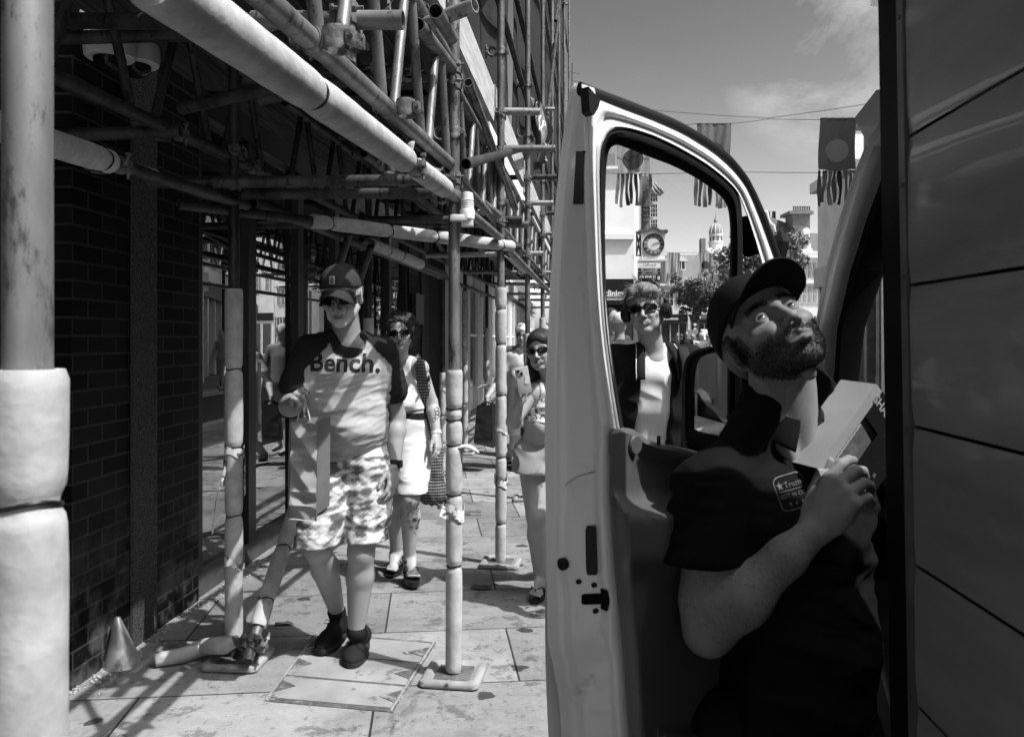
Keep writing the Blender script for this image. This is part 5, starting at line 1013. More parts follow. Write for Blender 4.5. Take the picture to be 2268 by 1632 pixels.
# traffic light, vehicles
tl = thing('traffic_light', 'small traffic light standing before the far black shop', 'traffic light', P(1538, 790, 50) * V(1, 1, 0)); mb = MB(); q = P(1538, 722, 50); mb.cyl(q * V(1, 1, 0), q, .07, seg=8); mb.build('pole', M_SIGNK, tl); mb = MB(); mb.box(q + V(0, 0, .1), (.34, .3, .95), bev=.05); mb.build('housing', M_SIGNK, tl)
for i in range(3): mb = MB(); mb.lathe([(.09, .0), (.1, .02)], q + V(0, -.16, .38 - .29 * i), 12, rotm(rx=90)); mb.build('lens', [M_GREYS, M_WTXT, M_WTXT][i], tl)
def vehicle(x, Z, w, h, lab, m, van=True):
    b = P(x, 0, Z) * V(1, 1, 0); t = thing('parked_van' if van else 'parked_car', lab, 'van' if van else 'car', b); mb = MB(); poly = [(0, .3), (0, .95), (.25, 1.05), (.7, h * .93), (1.2, h), (4.6, h), (4.7, .9), (4.7, .3)] if van else [(0, .3), (0, .8), (1., .95), (1.6, h), (3.2, h), (4.1, .95), (4.3, .8), (4.3, .3)]
    mb.prism(poly, b + V(w / 2, 0, 0), (0, 1, 0), (0, 0, 1), -w) if False else mb.prism(poly, b + V(-w / 2, 0, 0), (0, 1, 0), (0, 0, 1), w); mb.build('body', m, t, smooth=False)
    mb = MB(); c = b + V(0, .42, 1.05 + (h - 1.1) * .45); mb.box(c, (w * .84, .02, (h - 1.1) * .75), rotm(rx=-25)); mb.build('windscreen', M_WIN, t, smooth=False)
    for s in (-1, 1):
        mb = MB(); mb.box(b + V(s * w * .36, -.02, .78), (w * .16, .04, .16), bev=.01); mb.build('headlight', M_WTXT, t)
        for yy in (.9, 3.7): mb = MB(); mb.lathe([(.2, -.12), (.33, -.1), (.33, .1), (.2, .12)], b + V(s * (w / 2 - .1), yy, .33), 16, rotm(ry=90)); mb.build('wheel', M_RUB, t)
vehicle(1602, 44, 1.9, 2.0, 'white van waiting beyond the pedestrians, left of the capped man', M_FRAME); vehicle(1660, 46, 1.9, 1.9, 'dark van hidden behind the capped man\'s head', M_SIGNK)
# ------------------------------------------------------------------ people
from mathutils.bvhtree import BVHTree
M_SKIN = mat('skin', .92, 1.06, rough=.48, scale=9, attr=True, bump=.3, bscale=130, bdist=.0014, spec=.35)
M_CLOTH = mat('cloth', .93, 1.05, rough=.85, scale=5, attr=True, bump=.2, bscale=420, bdist=.0008, spec=.08)
M_HAIR = mat('hair', .75, 1.3, rough=.42, scale=40, attr=True, bump=.9, bscale=60, stretch=(3, 3, .5), bdist=.004)
M_SHADE = mat('dark lens', .006, rough=.08, spec=.7); M_LEATHER = mat('black leather', .014, .02, rough=.4); M_EYE = mat('eye', 1.0, rough=.08, attr=True, spec=.7)
def vf(v, amp, seed, k=18., asp=(1, 1, 2.2)):
    """folds: warped waves, vectorised"""
    rn = np.random.RandomState(seed); o = np.zeros(len(v)); w = v * np.array(asp)
    for i in range(6):
        d = rn.randn(3); d /= np.linalg.norm(d); d2 = rn.randn(3); kk = k * rn.uniform(.5, 1.7)
        o += np.sin(w @ d * kk + rn.uniform(0, 6) + 1.6 * np.sin(w @ d2 * k * .35 + rn.uniform(0, 6))) / 6 ** .5
    return amp * (1 - np.abs(o)) * .9
LMK = dict(er=(.032, .082, 0), el=(-.032, .082, 0), nose=(0, .116, -.036), mouth=(0, .098, -.066), chin=(0, .078, -.108), ear_r=(.078, -.005, -.012), ear_l=(-.078, -.005, -.012), crown=(0, -.01, .118))
def fit_head(px, Z, s0=1., free=True, it=60, wt=None):
    L = np.array([LMK[k] for k in px]); T = np.array([px[k] for k in px], float); wts = np.array([(wt or {}).get(k, 1.) for k in px])
    def rot(r): return np.array(Matrix.Rotation(r[2], 3, 'Z') @ Matrix.Rotation(r[0], 3, 'X') @ Matrix.Rotation(r[1], 3, 'Y'))
    def res(p):
        w = (L * p[5]) @ rot(p[:3]).T + P(p[3], p[4], Z); pr = np.stack([1134 + F * w[:, 0] / w[:, 1], HY - F * (w[:, 2] - CH) / w[:, 1]], 1)
        return np.concatenate([((pr - T) * wts[:, None]).ravel(), [(p[5] - s0) * (150 if free else 1e4), p[1] * 6, 0]])
    best = None
    for yaw in (180, 150, 210, 120, 240):
        p = np.array([0, 0, R(yaw), T[:, 0].mean(), T[:, 1].mean(), s0])
        for _ in range(it):
            r0 = res(p); J = np.zeros((len(r0), 6))
            for i in range(6): q = p.copy(); e = [.01, .01, .01, 1, 1, .01][i]; q[i] += e; J[:, i] = (res(q) - r0) / e
            p = p - np.clip(np.linalg.lstsq(J.T @ J + np.eye(6) * 1e-3, J.T @ r0, rcond=None)[0], -.3, 30) * .7
        c = (res(p) ** 2).sum()
        if best is None or c < best[0]: best = (c, p)
    p = best[1]; print('head fit cost %.0f pitch %.0f roll %.0f yaw %.0f scale %.2f' % (best[0], math.degrees(p[0]), math.degrees(p[1]), math.degrees(p[2]), p[5]))
    return P(p[3], p[4], Z), rot(p[:3]), p[5]
class Head:
    def __init__(s, px=None, Z=4., s0=1., c=None, Rm=None, fat=1., wt=None, dp=0.):
        if px: s.c, s.R, s.s = fit_head(px, Z, s0, wt=wt)
        else: s.c, s.R, s.s = c, Rm, s0
        s.fat = fat
        if dp: s.R = s.R @ rotm(rx=dp)
    def w(s, p): return np.asarray(p, float) * s.s @ s.R.T + s.c
    def geo(s, h=.003, skin=.36, lip=.2, brow=.06, stub=None, stubc=.5, old=0., browt=1., female=False, ear=True, mouth=0., neck=None, eo=.0058):
        f = s.fat; V_ = Vol((-.11, -.17, -.19), (.11, .135, .13), h); k = .012
        V_.ell((0, -.014, .034), (.074, .096, .082), k=k); V_.ell((0, .028, -.008), (.062 * f, .062, .084), k=.02)
        V_.ell((0, .03, -.062), (.050 * f, .052, .044), k=.02)
        for q in (1, -1):
            V_.cone((q * .052 * f, -.002, -.045), (q * .016, .066, -.098), .019, .015, k=.02)
            V_.ell((q * .044 * f, .060, -.024), (.021, .017, .015), k=.022)
            V_.cone((q * .010, .086, .017), (q * .046, .072, .020), .0085, .008, k=.014)
            V_.cone((q * .030, .078, -.035), (q * .034 * f, .055, -.070), .014, .016, k=.02)
        V_.ell((0, .060, .052), (.050, .030, .036), k=.02)
        V_.ell((0, .074, -.098), (.019, .015, .015) if not female else (.015, .013, .013), k=.014)
        for q in (1, -1): V_.ell((q * .0325, .092, .0005), (.0195, .017, .0125), k=.010, op='s')
        V_.cone((0, .088, .012), (0, .109, -.030), .0075, .0095, k=.010); V_.ell((0, .112, -.036), (.0105, .0095, .009), k=.006)
        for q in (1, -1): V_.ell((q * .0125, .1, -.040), (.0075, .009, .0075), k=.006); V_.ell((q * .0065, .106, -.0475), (.0035, .0055, .004), k=.003, op='s')
        V_.ell((0, .085, -.064), (.026, .012, .016), k=.014)
        m = mouth
        for q in (1, -1):
            V_.cone((0, .0985, -.0615), (q * .022, .0875, -.0655 - m * .2), .0052, .0025, k=.004); V_.cone((0, .0975, -.0725 - m), (q * .020, .088, -.068 - m * .6), .0062, .003, k=.004)
            V_.cone((0, .1045, -.0667 - m * .5), (q * .021, .0925, -.0668 - m * .5), .0016 + m * .42, .0012, k=.003, op='s')
        # eyelids: shell over the eyeball with a slit
        W_ = Vol(V_.lo, (.10, .135, .13), h)
        for q in (1, -1):
            W_.ell((q * .032, .0745, 0), .0142, k=.001); W_.ell((q * .0325, .093, -.0006), (.0150, .014, eo), k=.002, op='s')
        sh = np.minimum(V_.F.shape, W_.F.shape); sl = tuple(slice(0, i) for i in sh); A, B_ = V_.F[sl], W_.F[sl]; hh = np.maximum(.004 - np.abs(A - B_), 0) / .004; V_.F[sl] = np.minimum(A, B_) - hh * hh * .001
        if ear:
            for q in (1, -1):
                V_.ell((q * .076 * (f if f > 1 else 1), -.006, -.008), (.010, .019, .032), rotm(rx=-12, rz=q * -25), k=.006); V_.ell((q * .085 * (f if f > 1 else 1), -.002, -.004), (.006, .011, .019), rotm(rx=-12, rz=q * -25), k=.005, op='s')
        ne = V(0, -.03, -.15) if neck is None else ((np.asarray(neck) - s.c) @ s.R) / s.s
        n0 = V(0, -.012, -.045); ne = n0 + unit(ne - n0) * .085; V_.cone(n0, ne, .052 * (.85 if female else 1), .052 * (.85 if female else 1), k=.02)
        if old:
            for q in (1, -1): V_.cone((q * .016, .1, -.045), (q * .031, .088, -.074), .003, .002, k=.010, op='s'); V_.cone((q * .018, .09, -.018), (q * .040, .080, -.028), .002, .0015, k=.009, op='s'); V_.cone((q * .044, .078, -.04), (q * .038, .072, -.075), .004, .003, k=.02, op='s')
        v, q = V_.mesh(); x, y, z = v[:, 0], v[:, 1], v[:, 2]; col = np.full(len(v), skin)
        lipm = np.exp(-((x / .023) ** 4)) * np.exp(-(((z + .067 + m * .5) / (.0095 + m)) ** 4)) * (y > .086); col = col * (1 - lipm) + lip * lipm
        ax = np.abs(x); bz = .0205 + .0045 * np.sin(np.clip((ax - .012) / .036, 0, 1) * math.pi); bm = np.exp(-(((z - bz) / (.0042 * browt)) ** 4)) * (ax > .011) * (ax < .052) * (y > .05); col = col * (1 - .9 * bm) + brow * .9 * bm
        if stub:
            n_ = .75 + .25 * np.sin(x * 900) * np.sin(z * 800) * np.sin(y * 850); mk = sstep(-.040, -.058, z - .35 * (ax - .03) * (ax > .03)) * sstep(.02, .045, y + (ax > .045) * .03) * (z > -.135); mk = np.maximum(mk * (1 - np.exp(-((x / .028) ** 4)) * np.exp(-(((z + .067) / .014) ** 4))), np.exp(-((x / .03) ** 4)) * np.exp(-(((z + .0545) / .0045) ** 4)) * (y > .08))
            mk = np.maximum(mk, sstep(.050, .064, ax) * (y > -.0) * (y < .035) * (z > -.09) * (z < .012)); col = col * (1 - stub * mk * n_) + stubc * stub * mk * n_
        col = col * (1 - .45 * np.exp(-(((ax - .0065) / .004) ** 2)) * np.exp(-(((z + .0475) / .004) ** 2)) * (y > .095))
        if old: v = v + 0
        s.gl = (v, q); return s.w(v), q, col
    def eyes(s, parent, gaze=(0, 1, 0), iris=.07, white=.6):
        for q in (1, -1):
            mb = MB(); mb.ball((0, 0, 0), .0123, 24); v = np.vstack(mb.v); g = unit(gaze); a = np.arccos(np.clip(v @ g / .0123, -1, 1)); col = np.where(a < .26, .004, np.where(a < .72, iris, white)); vv = s.w(v + V(q * .032, .0745, 0)); mkobj('eye', vv, mb.f, M_EYE, parent, col=col, ang=0)
    def lowpoly(s, name, m, parent, mb, **k):
        v = s.w(np.vstack(mb.v)); return mkobj(name, v, mb.f, m, parent, **k)
    def hair(s, parent, prims, seed=1, c=.05, h=.004, amp=.006, cut=None, k=.02, name='hair', kk=60.):
        V_ = Vol((-.15, -.2, -.34), (.15, .17, .2), h)
        for p in prims:
            if p[0] == 'e': V_.ell(p[1], p[2], k=k, op=p[3] if len(p) > 3 else 'u')
            else: V_.cone(p[1], p[2], p[3], p[4], k=k, op=p[5] if len(p) > 5 else 'u')
        v, q = V_.mesh(); r = v - V(0, -.01, .02); r /= np.linalg.norm(r, axis=1)[:, None] + 1e-9
        n_ = vf(v, amp, seed, kk, (1, 1, .35)) + vf(v, amp * .5, seed + 1, kk * 2.6, (1, 1, .3)); v = v + r * (n_ - amp * .6)[:, None]
        cc = c * (.7 + .6 * (n_ - n_.min()) / (np.ptp(n_) + 1e-9)); return mkobj(name, s.w(v), q, M_HAIR, parent, col=cc, ang=0)
    def strands(s, parent, n, z0, c=.12, seed=2, ln=(.04, .09), r=.0011, dirf=None, rad=(.080, .102, .090), name='hair_strands', region=None):
        rn = np.random.RandomState(seed); mb = MB()
        for i in range(n):
            while True:
                d = rn.randn(3); d /= np.linalg.norm(d); p = d * np.array(rad) + V(0, -.012, .036)
                if p[2] > z0 and (region is None or region(p)): break
            g = dirf(p, rn) if dirf else unit(V(d[0], d[1] + .6, .3) + rn.randn(3) * .4); L = rn.uniform(*ln); pts = [p]; vel = g
            for t in range(4): vel = unit(vel + V(0, 0, -.28) + rn.randn(3) * .18 + d * .12); pts.append(pts[-1] + vel * L / 4)
            mb.tube(pts, [r, r * 1.6, r * 1.4, r, r * .3], 4, caps=False)
        v = s.w(np.vstack(mb.v)); return mkobj(name, v, mb.f, M_HAIR, parent, col=np.full(len(v), c), ang=0)
    def glasses(s, parent, w=.027, hgt=.019, shape=3., y0=.104, frame=.0028, lens=M_SHADE, fm=M_SHADE, dz=-.001, bridge=.006, wrap=7.5, cat=0., thick_top=1.4, name='sunglasses'):
        g = None
        for q in (1, -1):
            cx = q * (w + bridge); a = np.linspace(0, 2 * math.pi, 41)[:-1]; ring = []
            for t in a: c_, s_ = math.cos(t), math.sin(t); x = w * np.sign(c_) * abs(c_) ** (2 / shape); z = hgt * np.sign(s_) * abs(s_) ** (2 / shape) * (1 - (.12 if s_ < 0 else 0)) + cat * q * x / w * .5; ring.append((cx + x, z + dz))
            yy = lambda x: y0 - wrap * x * x
            mb = MB(); rw = [[V(cx + (x - cx) * e, yy(cx + (x - cx) * e) + .0025 * (1 - e * e), dz + (z - dz) * e) for x, z in ring] for e in (.02, .5, .8, 1)]; mb.grid(rw, closed=True); mb.grid(np.array(rw)[::-1] - V(0, .002, 0), closed=True)
            o = s.lowpoly('lens', lens, parent if g is None else g, mb, ang=0) if g is not None else None
            if g is None:
                fr_ = MB(); 
                for q2 in (1, -1):
                    c2 = q2 * (w + bridge); rg = []
                    for t in a: c_, s_ = math.cos(t), math.sin(t); x = w * np.sign(c_) * abs(c_) ** (2 / shape); z = hgt * np.sign(s_) * abs(s_) ** (2 / shape) * (1 - (.12 if s_ < 0 else 0)) + cat * q2 * x / w * .5; rg.append(V(c2 + x, yy(c2 + x), z + dz))
                    fr_.tube(rg + [rg[0]], [frame * (thick_top if p[2] > dz + .3 * hgt else 1) for p in rg + [rg[0]]], 6, caps=False)
                    xe = q2 * (2 * w + bridge - .001); ye = yy(xe); fr_.tube([V(xe, ye, dz + .3 * hgt), V(q2 * (.074 * s.fat), ye - .018, dz + .3 * hgt), V(q2 * .079 * max(1, s.fat), .0, .004)], [frame * 1.4, frame * 1.3, frame], 6)
                fr_.tube([V(-bridge, yy(0), dz + .3 * hgt), V(0, yy(0) + .002, dz + .35 * hgt), V(bridge, yy(0), dz + .3 * hgt)], frame * 1.1, 6)
                g = s.lowpoly(name, fm, parent, fr_, ang=0); s.lowpoly('lens', lens, g, mb, ang=0)
        return g
    def cap(s, parent, c=.03, m=None, tilt=0, brim=.075, droop=.012, curve=9., crown=.118, flat=False, name='cap', brimc=None, wid=.078, lift=0.):
        V_ = Vol((-.12, -.14, -.02), (.12, .16, .16), .004); V_.ell((0, -.010, .042), (.084, .108, .088 * crown / .118), k=.01); V_.plane((0, 0, .036 + lift), (0, .16, -1), k=.004)
        v, q = V_.mesh(); seam_ = np.minimum(np.abs(v[:, 0]), np.abs(np.abs(v[:, 0]) * .5 - np.abs(v[:, 1] + .01) * .87)); v = v - (np.exp(-(seam_ / .0025) ** 2) * .0012)[:, None] * unit_rows(v - V(0, -.01, .03))
        cc = np.full(len(v), c); o = mkobj(name, s.w(v), q, M_CLOTH if m is None else m, parent, col=cc, ang=0)
        rows = []
        for t in np.linspace(0, 1, 12):
            r_ = []
            for e in np.linspace(-1, 1, 25):
                a = e * R(62) if not flat else e * R(58); r0 = V(math.sin(a) * wid, -.010 + math.cos(a) * .104, 0); ex = brim * t * (max(0, math.cos(e * math.pi / 2)) ** (.35 if flat else .6)); p = r0 + V(math.sin(a) * .25 * ex, ex, 0); p[2] = .047 + lift + .0 - curve * (p[0] ** 2) * (.3 + .7 * t) - droop * t * t + tilt * t; r_.append(p)
            rows.append(r_)
        rw = np.array(rows); mb = MB(); mb.grid(rw); mb.grid(rw[::-1] - V(0, 0, .0035)); mb.tube([q_ - V(0, 0, .0017) for q_ in rw[-1]], .0026, 6); b = s.lowpoly('brim', M_CLOTH if m is None else m, o, mb, col=np.full(sum(len(x) for x in mb.v), brimc or c * .8), ang=60)
        mb = MB(); mb.ball((0, -.010, .042 + .088 * crown / .118), (.007, .007, .003), 10); s.lowpoly('button', M_CLOTH, o, mb, col=np.full(sum(len(x) for x in mb.v), c)); return o
def unit_rows(a): return a / (np.linalg.norm(a, axis=1)[:, None] + 1e-9)

def hand(vol, wrist, d, back, side=1, s=1., curl=(.5, .6, .7, .8), thumb=(.5, .6, .3), spread=.10, k=.006, tcurl=.5):
    """five fingers on a palm. d = direction of the fingers, back = out of the back of the hand, side=+1 puts the thumb on d x back"""
    d = unit(d); back = unit(back - d * np.dot(d, back)); lat = np.cross(d, back) * side; wrist = np.asarray(wrist, float)
    kn = []
    for i, (o, l) in enumerate(((.030, .088), (.010, .092), (-.010, .087), (-.028, .079))):
        p = wrist + (d * l + lat * o + back * (.003 - .002 * abs(i - 1.2))) * s; kn.append(p); vol.cone(wrist + (d * .012 + lat * o * .45) * s, p, .0155 * s, .0115 * s, k=.012)
    vol.ell(wrist + (d * .045 - back * .004) * s, V(.04, .04, .016) * s, np.stack([lat, d, back], 1), k=.012)
    for i, L in enumerate((.070, .078, .073, .056)):
        a = 0.; p = kn[i]; fan = (1.3 - i) * spread; r = (.0094, .0096, .009, .0078)[i] * s; c = curl[i]
        for j, fr_ in enumerate((.45, .31, .24)):
            a += c * (.75, 1.1, .75)[j]; dd = unit((d + lat * fan) * math.cos(a) - back * math.sin(a)); q = p + dd * L * fr_ * s; vol.cone(p, q, r * (1.04 - .08 * j), r * (.98 - .12 * j), k=.003); p = q
    tb = wrist + (d * .022 + lat * .026 - back * .006) * s; t1 = unit(thumb[0] * d + thumb[1] * lat - thumb[2] * back); p1 = tb + t1 * .040 * s; t2 = unit(t1 * (1 - tcurl * .5) + d * tcurl * .8); p2 = p1 + t2 * .030 * s; p3 = p2 + unit(t2 + d * .3 - lat * .2 * tcurl) * .024 * s
    vol.cone(wrist + d * .01 * s, tb, .014 * s, .0165 * s, k=.012); vol.cone(tb, p1, .0165 * s, .0115 * s, k=.008); vol.cone(p1, p2, .0108 * s, .0102 * s, k=.003); vol.cone(p2, p3, .0102 * s, .0075 * s, k=.003)
def bounds(pts, pad): p = np.array(pts); return p.min(0) - pad, p.max(0) + pad
def arm_geo(sh, el, wr, rr=(.046, .040, .043, .027), h=.005, hd=None, k=.02, pad=.22, tip=None):
    sh, el, wr = map(np.asarray, (sh, el, wr)); pts = [sh, el, wr] + ([tip] if tip is not None else [wr + (wr - el) * .0]); V_ = Vol(*bounds(pts, (.10, .10, .10) if hd is None else (.12, .12, .2)), h)
    V_.cone(sh, el * .9 + sh * .1, rr[0], rr[1], k); m = el + (wr - el) * .28; V_.cone(el, m, rr[1] * .97, rr[2], k); V_.cone(m, wr, rr[2], rr[3], k)
    if hd: hand(V_, wr, **hd)
    return V_.mesh()
def leg_prims(V_, hip, kn, an, r=(.085, .055, .056, .036), k=.02):
    hip, kn, an = map(np.asarray, (hip, kn, an)); V_.cone(hip, kn, r[0], r[1], k); V_.ell(kn + V(0, -.012, 0), (r[1] * .85, r[1] * .8, r[1] * 1.1), k=.02); c = kn + (an - kn) * .32 + V(0, .018, 0); V_.cone(kn, c, r[1] * .88, r[2], k); V_.cone(c, an, r[2], r[3], k)
def foot_prims(V_, an, toe, s=1., k=.012, toes=True):
    """bare foot: ankle point and the tip of the big toe"""
    an, toe = np.asarray(an), np.asarray(toe); f = unit((toe - an) * V(1, 1, 0)); lt = np.cross(f, V(0, 0, 1)); sole = toe * V(0, 0, 1)
    heel = an * V(1, 1, 0) - f * .03 + V(0, 0, max(an[2] - .055, toe[2])); ball = toe - f * .055 * s + V(0, 0, .006); V_.cone(an, heel, .034, .03, k); V_.cone(heel, ball, .028, .022, k); V_.cone(an + f * .01, ball + V(0, 0, .012), .033, .017, k, sq=(1.3, .8)); V_.cone(ball - lt * .022, ball + lt * .026, .017, .015, k)
    if toes:
        for i in range(5): o = -.028 + .0135 * i; V_.cone(ball + lt * o, ball + lt * o + f * (.05 - .006 * i) * s, .0105 - .0009 * i, .0085 - .0007 * i, .003)
    return f, lt, ball, heel
def shoe(parent, an, heel, toe, c=.02, w=.046, sole_c=.03, name='shoe', laces=True, h=.004):
    """trainer between heel and toe points lying on the sole"""
    an, heel, toe = map(np.asarray, (an, heel, toe)); f = unit(toe - heel); lt = unit(np.cross(f, V(0, 0, 1))); up = np.cross(lt, f); L = np.linalg.norm(toe - heel); V_ = Vol(*bounds([an, heel, toe], .09), h); M3 = np.stack([lt, f, up], 1)
    b = toe - f * .085; V_.ell(heel + f * .045 + up * .045, (w * .80, .052, .045), M3, k=.02); V_.ell(b + up * .035, (w * 1.02, .085, .036), M3, k=.03); V_.cone(heel + f * .06 + up * .05, b - f * .02 + up * .048, w * .72, w * .62, .03); V_.cone(heel + f * .05 + up * .05, an + up * .005, w * .72, .044, .02)
    V_.plane(heel + up * .012, -up, .004); V_.plane(an + up * .03 - f * .005, unit(up - f * .15), .004)
    o = V_.build(name, M_CLOTH, parent, colf=lambda v: np.full(len(v), c)); rows = []
    for z in (-.0, .004, .020, .026):
        r_ = []
        for t in np.linspace(0, 2 * math.pi, 48, endpoint=False):
            y = math.cos(t); x = math.sin(t); ww = w * (1.08 if y > 0 else .92) * (1 + .06 * (z > .002) * (z < .022)) * abs(x) ** .75 * np.sign(x); r_.append(heel + f * (L / 2 + y * L / 2 * 1.02) + lt * ww + up * (z + .012 * max(0, y - .6)))
        rows.append(r_)
    mb = MB(); mb.grid(rows, closed=True); n = 48; mb.f.append(tuple(range(n))[::-1]); mb.f.append(tuple(range(3 * n, 4 * n))); mkobj('sole', np.vstack(mb.v), mb.f, M_CLOTH, o, col=np.full(4 * n, sole_c), ang=50)
    if laces:
        mb = MB(); c0 = heel + f * (L * .50) + up * .098; c1 = b + up * .074 - f * .01
        for i in range(5):
            p = c0 + (c1 - c0) * i / 4; q = p + (c1 - c0) * .2
            mb.tube([p - lt * .02 - up * .004, p + up * .004, q + lt * .02 - up * .004], .0022, 5); mb.tube([p + lt * .02 - up * .004, p + up * .004, q - lt * .02 - up * .004], .0022, 5)
        for s_ in (1, -1): mb.tube([c0, c0 + lt * s_ * .025 + up * .015, c0 + lt * s_ * .035 + f * .01, c0 + lt * s_ * .012 + f * .012], .0018, 5)
        v = np.vstack(mb.v); mkobj('laces', v, mb.f, M_CLOTH, o, col=np.full(len(v), c * 1.6), ang=0)
    return o
def decal(parent, target, verts2, faces, o, u, w, m, name, lift=.0018, cell=.012, raydir=None):
    """printed shape laid on a curved mesh by projecting it along -(u x w)"""
    me = target.data; b = Vector(BASE[target].tolist()); bv = BVHTree.FromPolygons([v.co + b for v in me.vertices], [p.vertices for p in me.polygons]); u, w = unit(u), unit(w); nn = np.cross(u, w); rd = -nn if raydir is None else unit(raydir)
    bm = bmesh.new(); vs = [bm.verts.new((a, c, 0)) for a, c in verts2]
    for f in faces:
        try: bm.faces.new([vs[i] for i in f])
        except ValueError: pass
    bmesh.ops.triangulate(bm, faces=bm.faces[:])
    for _ in range(4):
        e = [x for x in bm.edges if x.calc_length() > cell]
        if not e: break
        bmesh.ops.subdivide_edges(bm, edges=e, cuts=1); bmesh.ops.triangulate(bm, faces=[f for f in bm.faces if len(f.verts) > 3])
    out = []
    for q in bm.verts:
        p = np.asarray(o) + u * q.co[0] + w * q.co[1]; h = bv.ray_cast(Vector((p - rd * .4).tolist()), Vector(rd.tolist()))
        out.append((np.array(h[0]) + np.array(h[1]) * lift) if h[0] is not None else p)
    bm.verts.ensure_lookup_table(); bm.faces.ensure_lookup_table(); f = [tuple(x.index for x in fc.verts) for fc in bm.faces]; bm.verts.index_update(); f = [tuple(x.index for x in fc.verts) for fc in bm.faces]; bm.free()
    return mkobj(name, np.array(out), f, m, parent, ang=0)
def torso(V_, shL, shR, hipc, fw, W=.165, D=.105, Ww=.15, Dw=.10, Wh=.165, belly=0., bust=0., infl=0., top=.0, slope=.045):
    """ribcage, waist, hips as elliptical solids; returns (centre, lat, up)"""
    shL, shR, hipc = map(np.asarray, (shL, shR, hipc)); c = (shL + shR) / 2; lat = unit(shR - shL); up = unit(c - hipc); fwd = unit(np.cross(lat, up)); fwd = fwd if fwd @ np.asarray(fw) > 0 else -fwd; H = np.linalg.norm(c - hipc)
    def el(p0, p1, w0, d0, w1, d1): V_.cone(p0, p1, d0 + infl, d1 + infl, .03, sq=((w0 + w1) / (d0 + d1), 1.), up=fwd)
    el(c - up * .10, c - up * .26, W, D, W * .96, D); el(c - up * .26, c - up * .62 * H, W * .96, D, Ww, Dw); el(c - up * .62 * H, hipc, Ww, Dw, Wh, Dw * 1.05)
    V_.cone(shL - up * .005, shR - up * .005, .052 + infl, .052 + infl, .05); V_.cone(c - lat * .055 + up * (slope + top), shL + up * .0, .038 + infl, .045 + infl, .03); V_.cone(c + lat * .055 + up * (slope + top), shR + up * .0, .038 + infl, .045 + infl, .03)
    if belly: V_.ell(c - up * H * .68 + fwd * .035, (Ww * .85, Dw + belly, .15), np.stack([lat, fwd, up], 1), k=.06)
    if bust:
        for q in (1, -1): V_.ell(c - up * .20 + fwd * (D - .015) + lat * q * .072, (.062, .045 + bust, .062), np.stack([lat, fwd, up], 1), k=.03)
    return c, lat, up, fwd, H
def skinobj(parts, lab, cat='person', colmul=1., group=None, skin=.36):
    vs, fs, cs, n = [], [], [], 0
    for g in parts:
        v, f = g[0], g[1]; c = g[2] if len(g) > 2 else np.full(len(v), skin); vs.append(v); fs.append(f + n); cs.append(c); n += len(v)
    v = np.vstack(vs); o = mkobj('person', v, np.vstack(fs), M_SKIN, None, col=np.concatenate(cs), ang=0); return tagit(o, lab, cat, group)

# ================= the man walking towards the camera
Z = 3.55
hd = Head(dict(er=(727, 655), el=(766, 652), nose=(738, 676), mouth=(746, 699), chin=(750, 726), ear_l=(799, 657)), 3.48, 1.06, wt=dict(ear_l=.8), dp=-8)
shL, shR = P(690, 776, 3.5), P(845, 780, 3.6); hipc = P(776, 1010, 3.62)
hv, hq, hc = hd.geo(.003, .30, .18, .25, .6, .8, old=1, neck=(shL + shR) / 2 + V(0, .03, 0))
elR, wrR, tipR = P(877, 925, 3.68), P(873, 1032, 3.60), P(866, 1118, 3.52)
aR = arm_geo(P(852, 800, 3.6), elR, wrR, (.056, .046, .045, .030), .0045, dict(d=tipR - wrR, back=V(.9, -.35, 0), side=1, s=1.08, curl=(.38, .42, .45, .5), thumb=(.75, .35, .35), tcurl=.5), tip=tipR)
elL, wrL = P(640, 900, 3.46), P(657, 893, 3.24)
aL = arm_geo(P(684, 800, 3.5), elL, wrL, (.056, .046, .045, .031), .0045, dict(d=V(.25, -.75, .45), back=V(-.75, .1, .55), side=1, s=1.06, curl=(1.25, 1.35, 1.4, 1.4), thumb=(.8, .3, .6), tcurl=1.), tip=wrL + V(.02, -.1, .03))
kL, anL, kR, anR = P(704, 1214, 3.50), P(746, 1352, 3.80), P(800, 1222, 3.56), P(789, 1392, 3.60)
LG = Vol(*bounds([kL, anL, kR, anR, P(760, 1000, 3.6)], .12), .005); leg_prims(LG, P(738, 1010, 3.6), kL, anL, (.09, .058, .062, .036)); leg_prims(LG, P(818, 1010, 3.62), kR, anR, (.09, .060, .062, .037))
NK = Vol(*bounds([hd.w((0, -.02, -.08)), (shL + shR) / 2], .12), .005); NK.cone(hd.w((0, -.02, -.06)), (shL + shR) / 2 + V(0, .02, .0), .058, .068, .02); NK.cone((shL + shR) / 2 + V(-.05, 0, .02), (shL + shR) / 2 + V(.05, 0, .02), .05, .05, .03)
man = skinobj([(hv, hq, hc), aR, aL, LG.mesh(), NK.mesh()], 'older capped man walking in raglan T-shirt and camouflage shorts, carrying a paper bag', skin=.30)
TS = Vol(*bounds([shL, shR, hipc, P(650, 850, 3.5), P(890, 850, 3.6)], .20), .006); c, lat, up, fw, H = torso(TS, shL, shR, hipc - V(0, 0, .02), (0, -1, 0), .168, .112, .150, .110, .155, belly=.016, infl=.006, top=.012)
TS.cone(shR, P(868, 862, 3.62), .070, .068, .03); TS.cone(shL, P(655, 850, 3.48), .068, .068, .03)
TS.plane(P(779, 1012, 3.6), unit(V(.0, 0, -1) + V(.08, 0, 0)), .01); TS.cone(hd.w((0, -.02, -.05)), c + up * .105 + fw * .025, .052, .055, .008, op='s')
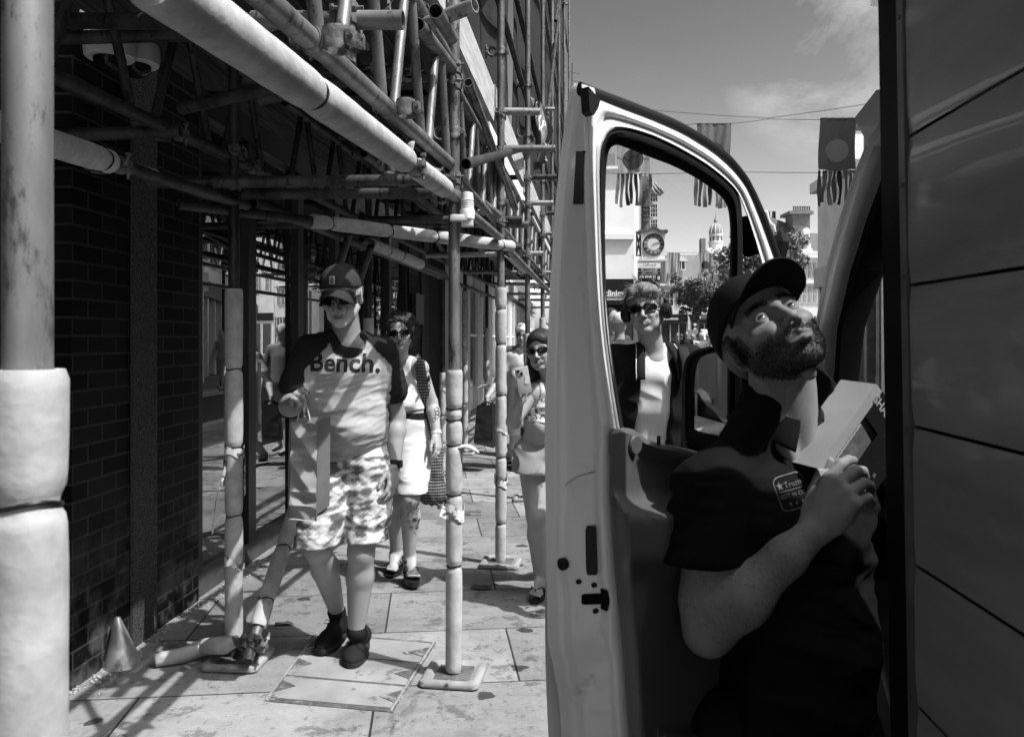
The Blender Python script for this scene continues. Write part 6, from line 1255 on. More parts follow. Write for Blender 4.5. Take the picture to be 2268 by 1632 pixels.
def tsdisp(v):
    r = v - (c - up * ((c - v) @ up)[:, None]); r = unit_rows(r * V(1, 1, 0)); low = sstep(.12, .3, (c - v) @ up); f1 = vf(v, .012, 5, 17, (1.0, 1.0, 2.6)) * (.35 + .65 * low) + vf(v, .004, 8, 60, (1, 1, 1.6)); return v + r * f1[:, None]
def tscol(v):
    x = np.abs((v - c) @ lat); hh = (v - c) @ up; dark = x > np.minimum(.072 + .95 * np.maximum(.055 - hh, 0), .186); dark |= hh < -99; ring = np.linalg.norm((v - (c + up * .05 + fw * .02)) * V(1, 1, .7), axis=1) < .081
    mel = 1 + .10 * np.sin(v[:, 2] * 900 + 3 * np.sin(v[:, 0] * 60)) * np.sin(v[:, 0] * 70 + 2 * np.sin(v[:, 2] * 300)); return np.where(dark | ring, .022, .40 * mel)
ts = TS.build('t_shirt', M_CLOTH, man, tscol, tsdisp)
tv, tf = text_geo('Bench.', .115, .0028, 1.02); kx = .285 / np.ptp(tv[:, 0]); tv = tv * V(kx, kx * 1.05); decal(ts, ts, tv, tf, P(756, 806, 3.4), (1, 0, -.03), (0, 0, 1), M_KTXT, 'lettering', .0022, .01, (0, 1, 0))
SH = Vol(*bounds([hipc, kL, kR], .2), .006); SH.ell(hipc + V(0, 0, .0), (.172, .13, .13), k=.04); SH.cone(P(738, 1040, 3.6), P(698, 1230, 3.5), .112, .094, .012); SH.cone(P(818, 1040, 3.62), P(806, 1235, 3.57), .112, .092, .012); SH.plane(hipc + V(0, 0, .08), (0, 0, 1), .01); SH.plane(P(700, 1208, 3.5), (0.03, 0, -1), .006); SH.ell(P(848, 1130, 3.6), (.03, .07, .085), k=.008)
def camo(v):
    w = v * V(1, 1, 1.35); o = np.zeros(len(v)); rn = np.random.RandomState(4)
    for i in range(9): d = rn.randn(3); d /= np.linalg.norm(d); o += np.sin(w @ d * rn.uniform(45, 130) + rn.uniform(0, 6) + 1.9 * np.sin(w @ rn.randn(3) * 38))
    o += .9 * np.sin(v[:, 0] * 260) * np.sin(v[:, 2] * 300); return np.where(o > 2.0, .13, np.where(o > .9, .24, np.where(o > -.6, .42, .62)))
sh_ = SH.build('shorts', M_CLOTH, man, camo, lambda v: v + unit_rows((v - hipc) * V(1, 1, 0)) * (vf(v, .011, 15, 20, (1, 1, 2.4)) + vf(v, .003, 16, 70))[:, None])
shoe(man, anR + V(0, 0, -.02), Gd(796, 1428) + V(.01, .05, .0), Gd(776, 1487) + V(0, .01, .0), .018, .05)
shoe(man, anL + V(0, 0, -.01), P(765, 1396, 3.86), P(707, 1452, 3.62) * V(1, 1, 0) + V(0, 0, .012), .012, .049)
hd.glasses(man, .029, .018, 2.6, .106, .0026, wrap=9, bridge=.005)
cp = hd.cap(man, .045, brim=.070, droop=.012, curve=11, crown=.122, brimc=.035, lift=-.004)
mb = MB(); mb.box((.004, .0985, .080), (.022, .003, .034), rotm(rx=28), .001); lb_ = hd.lowpoly('cap_label', M_GREYS, cp, mb); mb = MB(); [mb.box((.004, .1005 - .53 * e, .080 + e), (.014, .003, .002), rotm(rx=28)) for e in (-.009, -.004, .001)]; mb.box((.004, .0965, .088), (.004, .003, .008), rotm(rx=28)); hd.lowpoly('label_print', M_SHADE, lb_, mb)
hd.hair(man, [('e', (0, -.022, .02), (.083, .098, .082)), ('e', (0, .07, .03), (.09, .06, .12), 's'), ('e', (0, -.01, .10), (.12, .13, .055), 's'), ('e', (0, .06, -.07), (.12, .09, .06), 's')], 3, .4, amp=.003)
# watch
u_ = unit(wrR - elR); mb = MB(); a_, b_, _ = frame(u_); q = wrR - u_ * .012; mb.grid([[q + u_ * z + rr_ * (math.cos(t) * a_ + math.sin(t) * b_) for t in np.linspace(0, 2 * math.pi, 24, endpoint=False)] for z, rr_ in ((-.010, .030), (-.010, .0345), (.010, .0345), (.010, .030))], closed=True); mb.box(q + V(.028, -.016, 0), (.012, .03, .034), rotm(rz=-30), .003); mb.build('watch', M_LEATHER, man)
# paper bag
bg = thing('paper_bag', 'tall brown paper carrier bag with twisted handles hanging from the capped man\'s fist', 'bag', P(668, 1156, 3.2)); M_PAPER = mat('kraft paper', .25, .31, rough=.8, scale=4, bump=.5, bscale=14, bdist=.006); M_PAPER2 = mat('dark gusset paper', .10, .15, rough=.8, scale=4); M_STR = mat('string', .5, rough=.8)  # right gusset takes a plain, darker paper than the other panels
zb = 3.17; f4 = [P(645, 933, zb), P(702, 939, zb), P(700, 1156, zb), P(640, 1150, zb)]; dv = V(.028, .115, .02); dl = V(-.036, .1, .0)
def crum(v): return v + V(0, -1, 0) * (vf(v, .010, 21, 26)[:, None] - .005) + V(0, -.004, 0) * (np.abs(np.sin(v[:, 2:3] * 40)))
def panel(a, b, c_, d_, nu=24, nv=60, crease=None, z=0):
    g = np.array([[(a * (1 - u) + b * u) * (1 - v) + (d_ * (1 - u) + c_ * u) * v for u in np.linspace(0, 1, nu)] for v in np.linspace(0, 1, nv)]); 
    if crease is not None: uu = np.linspace(0, 1, nu)[None, :, None]; g = g + crease * (1 - np.abs(uu * 2 - 1)); 
    return g
fl = panel(f4[0], f4[1], f4[2], f4[3]); vv = fl.reshape(-1, 3); fl = (vv + V(0, -1, 0) * (vf(vv, .014, 21, 21) * 1.0 - .012 * np.abs(np.sin(vv[:, 2] * 21 + vv[:, 0] * 30)))[:, None]).reshape(fl.shape)
mb = MB(); mb.grid(fl); mb.build('front_panel', M_PAPER, bg, ang=20)
mb = MB(); g = panel(f4[1], f4[1] + dv, f4[2] + dv * .8 + V(.01, 0, .03), f4[2], 16, 60, V(-.02, -.005, 0)); g[:, 0] = fl[:, -1]; mb.grid(g); mb.build('gusset', M_PAPER2, bg, ang=20)
mb = MB(); g = panel(f4[0] + dl, f4[0], f4[3], f4[3] + dl * .6 + V(0, 0, .12), 16, 60, V(.012, -.005, 0)); g[:, -1] = fl[:, 0]; mb.grid(g); mb.build('gusset', M_PAPER, bg, ang=20)
mb = MB(); mb.grid(panel(f4[0] + dl, f4[1] + dv, f4[2] + dv * .8, f4[3] + dl * .6)); mb.grid([[f4[3] + V(0, 0, .001), f4[2] + V(0, 0, .001)], [f4[3] + dl * .6, f4[2] + dv * .8]]); mb.build('back_panel', M_PAPER, bg)
gp = P(672, 884, 3.18)
for o_, e in ((0, 0), (1, .018)):
    mb = MB(); a, b = P(655, 946, zb) + V(0, e, 0), P(690, 948, zb) + V(0, e, 0); mb.tube([a, a * .5 + gp * .5 + V(-.004, 0, .0), gp + V(-.003, e * .1, .004), gp + V(.004, e * .1, .004), b * .5 + gp * .5 + V(.004, 0, 0), b], .0017, 6); mb.build('handle', M_STR, bg)

# ================= tattooed woman behind him
hd = Head(dict(er=(873, 736), el=(894, 737), nose=(884, 750), mouth=(885, 760), chin=(888, 779)), 4.8, .93)
shL, shR = P(832, 818, 4.9), P(930, 815, 4.82); hv, hq, hc = hd.geo(.0035, .38, .17, .08, female=True, neck=(shL + shR) / 2); hipc = P(893, 985, 4.86); lw_ = unit(shR - shL)
elR, wrR, tip = P(957, 893, 4.86), P(967, 962, 4.78), P(975, 1022, 4.72)
aR = arm_geo(shR, elR, wrR, (.045, .037, .038, .025), .005, dict(d=tip - wrR, back=V(.9, -.4, 0), side=1, s=.95, curl=(.35, .4, .5, .55), thumb=(.8, .4, .3)), tip=tip); aL = arm_geo(shL, P(815, 900, 4.95), P(812, 960, 4.9), (.044, .036, .036, .025), .007)
k1, a1, k2, a2 = P(908, 1102, 4.66), P(907, 1236, 4.74), P(874, 1106, 4.88), P(878, 1224, 4.98)
LG = Vol(*bounds([k1, a1, k2, a2, hipc, P(918, 1285, 4.6)], .15), .005); leg_prims(LG, P(915, 990, 4.84), k1, a1, (.09, .057, .057, .034)); leg_prims(LG, P(870, 990, 4.9), k2, a2, (.09, .056, .056, .034)); t1, t2 = P(918, 1279, 4.6), P(864, 1266, 4.84); f1 = foot_prims(LG, a1, t1); f2 = foot_prims(LG, a2, t2)
CH_ = Vol(*bounds([shL, shR, P(890, 920, 4.85), hd.w((0, 0, -.1))], .16), .006); torso(CH_, shL, shR, hipc, (0, -1, 0), .135, .095, .12, .09, .15, bust=.0); CH_.cone(hd.w((0, -.02, -.06)), (shL + shR) / 2 + V(0, .01, .03), .047, .055, .02)
w2 = skinobj([(hv, hq, hc), aR, aL, LG.mesh(), CH_.mesh()], 'curly-haired woman in sunglasses, pale tank top and denim shorts with tattooed lower leg', skin=.38)
TT = Vol(*bounds([shL, shR, P(890, 915, 4.85)], .18), .006); c, lat, up, fw, H = torso(TT, shL, shR, hipc, (0, -1, 0), .138, .098, .124, .094, .15, bust=.028, infl=.005)
TT.plane(P(890, 908, 4.8), (0, 0, -1), .01); TT.ell(c + up * .06 + fw * .05, (.078, .2, .095), np.stack([lat, fw, up], 1), k=.01, op='s')
for q in (1, -1): TT.ell(c + lat * q * .195 + up * .02, (.085, .3, .12), np.stack([lat, fw, up], 1), k=.01, op='s')
TT.build('tank_top', M_CLOTH, w2, lambda v: np.full(len(v), .62), lambda v: v + fw * vf(v, .005, 31, 20)[:, None])
S2 = Vol(*bounds([hipc, P(890, 1090, 4.8)], .24), .006); S2.ell(hipc + V(0, 0, -.01), (.165, .125, .14), k=.04); S2.cone(P(913, 1000, 4.84), P(912, 1100, 4.68), .115, .093, .02); S2.cone(P(873, 1000, 4.9), P(874, 1100, 4.88), .112, .09, .02); S2.cone(P(891, 930, 4.86), P(892, 960, 4.86), .112, .12, .03, sq=(1.28, 1)); S2.plane(P(890, 922, 4.85), (0, 0, 1), .008); S2.plane(P(890, 1086, 4.75), (0, 0, -1), .004)
S2.build('denim_shorts', M_CLOTH, w2, lambda v: .60 + .08 * np.sin(v[:, 2] * 500) * np.sin(v[:, 0] * 400), lambda v: v + unit_rows((v - hipc) * V(1, 1, 0)) * vf(v, .007, 32, 24)[:, None])
mb = MB()
for i in range(60): x = 868 + i * 1.25; z_ = 4.75 - .06 * math.sin(i / 60 * 3); mb.tube([P(x, 1085, z_ - .03), P(x + random.uniform(-1, 1), 1085 + random.uniform(2, 6), z_ - .03)], .001, 4)
mb.build('frayed_hem', M_STR, w2)
def belt(parent, c0, rx, ry, z, hgt=.035, m=M_LEATHER, lat=(1, 0, 0), name='belt'):
    lat = unit(lat); f_ = np.cross(lat, V(0, 0, 1)); mb = MB(); t = np.linspace(0, 2 * math.pi, 40, endpoint=False); mb.grid([[c0 * V(1, 1, 0) + V(0, 0, z + zz) + lat * (rx + d_) * math.cos(x) + f_ * (ry + d_) * math.sin(x) for x in t] for zz, d_ in ((-hgt / 2, -.004), (-hgt / 2, .002), (hgt / 2, .002), (hgt / 2, -.004))], closed=True); b_ = mb.build(name, m, parent)
    mb = MB()
    for x in (-1.15, -1.6, -2.1): q = c0 * V(1, 1, 0) + V(0, 0, z) + lat * (rx + .004) * math.cos(x) + f_ * (ry + .004) * math.sin(x); 
    return b_
belt(w2, hipc, .146, .112, zt(921, 4.8))
hd.glasses(w2, .028, .018, 3., .105, .003)
hd.hair(w2, [('e', (0, -.02, .050), (.106, .112, .098)), ('e', (.075, -.01, .02), (.04, .05, .06)), ('e', (-.075, -.01, .02), (.04, .05, .06)), ('e', (0, -.06, -.02), (.085, .06, .08)), ('e', (0, .10, -.012), (.066, .075, .078), 's')], 5, .035, amp=.016, kk=48)
curl = lambda p, rn: unit(p - V(0, -.02, .03) + rn.randn(3) * .05)
hd.strands(w2, 260, -.02, .04, 3, (.03, .06), .002, curl, (.094, .104, .094), 'hair_curls', lambda p: not (p[1] > .05 and p[2] < .062))
# leg tattoos: small line drawings laid on the shin
def ringpts(cx, cy, rx, ry, w_, n=18, wob=0, seed=0): rn = random.Random(seed); o = [(cx + (rx * (1 + wob * math.sin(t * 5 + seed))) * math.cos(t), cy + ry * (1 + wob * math.sin(t * 5 + seed)) * math.sin(t)) for t in np.linspace(0, 2 * math.pi, n, endpoint=False)]; return o, w_
def tattoo(target, items, o, u, w, name='tattoo', parent=None):
    vs, fs, n = [], [], 0
    for pts, wd, closed in items:
        p = np.array(pts); m_ = len(p); nx = np.roll(p, -1, 0) if closed else np.vstack([p[1:], 2 * p[-1:] - p[-2:-1]]); t_ = nx - p; nn = np.stack([-t_[:, 1], t_[:, 0]], 1); nn /= np.linalg.norm(nn, axis=1)[:, None] + 1e-9
        vs += list(p + nn * wd) + list(p - nn * wd)
        for i in range(m_ if closed else m_ - 1): j = (i + 1) % m_; fs.append((n + i, n + j, n + m_ + j, n + m_ + i))
        n += 2 * m_
    return decal(parent or target, target, np.array(vs), fs, o, u, w, M_KTXT, name, .0012, .02, (0, 1, 0))
it = []; rn = random.Random(5)
for j, (cx, cy, s_, kind) in enumerate([(-.02, .10, .018, 1), (.016, .115, .012, 2), (-.018, .055, .02, 0), (.020, .075, .024, 1), (-.028, .015, .012, 3), (.006, .02, .017, 4), (.030, .012, .010, 3), (-.015, -.03, .012, 1), (.014, -.035, .008, 0), (.004, -.065, .010, 2), (-.012, .13, .008, 3), (.03, .12, .01, 0)]):
    if kind in (0, 1, 3): it.append((ringpts(cx, cy, s_ * .8, s_, 0, 18, .18 if kind == 1 else .03, j)[0], .0009, True))
    if kind == 0: it.append((ringpts(cx, cy, s_ * .55, s_ * .7, 0, 14)[0], .0008, True))
    if kind == 1: it += [(ringpts(cx - s_ * .3, cy + s_ * .3, .0022, .003, 0, 8)[0], .001, True), (ringpts(cx + s_ * .3, cy + s_ * .3, .0022, .003, 0, 8)[0], .001, True), ([(cx - .005, cy - .004), (cx, cy - .008), (cx + .005, cy - .004)], .0008, False)]
    if kind == 4:
        for q in range(10): e = q * math.pi / 5; it.append((ringpts(cx + s_ * .6 * math.cos(e), cy + s_ * .6 * math.sin(e), .0045, .0045, 0, 8)[0], .0008, True))
        it.append((ringpts(cx, cy, .004, .004, 0, 10)[0], .002, True))
    if kind == 2: it.append(([(cx + .004 * math.sin(t * 6), cy - s_ + 2 * s_ * t) for t in np.linspace(0, 1, 10)], .001, False))
    if kind == 3: it += [([(cx - s_ * .5, cy), (cx + s_ * .5, cy + .002)], .001, False), ([(cx, cy - s_ * .6), (cx, cy + s_ * .6)], .0009, False)]
tattoo(w2, it, P(909, 1172, 4.5), (1, 0, 0), (0, 0, 1))
it = [(ringpts(rn.uniform(-.012, .012), -.02 * q + .02, .008 + .004 * rn.random(), .012, 0, 12, .25, q)[0], .002, True) for q in range(4)]; tattoo(w2, it, P(962, 918, 4.7), (1, 0, 0), (0, 0, 1)); it = [(ringpts(0, -.03 * q + .03, .006, .016, 0, 10, .3, q)[0], .002, True) for q in range(3)]; tattoo(w2, it, P(946, 850, 4.7), (1, 0, 0), (0, 0, 1))
def sandal(parent, f, sole, c=.015, th=.03, flip=False, Lb=.19):
    fd, lt, ball, heel = f; a = heel - fd * .035; b = ball + fd * .065; z = sole; mb = MB(); rows = []
    pitch = (ball[2] - heel[2]) / (np.linalg.norm(ball - heel) + 1e-6)
    for zz in (-th, -th * .9, -.002, 0):
        r_ = []
        for t in np.linspace(0, 2 * math.pi, 36, endpoint=False): y, x = math.cos(t), math.sin(t); m_ = (a + b) / 2; Ls = np.linalg.norm(b - a) / 2; q = m_ + fd * y * Ls + lt * .043 * np.sign(x) * abs(x) ** .8 * (1.06 if y > 0 else .85); q = q * V(1, 1, 0) + V(0, 0, (heel[2] - .030) + pitch * ((q - heel) @ fd) + zz + .006); r_.append(q)
        rows.append(r_)
    mb.grid(rows, closed=True); mb.f.append(tuple(range(36))[::-1]); mb.f.append(tuple(range(108, 144))); o = mb.build('sandal', M_LEATHER, parent, ang=40)
    mb = MB()
    if flip:
        c_ = ball + fd * .02 + V(0, 0, .005); [mb.tube([c_ + V(0, 0, -.01), c_ + V(0, 0, .018), c_ - fd * .05 + lt * s_ * .03 + V(0, 0, .02), c_ - fd * .08 + lt * s_ * .042 - V(0, 0, .02)], .0045, 6, flat=.6) for s_ in (1, -1)]
    else:
        for q, hh, ww in ((ball, .030, .044), (ball * .55 + heel * .45, .052, .044), (heel * .9 + ball * .1, .085, .040)): mb.tube([q + lt * ww * math.cos(t) + V(0, 0, hh * math.sin(t) - .012) for t in np.linspace(0, math.pi, 11)], .009, 6, flat=.4)
        mb.tube([ball + V(0, 0, .022), ball * .5 + heel * .5 + V(0, 0, .05), heel + fd * .02 + V(0, 0, .085)], .007, 6, flat=.5); mb.box(ball * .5 + heel * .5 + V(0, 0, .05) + lt * .03, (.02, .02, .02), None, .003)
    mb.build('strap', M_LEATHER, o)
sandal(w2, f1, 0); sandal(w2, f2, 0)
# striped tote
tt = thing('striped_tote', 'dark woven striped tote slung over the tattooed woman\'s shoulder and hanging by her hand', 'bag', P(955, 1122, 4.95)); M_PLAID = bpy.data.materials.new('striped weave'); M_PLAID.use_nodes = True; n, l = M_PLAID.node_tree.nodes, M_PLAID.node_tree.links; b_ = n['Principled BSDF']; b_.inputs['Roughness'].default_value = .85; t_ = n.new("ShaderNodeTexCoord"); w1 = n.new("ShaderNodeTexWave"); w1.bands_direction = 'Z'; w1.inputs['Scale'].default_value = 17; w1.inputs['Distortion'].default_value = 1.2; w1.inputs['Detail'].default_value = 2; l.new(t_.outputs['Object'], w1.inputs[0]); w2_ = n.new("ShaderNodeTexWave"); w2_.bands_direction = 'X'; w2_.inputs['Scale'].default_value = 30; l.new(t_.outputs['Object'], w2_.inputs[0]); r_ = n.new("ShaderNodeMapRange"); r_.inputs[1].default_value = .55; r_.inputs[2].default_value = .95; r_.inputs[3].default_value = .015; r_.inputs[4].default_value = .22; l.new(w1.outputs[1], r_.inputs[0]); r3 = n.new("ShaderNodeMapRange"); r3.inputs[1].default_value = .9; r3.inputs[2].default_value = 1; r3.inputs[4].default_value = .12; l.new(w2_.outputs[1], r3.inputs[0]); ad = n.new("ShaderNodeMath"); ad.operation = 'ADD'; l.new(r_.outputs[0], ad.inputs[0]); l.new(r3.outputs[0], ad.inputs[1]); l.new(ad.outputs[0], b_.inputs['Base Color'])
BG = Vol(*bounds([P(930, 960, 4.98), P(992, 1125, 4.98)], .1), .006); BG.cone(P(962, 985, 4.98), P(958, 1090, 4.98), .05, .075, .03, sq=(1, .55)); BG.ell(P(958, 1088, 4.98), (.085, .05, .07), k=.03); BG.build('bag_body', M_PLAID, tt, disp=lambda v: v + unit_rows(v - P(958, 1050, 4.98)) * vf(v, .012, 41, 30, (2, 2, .8))[:, None])
mb = MB(); pts = [P(920, 792, 4.86), P(930, 806, 4.74), P(936, 850, 4.78), P(943, 905, 4.86), P(950, 960, 4.95), P(957, 1000, 4.98)]; mb.tube(pts, [.03, .034, .034, .034, .036, .04], 10, flat=.25, up=(0, 1, 0)); mb.tube([P(920, 792, 4.86), P(932, 800, 4.95), P(950, 900, 5.05), P(962, 1000, 5.0)], .025, 8, flat=.25, up=(0, 1, 0)); mb.build('strap', M_PLAID, tt)
mb = MB(); u_ = unit(wrR - elR); a_, b_, _ = frame(u_); mb.grid([[wrR - u_ * .01 + u_ * z + rr_ * (math.cos(t) * a_ + math.sin(t) * b_) for t in np.linspace(0, 2 * math.pi, 20, endpoint=False)] for z, rr_ in ((-.010, .026), (-.010, .031), (.010, .031), (.010, .026))], closed=True); mb.build('watch', M_FRAME, w2)
# ================= woman with the phone
hd = Head(dict(er=(1177, 778), el=(1203, 776), nose=(1187, 791), mouth=(1190, 801), chin=(1196, 818)), 4.55, .98, fat=1.06)
shL, shR = P(1178, 868, 4.58), P(1278, 868, 4.66); hv, hq, hc = hd.geo(.0035, .38, .17, .08, female=True, neck=(shL + shR) / 2); hipc = P(1213, 1000, 4.64)
elL, wrL, tip = P(1136, 935, 4.52), P(1150, 893, 4.36), P(1160, 845, 4.32)
aL = arm_geo(shL, elL, wrL, (.050, .042, .041, .025), .0045, dict(d=V(.04, -.02, 1), back=V(-.35, .85, 0), side=-1, s=.92, curl=(.75, .85, .95, 1.0), thumb=(.9, .1, .35), tcurl=.3), tip=tip); aR = arm_geo(shR, P(1300, 950, 4.7), P(1296, 1020, 4.65), (.05, .04, .04, .026), .008)
k1, a1, k2, a2 = P(1188, 1140, 4.52), P(1197, 1284, 4.56), P(1246, 1142, 4.72), P(1252, 1262, 5.0); t1, t2 = P(1184, 1322, 4.36), P(1250, 1290, 4.86)
LG = Vol(*bounds([k1, a1, k2, a2, hipc, t1], .15), .005); leg_prims(LG, P(1182, 1010, 4.62), k1, a1, (.100, .060, .058, .034)); leg_prims(LG, P(1245, 1010, 4.68), k2, a2, (.098, .058, .056, .034)); f1 = foot_prims(LG, a1, t1); f2 = foot_prims(LG, a2, t2)
CH_ = Vol(*bounds([shL, shR, P(1213, 990, 4.64), hd.w((0, 0, -.1))], .18), .006); torso(CH_, shL, shR, hipc, (0, -1, 0), .145, .105, .145, .105, .16, bust=.01); CH_.cone(hd.w((0, -.02, -.06)), (shL + shR) / 2 + V(0, .01, .03), .050, .06, .02)
w3 = skinobj([(hv, hq, hc), aL, aR, LG.mesh(), CH_.mesh()], 'dark-haired woman in oval sunglasses and floral crop top holding a phone, beside the van door', skin=.38)
CT = Vol(*bounds([shL, shR, P(1213, 940, 4.6)], .2), .006); c, lat, up, fw, H = torso(CT, shL, shR, hipc, (0, -1, 0), .148, .108, .148, .108, .16, bust=.035, infl=.005)
CT.plane(P(1213, 932, 4.6), (0, 0, -1), .008); CT.ell(c + up * .05 + fw * .05, (.085, .25, .115), np.stack([lat, fw, up], 1), k=.01, op='s')
for q in (1, -1): CT.ell(c + lat * q * .185 + up * .02, (.075, .3, .12), np.stack([lat, fw, up], 1), k=.01, op='s')
def floral(v):
    o = np.zeros(len(v)); rn = np.random.RandomState(9)
    for i in range(8): d = rn.randn(3); o += np.sin(v @ d * 38 + 2.2 * np.sin(v @ rn.randn(3) * 34) + i)
    return np.where(np.abs(o) < .7, .06, np.where(o > 2.2, .22, .62))
CT.build('crop_top', M_CLOTH, w3, floral, lambda v: v + fw * vf(v, .006, 51, 26)[:, None])
S3 = Vol(*bounds([hipc, P(1213, 1060, 4.6)], .26), .006); S3.ell(hipc + V(0, 0, .0), (.178, .135, .13), k=.04); S3.cone(P(1181, 1010, 4.62), P(1178, 1070, 4.55), .118, .112, .02); S3.cone(P(1246, 1010, 4.68), P(1246, 1070, 4.68), .116, .11, .02); S3.plane(P(1213, 958, 4.6), (0, 0, 1), .008); S3.plane(P(1190, 1052, 4.5), (-.06, 0, -1), .004)
S3.build('denim_shorts', M_CLOTH, w3, lambda v: .30 + .06 * np.sin(v[:, 2] * 500) * np.sin(v[:, 0] * 400), lambda v: v + unit_rows((v - hipc) * V(1, 1, 0)) * vf(v, .008, 52, 26)[:, None])
mb = MB(); [mb.tube([P(1149 + i * 1.4, 1050, 4.48), P(1149 + i * 1.4 + random.uniform(-1, 1), 1053 + random.uniform(0, 4), 4.48)], .0011, 4) for i in range(48)]; mb.build('frayed_hem', M_STR, w3)
belt(w3, hipc, .157, .124, zt(958, 4.6), .045)
hd.glasses(w3, .029, .0155, 2.3, .104, .0032, cat=.006); sandal(w3, f1, 0, th=.016, flip=True); sandal(w3, f2, 0, th=.016, flip=True)
hd.hair(w3, [('e', (0, -.012, .045), (.084, .109, .085)), ('e', (0, .055, .062), (.055, .045, .042)), ('c', (.066, -.01, .03), (.082, -.02, -.12), .028, .028), ('c', (-.066, -.01, .03), (-.082, -.02, -.12), .028, .028), ('c', (.07, -.04, -.10), (.095, -.03, -.26), .034, .022), ('c', (-.07, -.04, -.10), (-.095, -.04, -.26), .034, .022), ('e', (0, -.06, -.06), (.075, .05, .14)), ('e', (0, .115, -.030), (.060, .075, .088), 's'), ('c', (0, .16, .15), (0, .02, .135), .003, .003, 's')], 7, .022, amp=.003, kk=70)
ph = thing('smartphone', 'pale smartphone in a stickered case held up by the dark-haired woman', 'phone', P(1160, 872, 4.3)); rp = rotm(rz=12) @ rotm(ry=-12) @ rotm(rx=8); pc = P(1159, 842, 4.30); M_PHONE = mat('phone case', .42, .5, rough=.3)
mb = MB(); mb.box(pc, (.074, .011, .148), rp, .004); mb.build('case', M_PHONE, ph)
mb = MB(); mb.box(pc + rp @ V(-.014, -.0068, .048), (.036, .003, .038), rp, .001); mb.build('camera_block', M_GREYS, ph)
for a, b in ((-.022, .056), (-.006, .040)): mb = MB(); mb.cyl(pc + rp @ V(a, -.0084, b), pc + rp @ V(a, -.011, b), .0075); mb.build('lens', M_SHADE, ph)
mb = MB(); mb.box(pc + rp @ V(.018, -.0068, .0), (.022, .002, .045), rp @ rotm(ry=12)); mb.build('sticker', M_FRAME, ph)

# ================= older woman with the black bag
Zw = 8.9
hd = Head(dict(er=(1149, 742), el=(1164, 742), nose=(1154, 750), mouth=(1155, 756), chin=(1155, 765)), Zw, .98)
hv, hq, hc = hd.geo(.006, .38, .2, .2, female=True); shL, shR = P(1131, 792, Zw), P(1183, 792, Zw); hipc = P(1158, 940, Zw)
elL, wrL = P(1099, 850, Zw), P(1079, 880, Zw - .15)
aL = arm_geo(shL, elL, wrL, (.05, .04, .04, .027), .008, dict(d=V(-.1, 0, -1), back=V(-1, 0, 0), side=1, curl=(1.2, 1.2, 1.3, 1.3)), tip=wrL + V(0, 0, -.1)); aR = arm_geo(shR, P(1192, 860, Zw), P(1190, 915, Zw), (.05, .04, .04, .027), .01)
k1, a1, k2, a2 = P(1146, 975, Zw - .1), P(1138, 1012, 9.0), P(1166, 975, 9), P(1143, 1020, 8.8)
LG = Vol(*bounds([hipc, k1, a1, k2, a2, P(1125, 1036, 8.8)], .2), .008); leg_prims(LG, P(1148, 945, Zw), P(1140, 985, 8.9), P(1128, 1014, 9.1), (.1, .06, .058, .036)); leg_prims(LG, P(1168, 945, Zw), P(1160, 982, 8.9), P(1141, 1018, 8.75), (.1, .06, .058, .036)); g1 = foot_prims(LG, P(1129, 1012, 9.1), P(1125, 1022, 8.95), toes=False); g2 = foot_prims(LG, P(1141, 1018, 8.75), Gd(1136, 1038) + V(0, 0, .03), toes=False)
w4 = skinobj([(hv, hq, hc), aL, aR, LG.mesh()], 'short white-haired woman in glasses and pale top carrying a large black bag', skin=.38)
T4 = Vol(*bounds([shL, shR, P(1158, 950, Zw)], .22), .01); torso(T4, shL, shR, hipc, (0, -1, 0), .165, .12, .165, .12, .175, bust=.03, infl=.008); T4.cone(shL, P(1112, 826, Zw), .065, .07, .03); T4.cone(shR, P(1192, 830, Zw), .065, .07, .03); T4.plane(P(1158, 940, Zw), (0, 0, -1), .01); T4.cone(hd.w((0, 0, -.05)), (shL + shR) / 2 + V(0, -.03, .08), .06, .068, .01, op='s')
T4.build('top', M_CLOTH, w4, lambda v: np.full(len(v), .42), lambda v: v + V(0, -1, 0) * vf(v, .012, 61, 12)[:, None])
S4 = Vol(*bounds([hipc, P(1150, 960, Zw)], .25), .01); S4.cone(P(1148, 930, Zw), P(1147, 960, Zw), .12, .11, .03); S4.cone(P(1168, 930, Zw), P(1164, 960, Zw), .12, .11, .03); S4.plane(P(1150, 962, Zw), (0, 0, -1), .005); S4.build('shorts', M_CLOTH, w4, lambda v: np.full(len(v), .5))
hd.glasses(w4, .024, .016, 2.6, .104, .003, lens=M_PANE); sandal(w4, g1, 0, th=.02, flip=True); sandal(w4, g2, 0, th=.02, flip=True)
hd.hair(w4, [('e', (0, -.02, .045), (.090, .105, .088)), ('e', (0, -.05, -.01), (.08, .06, .07)), ('e', (0, .105, -.02), (.062, .07, .075), 's'), ('e', (.03, .075, .07), (.055, .03, .025))], 9, .62, h=.006, amp=.006)
bb = thing('black_bag', 'large glossy black shopping bag swinging from the white-haired woman\'s hand', 'bag', P(1073, 990, 8.7)); mb = MB(); Zz = 8.65
fr4 = [P(1056, 898, Zz), P(1090, 896, Zz), P(1098, 988, Zz), P(1049, 980, Zz)]; bk = [q + V(.03, .16, 0) for q in fr4]; fr4[2] = P(1092, 992, Zz)
g = panel(*fr4, 14, 18); vv = g.reshape(-1, 3); g = (vv - V(0, 1, 0) * vf(vv, .02, 71, 12)[:, None]).reshape(g.shape); mb.grid(g); gb2 = panel(*bk, 14, 18); mb.grid(gb2[::-1]); mb.grid(np.stack([g[:, -1], gb2[:, -1]], 1)); mb.grid(np.stack([gb2[:, 0], g[:, 0]], 1)); mb.grid(np.stack([g[-1], gb2[-1]], 0)); mb.build('bag_body', M_LEATHER, bb, ang=25)
